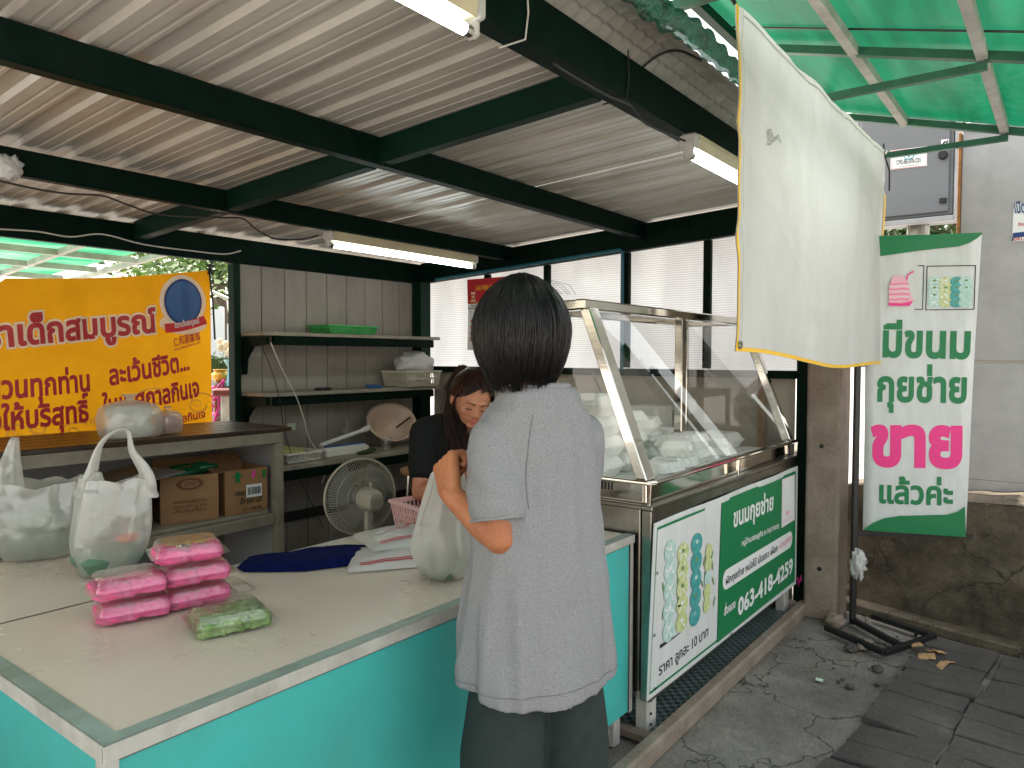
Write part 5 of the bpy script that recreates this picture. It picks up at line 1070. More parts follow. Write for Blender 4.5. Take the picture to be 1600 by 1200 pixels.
solo('cloth', 'navy', cloth, 'crumpled navy blue cloth on the counter left of the bag bundles', 'cloth', (1.42, 1.87, .76))
# ================================================================== FAN
FD = 3.35; FC = atD(565, 776, FD); fv = Vector((CAMP.x - FC.x, CAMP.y - FC.y, 0)).normalized(); fv = (Matrix.Rotation(.42, 3, 'Z') @ fv).normalized(); fx = V(-fv.y, fv.x, 0); FM = Matrix((fx, V(0, 0, 1), fv)).transposed()   # local z = towards camera side (back of fan)
fan = thing('stand_fan', 'grey cream pedestal fan seen from behind, with round wire grille', 'fan', (FC.x, FC.y, 0)); FP = lambda x, y, z: FC + FM @ V(x, y, z); FR = .172
def grille(b):
    b.smooth = True
    for k in range(84):
        a = 2 * math.pi * k / 84; pts = [FP(r * math.cos(a), r * math.sin(a), z) for r, z in ((.05, .05), (.09, .052), (.14, .035), (FR, -.01))]; b.tube(pts, .0011, 4, False)
        pts = [FP(r * math.cos(a), r * math.sin(a), z) for r, z in ((.045, -.075), (.10, -.072), (.145, -.055), (FR, -.012))]; b.tube(pts, .0011, 4, False)
    for r, z in ((.09, .053), (.135, .038)): b.tube([FP(r * math.cos(a), r * math.sin(a), z) for a in [2 * math.pi * j / 40 for j in range(40)]], .0014, 5, closed=True)
part('grille', 'fan_wire', fan, grille)
part('grille_ring', 'fan_body', fan, lambda b: b.tube([FP(FR * math.cos(a), FR * math.sin(a), -.011) for a in [2 * math.pi * j / 60 for j in range(60)]], .0055, 8, closed=True))
def blades(b):
    b.smooth = True; b.lathe([(.001, -.06), (.035, -.058), (.038, -.01), (.001, -.008)], FC, 18, FM)
    for k in range(3):
        a0 = k * 2.094; b.grid(lambda u, v: FP((.035 + .115 * u) * math.cos(a0 + v * 1.5 - .2 * u), (.035 + .115 * u) * math.sin(a0 + v * 1.5 - .2 * u), -.045 + .03 * v), 6, 8)
part('blades', 'fan_blade', fan, blades)
def motor(b):
    b.loft([[FP(p.x, p.y, z) for p in rring(0, .0, 0, w, h_, r, 6)] for z, w, h_, r in ((.045, .10, .10, .049), (.06, .105, .10, .045), (.10, .10, .098, .04), (.135, .085, .085, .03), (.15, .075, .075, .025), (.156, .06, .06, .02))], True, True); b.tube([FP(0, .045, .10), FP(0, .066, .10)], .004, 8); b.lathe([(.001, .068), (.008, .068), (.008, .078), (.001, .078)], FP(0, 0, .1), 10)
part('motor_housing', 'fan_body', fan, motor, smooth=False)
part('motor_vents', 'black', fan, lambda b: [b.box(FP(-.022 + .009 * i, -.024 + .0085 * j, .1565), (.004, .002, .004), FM) for i in range(6) for j in range(5)])
part('pole', 'fan_body', fan, lambda b: [b.span(FP(0, -.04, .08), FP(0, -.15, .075), .038, .032, up=fv, bev=.006), b.tube([FP(0, -.15, .075), V(FP(0, 0, .075).x, FP(0, 0, .075).y, .03)], .015, 12)])
part('base', 'fan_body', fan, lambda b: b.lathe([(.19, 0), (.19, .012), (.05, .035), (.02, .05)], V(FP(0, 0, .075).x, FP(0, 0, .075).y, 0), 30, None, True, True))
part('control_slots', 'black', fan, lambda b: [b.box(FP(.008, -.085 - .012 * i, .0925), (.006, .006, .003), FM) for i in range(3)])
# ================================================================== CALENDAR
ca = thing('wall_calendar', 'red topped paper calendar hanging on the translucent side wall', 'calendar', (4.16, 3.35, 1.5)); cx_ = 4.16
gc = lambda x, y: (lambda w: (w.y, w.z))(onX(x, y, cx_)); fc = lambda o: (lambda u, v: (cx_ - o + .004 * math.sin(v * 12), u, v))
yL, zT_ = gc(731, 437); yR_, _ = gc(795, 424); _, zB = gc(729, 547); zt2 = zT_ + .0
part('page', 'print_white', ca, lambda b: gquad(b, [(yL, zB), (yR_, zB), (yR_, zT_), (yL, zT_)], fc(0), 4, 10), thick=.002)
def calp(b):
    hgt = zT_ - zB; wdt = yL - yR_; P = lambda u, v: (yL - wdt * u, zT_ - hgt * v); f = fc(.003); ff = fc(.005)
    b.use('print_red'); gquad(b, [P(.0, .345), P(1, .345), P(1, .0), P(0, .0)], f, 4, 4); text(b, '迎春接福', P(.2, .16), P(.9, .16), .035, ff, .012, 'print_gold')
    for i in range(9): disc(b, P(.12 + .03 * (i % 3), .2 + .05 * (i // 3)), .008, .010, ff, 8, mt='print_gold' if i % 2 else 'print_white')
    disc(b, P(.5, .28), .03, .02, ff, 12, mt='print_gold'); strip(b, [P(0, .31), P(.3, .33), P(.6, .31), P(1, .33)], .006, ff, 'print_gold'); b.use('print_grey'); gquad(b, [P(0, .42), P(1, .42), P(1, .40), P(0, .40)], f, 2, 1); text(b, 'มีนาคม 2561', P(.08, .39), P(.42, .39), .014, f, .01, 'print_black'); disc(b, P(.62, .375), .014, .014, f, 12, mt='bright_red'); text(b, '3', P(.595, .39), P(.645, .39), .016, ff, .02, 'print_white')
    for r in range(5):
        for c in range(7):
            d = r * 7 + c - 3 + 0
            if 0 < d <= 31: text(b, str(d), P(.06 + .135 * c, .53 + .085 * r), P(.06 + .135 * c + (.09 if d > 9 else .05), .53 + .085 * r), .026, f, .03, 'bright_red' if c == 0 else 'print_black')
    b.use('print_red'); gquad(b, [P(.3, .97), P(1, .97), P(1, .90), P(.3, .90)], f, 2, 1)
part('printing', 'print_red', ca, calp)
# ================================================================== FLUORESCENT LIGHTS
def fixture(label, x0, x1, y, z, cordpts=None, brand=False):
    t = thing('fluorescent_light', label, 'light', ((x0 + x1) / 2, y, z), 'fluorescent tube lights under the roof')
    part('housing', 'fixture', t, lambda b: b.loft([[(x, y + dy, z + dz) for dy, dz in ((-.024, 0), (-.032, .03), (-.03, .048), (.03, .048), (.032, .03), (.024, 0))] for x in (x0 + .03, x1 - .03)], True, True))
    for x in (x0, x1):
        s_ = -1 if x == x0 else 1
        part('end_cap', 'fixture_cap', t, lambda b: [b.box((x - s_ * .015, y, z + .024), (.03, .066, .05), bev=.008), b.box((x - s_ * .012, y, z - .012), (.022, .034, .05), bev=.008)])
        part('tube_collar', 'steel_worn', t, lambda b: b.tube([(x - s_ * .024, y, z - .022), (x - s_ * .042, y, z - .022)], .0135, 16))
    part('tube', 'tube_lit', t, lambda b: b.tube([(x0 + .042, y, z - .022), (x1 - .042, y, z - .022)], .013, 18), smooth=True)
    if brand: part('printing', 'print_blue', t, lambda b: (text(b, 'LIGHT', (x1 - .20, z + .018), (x1 - .13, z + .018), .014, lambda u, v: (u, y - .031 - .0, v), .02, 'print_blue')))
    return t
fixture('lit tube light nearest the camera under the front beam', .02, 1.255, 1.055, 2.125, brand=True)
fixture('lit tube light hung beneath the rear beam above the customer', 2.48, 3.68, 3.10, 2.005)
fixture('lit tube light at the right, half hidden by the white cloth', 2.41, 3.62, 1.075, 2.125)
solo('cable', 'cable', lambda b: wire(b, [onY(865, 100, 1.08), onY(900, 122, 1.08), onY(950, 150, 1.08), onY(985, 165, 1.08), onY(1005, 190, 1.08), onY(1040, 208, 1.08), onY(1070, 220, 1.08)], .004), 'black cable running along the front beam to the right tube light', 'cable', (2, 1.08, 2.1))
solo('cable', 'cable', lambda b: wire(b, [onY(x, y, 3.15) for x, y in ((0, 283), (60, 296), (110, 303), (160, 306), (200, 320), (250, 335), (345, 340), (380, 342), (400, 358), (430, 373), (470, 374), (497, 368))], .004), 'black cable sagging along the second rear beam to the far tube light', 'cable', (2, 3.15, 2))
solo('cable', 'cable_white', lambda b: wire(b, [onY(x, y, 4.06) for x, y in ((0, 358), (60, 362), (110, 370), (160, 366), (225, 382), (300, 392), (350, 397), (376, 392))], .004), 'pale cable tacked along the rearmost beam above the yellow banner', 'cable', (1.5, 4.06, 2))
def pipe(b):
    y = onX(971, 450, 4.15).y; b.tube([(4.16, y, 1.32), (4.16, y, zs(y) - .0), (4.16, y + .02, zs(y) + .012), (4.16, 3.9, zs(3.9) + .012)], .011, 10)
solo('water_pipe', 'teal_pipe', pipe, 'thin blue green pipe running down the side wall and along its top beam', 'pipe', (4.16, 2.6, 1.4))
for i, (px, py, yy_, lab) in enumerate(((825, 28, 1.09, 'white string tied round the front beam nearest the camera'), (983, 150, 1.09, 'thin string tied round the front beam above the right tube light'))):
    p = onY(px, py, yy_); solo('string', 'cable_white' if i == 0 else 'cable', lambda b: b.tube([(p.x, 1.095, zb(1.14) + .14), (p.x + .008, 1.095, zb(1.14) + .06), (p.x, 1.098, zb(1.14) - .006), (p.x, 1.18, zb(1.14) - .006)], .0025, 6), lab, 'string', (p.x, 1.1, 2.1))
p = onY(12, 262, 3.15)
lump((p.x, 3.15, p.z), (.045, .03, .045), 3, 4, 'white_bag', 'plastic_wrap', 'small knotted pale plastic wrap tied to a rear roof beam at the left frame edge', 'plastic', .4)
# ================================================================== YELLOW BANNER
YB = 4.17
yb = thing('yellow_banner', 'yellow festival banner with red Thai lettering hung across the back left opening', 'banner', (1.7, YB, 1.4))
gy = lambda x, y: (lambda w: (w.x, w.z))(onY(x, y, YB))
def fy(o):
    def f(u, v):
        w = .012 * math.sin(u * 11 + .6 * math.sin(v * 5)) + .006 * math.sin(u * 31 + v * 6) * (v > 1.5) + .006 * math.exp(-((u - 2.35) / .15) ** 2) * math.sin(v * 9) * (v - .9); return (u, YB - o + w, v)
    return f
TRb, TLb = gy(328, 422), gy(0, 435); BRb = (gy(334, 655)[0], .80); XL = .35
b = MB(); b.use('yellow_cloth')
def ybg(u, v):
    x = XL + (TRb[0] - XL) * u; t = (x - TLb[0]) / (TRb[0] - TLb[0]); top = TLb[1] + (TRb[1] - TLb[1]) * t + (-.02 if t < 0 else .018 * math.sin(math.pi * min(1, t)) * -1); return fy(0)(x + .012 * (1 - v) * u, .78 + (top - .78) * v)
b.grid(ybg, 90, 30); ybs = b.build('cloth', None, yb, smooth=True)
b = MB()
def ty(s, a, c, h, bold, mt, o): text(b, s, gy(*a), gy(*c), h, fy(o), bold, mt)
for bold, mt, o in ((.10, 'halo_white', .004), (.035, 'print_red', .007)): ty('ตราเด็กสมบูรณ์', (-62, 548), (242, 518), .098, bold, mt, o)
ty('ชวนทุกท่าน', (-18, 625), (143, 610), .085, .035, 'print_red', .004); ty('ละเว้นชีวิต...', (172, 602), (297, 577), .082, .035, 'print_red', .004)
ty('ใจให้บริสุทธิ์', (-28, 676), (139, 657), .085, .035, 'print_red', .004); ty('ในเทศกาลกินเจ', (163, 650), (313, 618), .082, .035, 'print_red', .004); ty('เทศกาลกินเจ', (243, 668), (322, 652), .036, .03, 'print_red', .004)
# emblem: dark blue field with halo and red ribbon
c_ = gy(286, 472); disc(b, c_, .145, .158, fy(.004), 30, mt='halo_white'); disc(b, c_, .120, .135, fy(.008), 30, mt='print_blue'); disc(b, c_, .108, .122, fy(.011), 28, mt='blue_plastic')
disc(b, (c_[0], c_[1] - .13), .15, .06, fy(.0045), 20, mt='halo_white')
strip(b, [gy(256 + 65 * i / 14, 513 - 1.5 * i / 14 - 12 * (i / 14) ** 2) for i in range(15)], .052, fy(.014), 'bright_red'); text(b, 'ตราเด็กสมบูรณ์', gy(271, 512.5), gy(312, 505), .024, fy(.017), .025, 'print_white')
text(b, '仁和園醬園', gy(271, 541), gy(315, 529.5), .048, fy(.004), .018, 'print_red'); text(b, 'www.deksomboon.com', gy(272, 549), gy(314.5, 536.5), .020, fy(.004), .015, 'print_red')
def swirl(cx, cy, r, n=1.6, flip=1): strip(b, [gy(cx + flip * r * (1 - i / 26) * math.cos(i * n * .25), cy + r * .8 * (1 - i / 26) * math.sin(i * n * .25)) for i in range(24)], lambda t: .012 * (1 - t * .6), fy(.0028), 'cloud_yellow')
for cx, cy, r, fl in ((308, 632, 17, 1), (20, 678, 12, 1), (60, 668, 14, -1), (115, 675, 15, 1), (150, 655, 10, -1), (240, 620, 16, -1), (262, 640, 12, 1), (-20, 670, 16, 1)): swirl(cx, cy, r, 1.6, fl)
for (a, c, e) in (((215, 615), (235, 600), (262, 612)), ((262, 612), (285, 605), (300, 625)), ((90, 672), (110, 655), (135, 662)), ((0, 668), (20, 658), (40, 668)), ((296, 618), (318, 610), (331, 620))):
    pts = [Vector(gy(*a)) * (1 - t) ** 2 + Vector(gy(*c)) * 2 * t * (1 - t) + Vector(gy(*e)) * t * t for t in [i / 10 for i in range(11)]]; strip(b, pts, .010, fy(.0026), 'cloud_yellow')
b.build('printing', None, ybs)
part('tie', 'black', yb, lambda b: [b.tube([(TRb[0] - .01, YB, TRb[1] - .01), (TRb[0] + .02, 4.12, zb(4.1) + .02)], .006, 6), b.tube([(TRb[0] - .01, YB - .01, TRb[1] - .01), (TRb[0] + .012, YB - .01, TRb[1] - .2), (TRb[0] + .02, YB - .012, TRb[1] - .42)], .006, 6)] + [b.tube([(TRb[0], YB, TRb[1]), (TRb[0] + .04 * math.cos(a), YB - .02, TRb[1] + .035 * math.sin(a))], .004, 5) for a in range(6)])
# ================================================================== WHITE BANNER (front)
YW = .78
wbn = thing('hanging_banner', 'back of a white vinyl banner with yellow hem hanging before the display case', 'banner', (3.2, YW, 1.9))
gw = lambda x, y: (lambda w: (w.x, w.z))(onY(x, y, YW))
TLw, BLw, TRw, BRw = gw(1154, 4), gw(1151, 549), gw(1383, 236), gw(1384, 571)
def fw(o):
    def f(s, t):   # s along width 0..1, t height 0..1
        xb = BLw[0] + (BRw[0] - BLw[0]) * s; xt = TLw[0] + (TRw[0] - TLw[0]) * s; zb_ = BLw[1] + (BRw[1] - BLw[1]) * s - .022 * math.sin(math.pi * s) ** 1.5 + .008 * math.sin(s * 9); zt_ = TLw[1] + (TRw[1] - TLw[1]) * s - .012 * math.sin(math.pi * s); x = xb + (xt - xb) * t; z = zb_ + (zt_ - zb_) * t
        w = .004 * math.sin(s * 6 + t * 2.5) * (1 - t) * s + .002 * math.sin(s * 23 - t * 4) * t ** 2 + .006 * noise.noise(Vector((s * 3, t * 2.5, 1))) + .005 * noise.noise(Vector((s * 9, t * 7, 4))) + .003 * (1 - t) * math.sin(s * 14) + .006 * max(0, 1 - abs(noise.noise(Vector((s * 3.5 + 4, t * 3, 2)))) * 9); return (x, YW - o + w, z)
    return f
b = MB(); b.use('vinyl_white'); b.grid(fw(0), 90, 60); ws = b.build('sheet', None, wbn, smooth=True)
b = MB(); b.use('yellow_tape')
def hem(p, q_, n): strip(b, [Vector(p).lerp(Vector(q_), i / n) for i in range(n + 1)], 1, None)
for s0, s1, t0, t1, nu, nv in ((0, .006, 0, 1, 1, 60), (.012, 1, 0, .012, 80, 1), (.982, 1, .05, .80, 1, 40), (0, .02, 0, .03, 2, 2)): b.grid(lambda u, v: fw(.004)(s0 + (s1 - s0) * u, t0 + (t1 - t0) * v), nu, nv)
b.build('hem_tape', None, ws)
mat('ghost_print', (.62, .64, .66), .6, transl=.5); mat('stitch', (.35, .36, .30), .7)
b = MB(); text(b, 'ขนมไทย', (.62, .40), (.30, .42), .07, lambda u, v: fw(.003)(u, v), .02, 'ghost_print') if False else None
b.use('stitch'); b.grid(lambda u, v: fw(.0045)(.02 + .96 * u, .975 + .004 * v), 90, 1); b.grid(lambda u, v: fw(.0045)(.0165 + .001 * v, u), 60, 1)
for k in range(5): strip(b, [(.12 + .012 * i, .70 + .012 * math.sin(i * 2 + k) - .008 * k) for i in range(6 - k)], .006, lambda u, v: fw(.005)(u, v))
b.build('stains', None, ws)
for s_, t_ in ((.012, .02), (.98, .02), (.985, .985)):
    p = Vector(fw(.007)(s_, t_)); part('grommet', 'steel', wbn, lambda b: b.lathe([(.006, 0), (.013, 0), (.012, .004), (.007, .004)], p, 14, Matrix.Rotation(math.pi / 2, 3, 'X')))
part('tie', 'black', wbn, lambda b: b.tube([fw(0)(.0, 1), (TLw[0] + .0, .86, TLw[1] + .12)], .006, 6))
part('tie', 'black', wbn, lambda b: [b.tube([fw(0)(.985, .985), (TRw[0] + .06, .80, TRw[1] + .05)], .006, 6), b.tube([fw(0)(.985, .98), Vector(fw(0)(.985, .98)) + V(.03, -.02, -.08), Vector(fw(0)(.985, .98)) + V(.035, -.02, -.18)], .004, 6)])
# ================================================================== STANDING BANNER + STAND
DL, DR = 3.80, 3.66
bt = thing('standing_banner', 'tall green and white vertical banner with pink and green Thai lettering on a black post', 'banner', (4.0, .7, 0))
A0 = atD(1352, 830, DL); A1 = atD(1508, 838, DR); A2 = atD(1528, 368, DR); A3 = atD(1358, 372, DL)
def solve(x, y):   # photo pixel -> (s,t) on the banner plane
    n = (A1 - A0).cross(A3 - A0).normalized(); r = ray(x, y); p = CAMP + r * ((A0 - CAMP).dot(n) / r.dot(n)); e1 = (A1 - A0); e2 = (A3 - A0); e2 = Vector((0, 0, 1)) * e2.z; q_ = p - A0; u = q_.dot(V(e1.x, e1.y, 0).normalized()); return (u, q_.z)
E1 = V((A1 - A0).x, (A1 - A0).y, 0).normalized(); NB = V(E1.y, -E1.x, 0); NB = NB if NB.dot(CAMP - A0) > 0 else -NB
fb_ = lambda o: (lambda u, v: A0 + E1 * u + V(0, 0, v) + NB * (o + .008 * math.sin(v * 4 + u * 3) + .006 * math.sin(u * 14) * (v / 1.6)))
PBL, PBR, PTR, PTL = solve(1348, 828), solve(1508, 838), solve(1528, 367), solve(1352, 372)
b = MB(); b.use('vinyl_sign'); gquad(b, [PBL, PBR, PTR, PTL], fb_(0), 10, 40); bs_ = b.build('cloth', None, bt, thick=.002, smooth=True)
b = MB()
def shape(px, mt, o=.008):
    b.use(mt); pts = [solve(*p) for p in px]; vs = [Vector(p) for p in pts]; ov, oe, of, *_ = geometry.delaunay_2d_cdt(vs, [(i, (i + 1) % len(vs)) for i in range(len(vs))], [], 1, 1e-5); i0 = len(b.v); f = fb_(o)
    for v in ov: b.v.append(Vector(f(v.x, v.y)))
    for t in of: b.face([i0 + k for k in t])
shape([(1352, 372), (1440, 370), (1528, 367), (1527, 370), (1520, 376), (1508, 383), (1492, 388), (1460, 391), (1420, 396), (1385, 401), (1352, 405)], 'print_green')
shape([(1348, 828), (1508, 838), (1506, 790), (1495, 798), (1478, 803), (1440, 804), (1405, 805), (1380, 809), (1362, 817)], 'print_green')
tb = lambda s, a, c, h, bold, mt: text(b, s, solve(*a), solve(*c), h, fb_(.003), bold, mt)
tb('มีขนม', (1374, 556), (1516, 559), .125, .036, 'print_green'); tb('กุยช่าย', (1367, 625), (1511, 628), .118, .034, 'print_green'); tb('ขาย', (1359, 723), (1505, 727), .185, .050, 'print_pink'); tb('แล้วค่ะ', (1370, 784), (1488, 788), .088, .032, 'print_green')
for x0, x1 in ((1345, 1439), (1444, 1518)): strip(b, [solve(x0, 485), solve(x1, 484), solve(x1 + 1, 417), solve(x0 + 1, 418)], .006, fb_(.003), 'print_black', True)
# picture boxes: pink sweet and dumplings
shape([(1386, 479), (1420, 478), (1424, 470), (1418, 455), (1414, 440), (1405, 432), (1392, 434), (1386, 450)], 'print_pale_pink', .008); shape([(1386, 479), (1418, 479), (1424, 471), (1405, 475), (1386, 474)], 'print_pink', .010); strip(b, [solve(1413, 440), solve(1415, 431), solve(1424, 426)], .007, fb_(.010), 'print_pink')
for i in range(7): strip(b, [solve(1386 + k * 4.5, 445 + i * 4 + .6 * math.sin(k)) for k in range(8)], .003, fb_(.0115), 'print_white' if i % 2 else 'print_pink')
OFFV = NB; rs = random.Random(4)
for ci, (px, kd) in enumerate(((1457, 'w'), (1474, 'y'), (1491, 't'), (1505, 'w'))):
    for i in range(4):
        p = solve(px, 441 + i * 11); dump(b, fb_(.003), p[0], p[1], .030, .023, kd, rs, ci * 4 + i)
b.build('printing', None, bs_)
PX = Vector((4.105, .88, 0))
bst = thing('banner_stand', 'black square tube floor stand carrying the tall green and white banner', 'stand', PX)
part('post', 'black_steel', bst, lambda b: b.box((PX.x, PX.y, .90), (.028, .028, 1.78), Matrix.Rotation(.6, 3, 'Z'), bev=.003))
part('arm', 'black_steel', bst, lambda b: b.span(PX - NB * .03 + V(0, 0, 1.76), A3 + E1 * .50 + V(0, 0, -.06) - NB * .035, .02, .02))
part('arm', 'black_steel', bst, lambda b: b.span(PX - NB * .02 + V(.0, -.0, .48), A0 + E1 * .58 - NB * .03 + V(0, 0, .01), .016, .016))
bp_ = [onZ(1290, 980, .03), onZ(1382, 1020, .03), onZ(1460, 994, .03), onZ(1362, 962, .03)]
part('base_frame', 'black_steel', bst, lambda b: [b.span(bp_[i], bp_[j], .028, .028, bev=.003) for i, j in ((0, 1), (1, 2), (2, 3))] + [b.span(PX + V(0, 0, .03), bp_[1].lerp(bp_[2], .35), .028, .028, bev=.003)])
# debris
rocks = [((onZ(1305, 978, 0)), (.055, .045, .035), 'grey broken concrete lump at the foot of the square post', 1), ((onZ(1352, 1012, 0)), (.06, .035, .022), 'flat concrete shard inside the stand base', 2), ((onZ(1330, 1016, 0)), (.05, .03, .015), 'thin dark stone chip beside the stand base corner', 3), ((onZ(1382, 1030, 0) + V(-.15, -.0, 0)), (.03, .025, .01), 'small dark pebble on the cracked ground near the stand', 4)]
for p, r, lab, sd in rocks: lump((p.x, p.y, r[2] * .8), r, 1.8, sd, 'concrete' if sd < 3 else 'slab_stone', 'stone', lab, 'stone', .5, 'loose stones round the banner stand', nu=16, nv=10, org=(p.x, p.y, 0))
def rubble(b):
    rr = random.Random(40)
    for k in range(150):
        t = rr.random(); p = onZ(1455, 1050, 0).lerp(onZ(1340, 1185, 0), t) + V(rr.gauss(0, .022), rr.gauss(0, .022), 0) if k < 110 else V(rr.uniform(3.3, 4.15), rr.uniform(.35, .95), 0); s_ = rr.uniform(.003, .011) * (2.0 if rr.random() < .12 else 1); b.ell((p.x, p.y, s_ * .4), (s_, s_ * rr.uniform(.5, .9), s_ * .6), 7, 5, Matrix.Rotation(rr.uniform(0, 6), 3, 'Z'), lambda d, q_: q_ * (1 + .7 * noise.noise(d * 2 + Vector((k, 0, 0)))))
solo('rubble', 'slab_stone', rubble, None, None, kind='stuff')
def carton(b):
    rs = random.Random(8)
    for px, py, w, d, rz in ((1430, 1008, .10, .05, .4), (1448, 1025, .12, .07, .2), (1475, 1040, .14, .035, -.3), (1462, 1018, .07, .05, 1.0)):
        p = onZ(px, py, .02); X = Matrix.Rotation(rz, 3, 'Z') @ Matrix.Rotation(rs.uniform(-.25, .25), 3, 'X') @ Matrix.Rotation(rs.uniform(-.2, .2), 3, 'Y'); b.grid(lambda u, v: p + X @ V((u - .5) * w, (v - .5) * d, .012 * math.sin(u * 4 + rz) + .006 * noise.noise(Vector((u * 4, v * 4, rz)))), 8, 6)
p = onZ(1450, 1020, 0); solo('torn_cardboard', 'wood_light', carton, 'torn pale brown cardboard scraps by the stand base', 'scrap', p, thick=.004)
p = onZ(1282, 1063, .005)
solo('paper_scrap', 'paper', lambda b: b.grid(lambda u, v: (p.x + (u - .5) * .045, p.y + (v - .5) * .03 + .004 * u, .010 + .006 * math.sin(u * 5)), 5, 3), 'tiny pale green paper scrap on the cracked ground', 'scrap', p)
lit = V(4.09, .86, .33)
lump(lit, (.025, .035, .075), 3, 8, 'white_bag', 'litter_bag', 'crumpled pale plastic litter caught behind the black stand post', 'litter', .6)
def leaves(b):
    rs = random.Random(12)
    for i in range(170):
        if i < 110: c = onZ(1462 - .35 * i * .7 + rs.uniform(-9, 9), 1060 + i * .9 + rs.uniform(-6, 6), .006) if False else (onZ(1450, 1052, .0).lerp(onZ(1345, 1180, 0), rs.random()) + V(rs.gauss(0, .018), rs.gauss(0, .018), .004))
        else: c = V(rs.uniform(3.4, 4.1), rs.uniform(.0, .9), .006)
        u = V(rs.gauss(0, 1), rs.gauss(0, 1), rs.gauss(0, .25)).normalized(); w = V(-u.y, u.x, .1); s_ = rs.uniform(.006, .02); b.poly([c, c + u * s_ + w * s_ * .5, c + u * 2 * s_, c + u * s_ - w * s_ * .5])
lf = solo('leaf_litter', 'clay', leaves, None, None, kind='stuff')
# things seen behind the display case, along the side wall
ccn = thing('canister', 'white canister with flat lid seen through the right half of the case', 'canister', (4.03, 1.98, .76))
solo('back_table', 'beige', lambda b: [b.box((3.9, 2.5, .74), (.55, 1.3, .03), bev=.004)] + [b.box((x, y, .36), (.04, .04, .72)) for x in (3.66, 4.14) for y in (1.9, 3.1)], 'pale table along the side wall behind the display case', 'table', (3.9, 2.5, 0))
part('body', 'white_plastic', ccn, lambda b: b.loft([rring(4.02, 2.02, z, .22 * a, .22 * a, .03) for z, a in ((.757, .95), (.77, 1), (1.08, 1))], True, True)); part('lid', 'white_plastic', ccn, lambda b: b.loft([rring(4.02, 2.02, z, .22 * a, .22 * a, .03) for z, a in ((1.081, 1.04), (1.1, 1.05), (1.11, 1.0))], True, True))
ch = thing('cool_box', 'beige lidded cool box against the side wall behind the case', 'cool box', (3.98, 2.75, .757))
part('body', 'beige', ch, lambda b: b.loft([rring(3.98, 2.85, z, .3 * a, .55 * a, .03) for z, a in ((.757, .93), (1.02, 1))], True, True)); part('lid', 'foam_dark', ch, lambda b: b.loft([rring(3.98, 2.85, z, .3 * a, .55 * a, .03) for z, a in ((1.022, 1.04), (1.06, 1.04), (1.09, .95))], True, True)); 
lump((4.0, 2.33, 1.06), (.10, .09, .10), 2.2, 12, 'green_plastic', 'plastic_bag', 'bright green plastic bag hanging behind the display case', 'bag', .4)
solo('hook_cord', 'cable', lambda b: b.tube([(4.16, 2.5, 1.29), (4.1, 2.45, 1.27), (4.02, 2.36, 1.2), (4.0, 2.33, 1.10)], .006, 6), 'black cord holding the green bag under the side sill', 'cord', (4.1, 2.4, 1.3))
# ================================================================== CUSTOMER
def dd(px, py, D): return atD(px, py, D)
cst = thing('person', 'customer seen from behind in grey T-shirt and dark shorts with black bobbed hair', 'person', (1.40, 1.0, 0))
YAW = R_(66); Fw = V(math.cos(YAW), math.sin(YAW), 0); Rt = V(math.sin(YAW), -math.cos(YAW), 0); BO = V(1.385, .985, 0)
BP = lambda r, f, z: BO + Rt * r + Fw * f + V(0, 0, z)   # right, forward, up
HC = dd(815, 519, 1.67)   # head centre
shL = BP(-.118, -.01, 1.205); shR = BP(.128, -.01, 1.205)
elL = dd(783, 842, 1.60); wrL = dd(704, 772, 1.68); hdL = dd(703, 722, 1.76)
elR = BP(.15, .12, 1.0); wrR = BP(.06, .30, 1.08); hdR = BP(.0, .345, 1.11)
b = MB()
b.ell(HC + V(0, 0, .0), (.072, .088, .10), 18, 14, Matrix.Rotation(YAW - math.pi / 2, 3, 'Z')); b.ell(HC + Fw * .05 - V(0, 0, .055), (.05, .05, .055), 14, 10); b.ell(HC + Fw * .095 - V(0, 0, .02), (.013, .02, .022), 8, 6)
for s_ in (-1, 1): b.ell(HC + Rt * .074 * s_ - V(0, 0, .015), (.012, .018, .03), 8, 6)
b.capsule(HC - V(0, 0, .05) - Fw * .01, BP(0, -.02, 1.30), .052, .056)
b.capsule(BP(0, -.02, 1.30), BP(0, 0, 1.18), .05, .085); b.capsule(BP(0, -.0, 1.20), BP(0, 0, .85), .095, .10); b.capsule(BP(-.08, 0, 1.21), BP(.08, 0, 1.21), .05, .05); b.capsule(BP(-.04, 0, .85), BP(.04, 0, .85), .10, .10)
for s_ in (-1, 1):
    hip = BP(.075 * s_, 0, .80); kn = BP(.09 * s_, .02, .43); an = BP(.085 * s_, -.02, .08); b.capsule(hip, kn, .085, .055); b.capsule(kn, kn.lerp(an, .35) - Fw * .01, .052, .054); b.capsule(kn.lerp(an, .35) - Fw * .01, an, .052, .034); b.capsule(an - V(0, 0, .035) - Fw * .02, an + Fw * .13 - V(0, 0, .05), .036, .026)
def arm(b, sh, el, wr, up=.042):
    b.capsule(sh, sh.lerp(el, .5), .050, up); b.capsule(sh.lerp(el, .5), el, up, .036); m = el.lerp(wr, .3); b.capsule(el, m, .035, .038); b.capsule(m, wr, .038, .025)
arm(b, shL, elL, wrL, .046); arm(b, shR, elR, wrR)
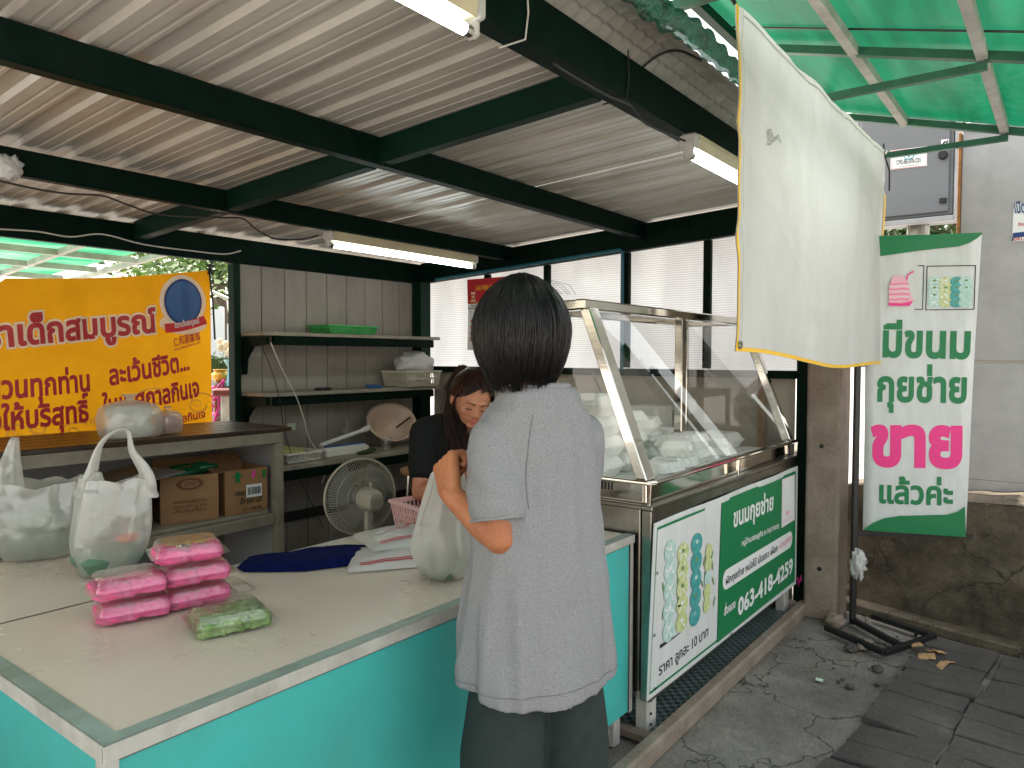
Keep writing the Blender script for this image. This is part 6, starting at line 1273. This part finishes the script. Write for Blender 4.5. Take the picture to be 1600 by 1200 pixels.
def hand(b, wr, hd, palm_n, curl_dir, side=1, fist=True):
    """closed hand: palm block, four curled fingers and thumb from the side of the palm"""
    ax = (hd - wr).normalized(); n = (palm_n - ax * palm_n.dot(ax)).normalized(); sd = ax.cross(n) * side
    pc = wr + ax * .045
    for k in range(4): o = sd * (-.031 + .0205 * k); b.capsule(wr + ax * .012 + o * .55, wr + ax * .083 + o, .018, .0155, 10)
    for k, L in enumerate((.040, .045, .042, .034)):
        o = sd * (-.032 + .0215 * k); p0 = wr + ax * .084 + o; p1 = p0 + (ax * .35 + n * .9).normalized() * L * .85; p2 = p1 + (n * .4 - ax * .9).normalized() * L * .62; p3 = p2 + (-n * .5 - ax * .8).normalized() * L * .42
        b.capsule(p0, p1, .0112, .0102, 10); b.capsule(p1, p2, .0102, .0094, 10); b.capsule(p2, p3, .0094, .0082, 10)
    t0 = wr + ax * .022 - sd * .022; t1 = t0 - sd * .018 + ax * .03 + n * .016; t2 = t1 + ax * .026 + n * .014 + sd * .004; t3 = t2 + ax * .018 + n * .012 + sd * .012
    b.capsule(t0, t1, .0155, .0125, 10); b.capsule(t1, t2, .0125, .0105, 10); b.capsule(t2, t3, .0105, .0088, 10)
hand(b, wrL, dd(694, 706, 1.74), (Rt * 1.0 + Fw * .25), None, -1)
hand(b, wrR, hdR, -Rt + V(0, 0, .2), None, 1)
body = fuse(b, 'body', 'skin', cst, voxel=.0038, sm=3)
# T-shirt
def shirt():
    b = MB(); n = 72; secs = [(1.335, .070, .062, -.022), (1.322, .095, .070, -.02), (1.30, .102, .080, -.015), (1.275, .124, .090, -.008), (1.24, .142, .100, 0), (1.18, .153, .108, .0), (1.08, .157, .112, .0), (.98, .164, .116, -.002), (.86, .175, .124, -.005), (.76, .180, .130, -.008), (.69, .184, .134, -.010), (.645, .182, .132, -.012)]
    rings = []
    def prof(z):
        for i in range(len(secs) - 1):
            if secs[i][0] >= z >= secs[i + 1][0]:
                t = (secs[i][0] - z) / (secs[i][0] - secs[i + 1][0]); t = t * t * (3 - 2 * t) * .5 + t * .5; return [secs[i][k] + (secs[i + 1][k] - secs[i][k]) * t for k in (1, 2, 3)]
    nz = 80
    for i in range(nz + 1):
        z = 1.335 + (.655 - 1.335) * i / nz; w, d, off = prof(z); ring = []; h = (1.335 - z) / .68
        for j in range(n):
            a = 2 * math.pi * j / n; ca, sa = math.cos(a), math.sin(a); e = .86; x = math.copysign(abs(ca) ** e, ca); y = math.copysign(abs(sa) ** e, sa)
            k = max(0, h - .12); fold = 1 + k * .085 * math.sin(a * 7 + 1.2 * math.sin(z * 6) + 3 * noise.noise(Vector((z * 3, 0, 2)))) * (.5 + .5 * noise.noise(Vector((ca * 2, sa * 2, z * 2)))) + (k + .12) * .13 * noise.noise(Vector((ca * 3.5 + z * 1.5, sa * 3.5, z * 2.2))) + .030 * noise.noise(Vector((ca * 8 + z * 5, sa * 8, z * 5))) + min(1, h * 4) * .085 * noise.noise(Vector((ca * 4.5, sa * 4.5, z * 1.1 + 3))) + .03 * noise.noise(Vector((x * 3 + z * 9, y * 3, z * 7 + x * 5))) * (h > .05) * (h < .5)
            sq = 1 - .05 * math.exp(-((z - .96) / .12) ** 2) * (ca < -.2)
            ring.append(BP(x * w * fold * sq, y * d * fold + off, z + (.012 * math.sin(a + .4) * (h > .9)) * (h - .9) * 10 + .006 * math.cos(2 * a) * (h > .9)))
        rings.append(ring)
    b.loft(rings, True, True)
    return b
b = shirt()
def sleeve(b, sh, el, t_end, r0, r1, seed, side):
    a = BP(side * .075, -.005, 1.235); pts = [a, sh + (V(0, 0, .005)), sh.lerp(el, .35), sh.lerp(el, .65), sh.lerp(el, t_end)]; n = 40; rr = [.045, .055, r0, (r0 + r1) / 2 + .004, r1]; m = 30; rings = []; prev = None
    for i in range(m + 1):
        t = i / m * (len(pts) - 1); k = min(int(t), len(pts) - 2); f = t - k; p = pts[k].lerp(pts[k + 1], f); r = rr[k] + (rr[k + 1] - rr[k]) * (f * f * (3 - 2 * f)); q_ = min(t + .05, len(pts) - 1); kk = min(int(q_), len(pts) - 2); p2 = pts[kk].lerp(pts[kk + 1], q_ - kk) if t < len(pts) - 1.001 else None
        d = (p2 - p).normalized() if p2 is not None else prev; d = d if prev is None else (prev * .75 + d * .25).normalized(); prev = d; u = (Fw - d * Fw.dot(d)).normalized(); w = d.cross(u)
        rings.append([p + (u * math.cos(2 * math.pi * j / n) * 1.12 + w * math.sin(2 * math.pi * j / n)) * r * (1 + .05 * noise.noise(Vector((math.cos(2 * math.pi * j / n) * 2, t * 1.4 + seed, math.sin(2 * math.pi * j / n) * 2))) + .05 * math.sin(t * 5 + 4 * math.cos(2 * math.pi * j / n)) * (t > 1.5) * (t < 3.2)) for j in range(n)])
    b.loft(rings, True, True)
    return pts[-1], prev, r1
eL = sleeve(b, shL, elL, .80, .062, .061, 1, -1); sleeve(b, shR, elR, .72, .062, .060, 5, 1)
def folds(p):
    q_ = p - BO; r_, f_, z = q_.dot(Rt), q_.dot(Fw), p.z; am = min(1, max(0, (1.26 - z) / .12)); out = (Rt * r_ * .5 + Fw * f_).normalized()
    s1 = r_ * 30 + 2.4 * noise.noise(Vector((r_ * 5, z * 2.2, f_ * 4))) + z * 4; s2 = r_ * 17 - z * 9 + 3 * noise.noise(Vector((r_ * 6, z * 3, 7)))
    d = .0065 * (1 - abs(math.sin(s1))) ** 2 * (.5 + noise.noise(Vector((r_ * 7, z * 3.5, f_ * 7 + 3)))) + .006 * (1 - abs(math.sin(s2))) ** 2 * max(0, noise.noise(Vector((r_ * 5 + 3, z * 4, f_ * 5)))) + .006 * noise.noise(Vector((r_ * 9 + z * 3, z * 4, f_ * 9)))
    return p + out * d * am
sh_o = fuse(b, 'tshirt', 'shirt_grey', cst, voxel=.0056, sm=4, deform=folds)
from mathutils.bvhtree import BVHTree
_bv = BVHTree.FromPolygons([v.co + ORG[sh_o.name] for v in sh_o.data.vertices], [tuple(p.vertices) for p in sh_o.data.polygons])
def onshirt(o, d):
    h = _bv.ray_cast(o, d)[0]; return h - d * .0006 if h is not None else None
mat('shirt_seam', (.17, .17, .18), .9)
def hemline(b):
    for z, r_ in ((.676, .0011),):
        pts = [onshirt(BP(.5 * math.cos(a), .5 * math.sin(a), z), (BP(0, 0, z) - BP(.5 * math.cos(a), .5 * math.sin(a), z)).normalized()) for a in [2 * math.pi * j / 90 for j in range(90)]]; b.tube([p for p in pts if p is not None], r_, 5, closed=True)
part('hem_stitch', 'shirt_seam', sh_o, hemline)
def armseam(b):
    pts = []
    for i in range(22):
        t = i / 21; p = onshirt(BP(-.060 - .030 * math.sin(t * 1.6) + .012 * t * t, -.5, 1.275 - .20 * t), Fw)
        if p is not None: pts.append(p)
    b.tube(pts, .0012, 5)
part('armhole_seam', 'shirt_seam', sh_o, armseam)
part('sleeve_hem', 'shirt_grey', sh_o, lambda b: [b.tube([eL[0] - eL[1] * o + ((Fw - eL[1] * Fw.dot(eL[1])).normalized() * math.cos(a) * 1.12 + eL[1].cross((Fw - eL[1] * Fw.dot(eL[1])).normalized()) * math.sin(a)) * (eL[2] * .995) for a in [2 * math.pi * j / 40 for j in range(40)]], r, 8, closed=True) for o, r in ((.002, .0035), (.022, .0018))], smooth=True)
part('collar', 'shirt_grey', sh_o, lambda b: b.tube([BP(.066 * math.cos(a), .058 * math.sin(a) - .022, 1.330 - .006 * math.sin(a)) for a in [2 * math.pi * j / 40 for j in range(40)]], .0075, 10, closed=True), smooth=True)
# shorts
b = MB()
for s_ in (-1, 1):
    rings = []; n = 40
    for i in range(22):
        z = .74 - (.74 - .43) * i / 21; k = min(1, (.74 - z) / .24); cx = .068 * s_ + .022 * s_ * k; w = .080 + .014 * k; d = .094 + .008 * k
        rings.append([BP(cx + math.cos(a) * w * (1 + .04 * noise.noise(Vector((math.cos(a) * 2 + s_, math.sin(a) * 2, z * 5)))), math.sin(a) * d * (1 + .05 * noise.noise(Vector((math.cos(a) * 2, math.sin(a) * 2 + s_, z * 4)))) - .01, z) for a in [2 * math.pi * j / n for j in range(n)]])
    b.loft(rings, True, True)
fuse(b, 'shorts', 'shorts', cst, voxel=.007, sm=4)
part('sandals', 'black', cst, lambda b: [b.loft([[BP(.085 * s_ + p.x, .035 + p.y, z) for p in rring(0, 0, 0, .09, .25, .04, 5)] for z in (.002, .022)], True, True) for s_ in (-1, 1)])
# hair: helmet base + strands
def hair_cut(parent, HC, yaw, m, base, strands, seed, length, name='hair', r=.0016):
    rs = random.Random(seed); b = MB(); base(b); cap = fuse(b, name, m, parent, voxel=.0055, sm=3); return cap
XH = Matrix.Rotation(YAW - math.pi / 2, 3, 'Z')   # local x=right, y=forward
HP = lambda x, y, z: HC + XH @ V(x, y, z)
def hair_surface(th, t, seed=0):
    """th: angle round the head from back (0) ; t: 0 crown .. 1 tip"""
    x = math.sin(th); y = -math.cos(th); phi = min(t, 1.15) * 2.42; rh = math.sin(phi) if phi < 1.6 else 1 - .34 * ((phi - 1.6) / .9) ** 1.7
    rh = rh ** 1.12 if phi < 1.57 else rh; px = x * .100 * rh; py = y * .109 * rh; pz = .126 * math.cos(phi) if phi < 1.57 else -.132 * (phi - 1.57) * .98
    if y > 0 and phi > 1.3: px *= 1; pz += .0
    return px, py, pz
b = MB(); n = 56; rings = []
for k in range(26):
    t = .001 + k / 25; rings.append([HP(*(Vector(hair_surface(2 * math.pi * j / n, t)) * (1 + .012 * noise.noise(Vector((math.cos(2 * math.pi * j / n) * 6, math.sin(2 * math.pi * j / n) * 6, t * 1.5)))))) for j in range(n)])
b.smooth = True; b.use('hair_black'); b.loft(rings, True, True)
rs = random.Random(5); b.smooth = True
for i in range(4200):
    th = rs.uniform(-2.6, 2.6); lay = rs.uniform(-.004, .006) + .007 * noise.noise(Vector((th * 9, 1, 0))); tip = rs.choice((rs.uniform(.95, 1.06) + .03 * math.sin(th * 7), rs.uniform(.6, 1.0))); t0 = rs.uniform(.02, .35); wv = rs.uniform(-.22, .22) + .12 * math.sin(th * 3); sd_ = rs.uniform(0, 9); pts = []
    for k in range(9):
        t = t0 + (tip - t0) * k / 8; p = Vector(hair_surface(th + wv * t * t, min(t, 1.12), 0)); s_ = 1 + (lay + .003) / .1; out = 1.0 + (.03 * (k / 8) ** 3 if i % 5 == 0 else 0); pts.append(HP(p.x * s_ * out, p.y * s_ * out, p.z + lay * (1 - t)))
    b.tube(pts, lambda q: .0021 * (1 - q ** 3 * .8), 4, False)
for i in range(10):
    a = rs.uniform(-.6, .3); p = HP(.01 * i - .04, 0, .10); b.tube([p, p + Rt * .03 + V(0, 0, .018 + .004 * rs.random()), p + Rt * (.06 + .02 * rs.random()) + V(0, 0, .012), p + Rt * (.09 + .01 * rs.random()) - V(0, 0, .01)], .0005, 4, False)
b.build('hair', None, cst)
# bag held by the customer
HB = dd(700, 735, 1.86); bb = onZ(698, 895, .768); bb = V(bb.x - .02, bb.y - .01, .768)
hb = thing('plastic_bag', 'long white plastic bag held up by the customer above the counter', 'bag', (bb.x, bb.y, .77), 'white plastic carrier bags')
def hbag(b):
    b.smooth = True; n = 60; rings = []; m = 24; top = HB - V(0, 0, .0)
    vx = V(ray(700, 800).y, -ray(700, 800).x, 0).normalized(); vd = V(-vx.y, vx.x, 0)
    for k in range(m + 1):
        v = k / m; c = bb.lerp(top, v); c.z = bb.z + (top.z - bb.z) * v; w = .118 * (.78 + .3 * math.sin(min(1, v * 4) * math.pi / 2)) * (1 - .0 * v) if v < .3 else .127 * (1 - .62 * ((v - .3) / .7) ** 1.1); w = w * (1 if v < .96 else .8); d = w * (.62 - .2 * v)
        rings.append([c + vx * math.cos(a) * w / 1.35 * (1 + .12 * v ** .5 * math.sin(a * 7 + 2 + v * 4 + 3 * noise.noise(Vector((v * 3, a, 1)))) + .04 * noise.noise(Vector((math.cos(a) * 3, math.sin(a) * 3, v * 3)))) + vd * math.sin(a) * d * (1 + .30 * v ** .5 * math.sin(a * 6 + 5 * noise.noise(Vector((math.cos(a) * 2, math.sin(a) * 2, v * 2)))) + .05 * noise.noise(Vector((math.cos(a) * 4, math.sin(a) * 4, v * 4)))) + V(0, 0, .004 + (.012 * noise.noise(Vector((math.cos(a) * 2, math.sin(a) * 2, 7))) if v < .1 else 0)) for a in [2 * math.pi * j / n for j in range(n)]])
    b.loft(rings, True, False)
part('film', 'bag_film_thick', hb, hbag)
def hbox(b):
    for k, (rz, z) in enumerate(((.2, .006),)): b.loft([[V(bb.x, bb.y, bb.z) + Matrix.Rotation(rz, 3, 'Z') @ p for p in rring(0, 0, z + dz, .13 * a, .11 * a, .02, 3)] for dz, a in ((0, .8), (.02, 1), (.024, 1), (.05, .8))], True, True)
part('inner_box', 'inner_green', hb, hbox)
# ================================================================== VENDOR
vn = thing('person', 'person in black top with brown ponytail and glittering hair tie, looking down behind the counter', 'person', (2.28, 2.30, 0))
VH = dd(737, 622, 2.80); VF = V(-.62, -.78, 0).normalized(); VF = V(math.cos(R_(-140)), math.sin(R_(-140)), 0)
# head frame: face direction looks down and towards the camera's right
cdir = V(CAMP.x - VH.x, CAMP.y - VH.y, 0).normalized(); camR = V(-cdir.y, cdir.x, 0)   # camera-right seen from the face
fdir = (Matrix.Rotation(R_(16), 3, 'Z') @ cdir).normalized()     # turned to the picture's right
if fdir.dot(RM @ V(1, 0, 0)) < 0: fdir = (Matrix.Rotation(R_(-16), 3, 'Z') @ cdir).normalized()
pit = R_(27); side = V(0, 0, 1).cross(fdir).normalized() * -1  # person's right hand is on -side ... only used as an axis
fy_ = (fdir * math.cos(pit) - V(0, 0, 1) * math.sin(pit)).normalized(); fz_ = (V(0, 0, 1) * math.cos(pit) + fdir * math.sin(pit)).normalized(); fx_ = fy_.cross(fz_).normalized()
roll = Matrix.Rotation(R_(-10), 3, fy_); fx_ = roll @ fx_; fz_ = roll @ fz_
HM = Matrix((fx_, fy_, fz_)).transposed(); H = lambda x, y, z: VH + HM @ V(x, y, z)
b = MB()
b.ell(H(0, -.010, .018), (.070, .088, .078), 20, 14, HM); b.ell(H(0, .022, -.018), (.060, .058, .062), 18, 12, HM); b.ell(H(0, .034, -.062), (.036, .036, .032), 14, 10, HM); b.ell(H(0, .045, -.040), (.045, .034, .04), 14, 10, HM)
for s_ in (-1, 1): b.ell(H(.032 * s_, .056, -.022), (.024, .019, .024), 12, 8, HM); b.ell(H(.071 * s_, -.005, -.012), (.010, .018, .028), 10, 8, HM); b.ell(H(.0115 * s_, .083, -.030), (.0085, .010, .0075), 8, 6, HM)
b.capsule(H(0, .074, .006), H(0, .090, -.024), .0075, .011, 10); b.capsule(H(-.030, .070, .016), H(.030, .070, .016), .011, .011, 10)
b.ell(H(0, .079, -.048), (.020, .010, .0065), 12, 8, HM); b.ell(H(0, .076, -.058), (.018, .010, .0065), 12, 8, HM); b.ell(H(0, .067, -.078), (.015, .014, .013), 10, 8, HM)
for s_ in (-1, 1): b.ell(H(.030 * s_, .066, -.001), (.0145, .0125, .010), 12, 8, HM)
NK = H(0, -.03, -.10); SC = V(2.26, 2.20, 1.10)
SC = V(VH.x, VH.y, 0) - fdir * .14 + V(0, 0, 1.13)
sdv = V(-fdir.y, fdir.x, 0)
b.capsule(H(0, -.02, -.03), SC + V(0, 0, .045), .044, .052)
b.capsule(SC, SC - fdir * .06 + V(0, 0, -.25), .085, .10); b.capsule(SC - sdv * .12 - V(0, 0, .02), SC + sdv * .12 - V(0, 0, .02), .05, .05); b.capsule(SC - fdir * .06 + V(0, 0, -.25), SC - fdir * .12 + V(0, 0, -.42), .10, .12)
for s_ in (-1, 1):
    hip = SC - fdir * .13 + sdv * .08 * s_ - V(0, 0, .42); kn = V(hip.x, hip.y, .42) ; an = V(hip.x, hip.y, .08) - fdir * .03; b.capsule(hip, kn, .085, .055); b.capsule(kn, an, .055, .034); b.capsule(an - V(0, 0, .035), an + fdir * .14 - V(0, 0, .05), .036, .026)
    sh = SC + sdv * .15 * s_ - V(0, 0, .03); el = sh - V(0, 0, .22) + fdir * .06 + sdv * .03 * s_; wr = el + fdir * .19 - sdv * .08 * s_ + V(0, 0, .04); arm(b, sh, el, wr, .040); hand(b, wr, wr + (fdir - sdv * .3 * s_).normalized() * .08, -V(0, 0, 1) - sdv * .4 * s_, None, s_)
fuse(b, 'body', 'skin_face', vn, voxel=.0040, sm=3)
# face details lying on the surface
def lash(b):
    for s_ in (-1, 1): b.tube([H((.030 + o) * s_, .0805 - .10 * abs(o) - .25 * o * o * 30, -.006 - .0022 * (1 - (o / .014) ** 2)) for o in (-.014, -.009, -.004, .001, .006, .011, .015)], lambda q: .0012 + .0006 * q, 6)
part('eyelashes', 'brow', vn, lash)
part('eyebrows', 'brow', vn, lambda b: [b.tube([H(x * s_, .0835 - (x - .012) ** 2 * 9, z) for x, z in ((.013, .0155), (.022, .0185), (.032, .0195), (.041, .017), (.048, .013))], lambda q: .0026 * (1 - q * .6), 6, flat=.7) for s_ in (-1, 1)])
part('lips', 'lip', vn, lambda b: [b.ell(H(0, .0835, -.0478), (.0185, .0068, .0042), 14, 8, HM), b.ell(H(0, .0815, -.0560), (.016, .0068, .0050), 14, 8, HM)], smooth=True)
part('nostrils', 'brow', vn, lambda b: [b.ell(H(.0065 * s_, .0935, -.0375), (.0026, .002, .0014), 8, 6, HM) for s_ in (-1, 1)])
# hair
b = MB(); b.use('hair_brown'); b.smooth = True
def vh(th, t):   # th around from back; front hairline at the forehead
    x = math.sin(th); y = -math.cos(th); ph = t * (1.9 - (.84 + .24 * math.sin(th * 2.2 + .5)) * max(0, y) ** .8); return (x * .0785 * math.sin(ph) , y * .0985 * math.sin(ph) - .012, .093 * math.cos(ph) + .014)
n = 48; rings = [[H(*vh(2 * math.pi * j / n, .001 + k / 20)) for j in range(n)] for k in range(21)]; b.loft(rings, True, False)
rs = random.Random(8); PT = Vector((-.0, -.085, .062))   # ponytail root in head frame
for i in range(1700):
    th = rs.uniform(-math.pi, math.pi); t1 = rs.uniform(.3, 1.0); p0 = Vector(vh(th, t1)) * 1.01; pts = []
    for k in range(8):
        f = k / 7; q_ = p0.lerp(PT, f); d = Vector((q_.x / .080, (q_.y + .012) / .100, (q_.z - .014) / .095)); L = d.length; tgt = 1.02 + rs.uniform(-.01, .012) * .5
        if L > 1e-3: d = d / L * (tgt if f < .93 else max(L, 1))
        pts.append(H(d.x * .080, d.y * .100 - .012, d.z * .095 + .014))
    b.tube(pts, .0013, 4, False)
PR = H(*PT) - fdir * .0
lft = -(RM @ V(1, 0, 0)); lft = V(lft.x, lft.y, 0).normalized()
for i in range(900):   # the tail
    a = rs.uniform(0, 6.28); r = .016 * rs.random() ** .5; o = fx_ * math.cos(a) * r + fz_ * math.sin(a) * r; sp = rs.uniform(.6, 1.5); L = rs.uniform(.26, .36); e = V(rs.gauss(0, 1), rs.gauss(0, 1), 0) * .006
    p0 = PR + o * .5; pts = [p0, p0 - fdir * .022 + lft * .03 + V(0, 0, .008) + o * sp, p0 - fdir * .03 + lft * .05 - V(0, 0, .05) + o * sp * 1.5 + e, p0 - fdir * .02 + lft * .055 - V(0, 0, .15) + o * sp * 1.8 + e * 2, p0 - fdir * .01 + lft * .045 - V(0, 0, L * .8) + o * sp * 1.3 + e * 3, p0 + lft * .03 - V(0, 0, L) + o * .6 + e * 4]; b.tube(pts, lambda q: .0016 * (1 - q * .7), 4, False)
for s_ in (-1, 1):
    for i in range(30): x0 = .066 + rs.uniform(0, .008); b.tube([H(x0 * s_, .030 + rs.uniform(-.01, .01), .035), H((x0 + .008) * s_, .035, 0), H((x0 + .006) * s_, .028 + rs.uniform(-.01, .01), -.04 - rs.uniform(0, .03))], .0008, 4, False)
b.build('hair', None, vn)
part('hair_tie', 'pearl', vn, lambda b: [b.ell(PR + fx_ * .022 * math.cos(a) + fz_ * .022 * math.sin(a) + lft * .012 + fdir * .012 * math.sin(a * 3), .0042, 8, 6) for a in [i * .37 for i in range(17)]], smooth=True)
# black top
b = MB(); rings = []; n = 48
for k in range(30):
    t = k / 29; c = (SC + V(0, 0, .03)).lerp(SC - fdir * .13 + V(0, 0, -.42), t); w = .06 + .115 * math.sin(min(1, t * 4.5) * math.pi / 2) + .0 * t; d = .055 + .06 * min(1, t * 4)
    rings.append([c + sdv * math.cos(a) * w * (1 + .03 * noise.noise(Vector((math.cos(a) * 3, math.sin(a) * 3, t * 5)))) + fdir * math.sin(a) * d * (1 + .05 * noise.noise(Vector((math.cos(a) * 3, math.sin(a) * 3, t * 5 + 4)))) for a in [2 * math.pi * j / n for j in range(n)]])
b.loft(rings, True, True)
for s_ in (-1, 1):
    sh = SC + sdv * .15 * s_ - V(0, 0, .03); el = sh - V(0, 0, .22) + fdir * .06 + sdv * .03 * s_; b.capsule(SC + sdv * .09 * s_ - V(0, 0, .005), sh, .055, .062); b.capsule(sh, sh.lerp(el, .6), .062, .058)
fuse(b, 'top', 'black_shirt', vn, voxel=.006, sm=3)
b = MB()
for s_ in (-1, 1): hip = SC - fdir * .13 + sdv * .08 * s_ - V(0, 0, .40); b.capsule(hip, V(hip.x, hip.y, .12), .11, .07)
fuse(b, 'trousers', 'navy', vn, voxel=.008, sm=2)
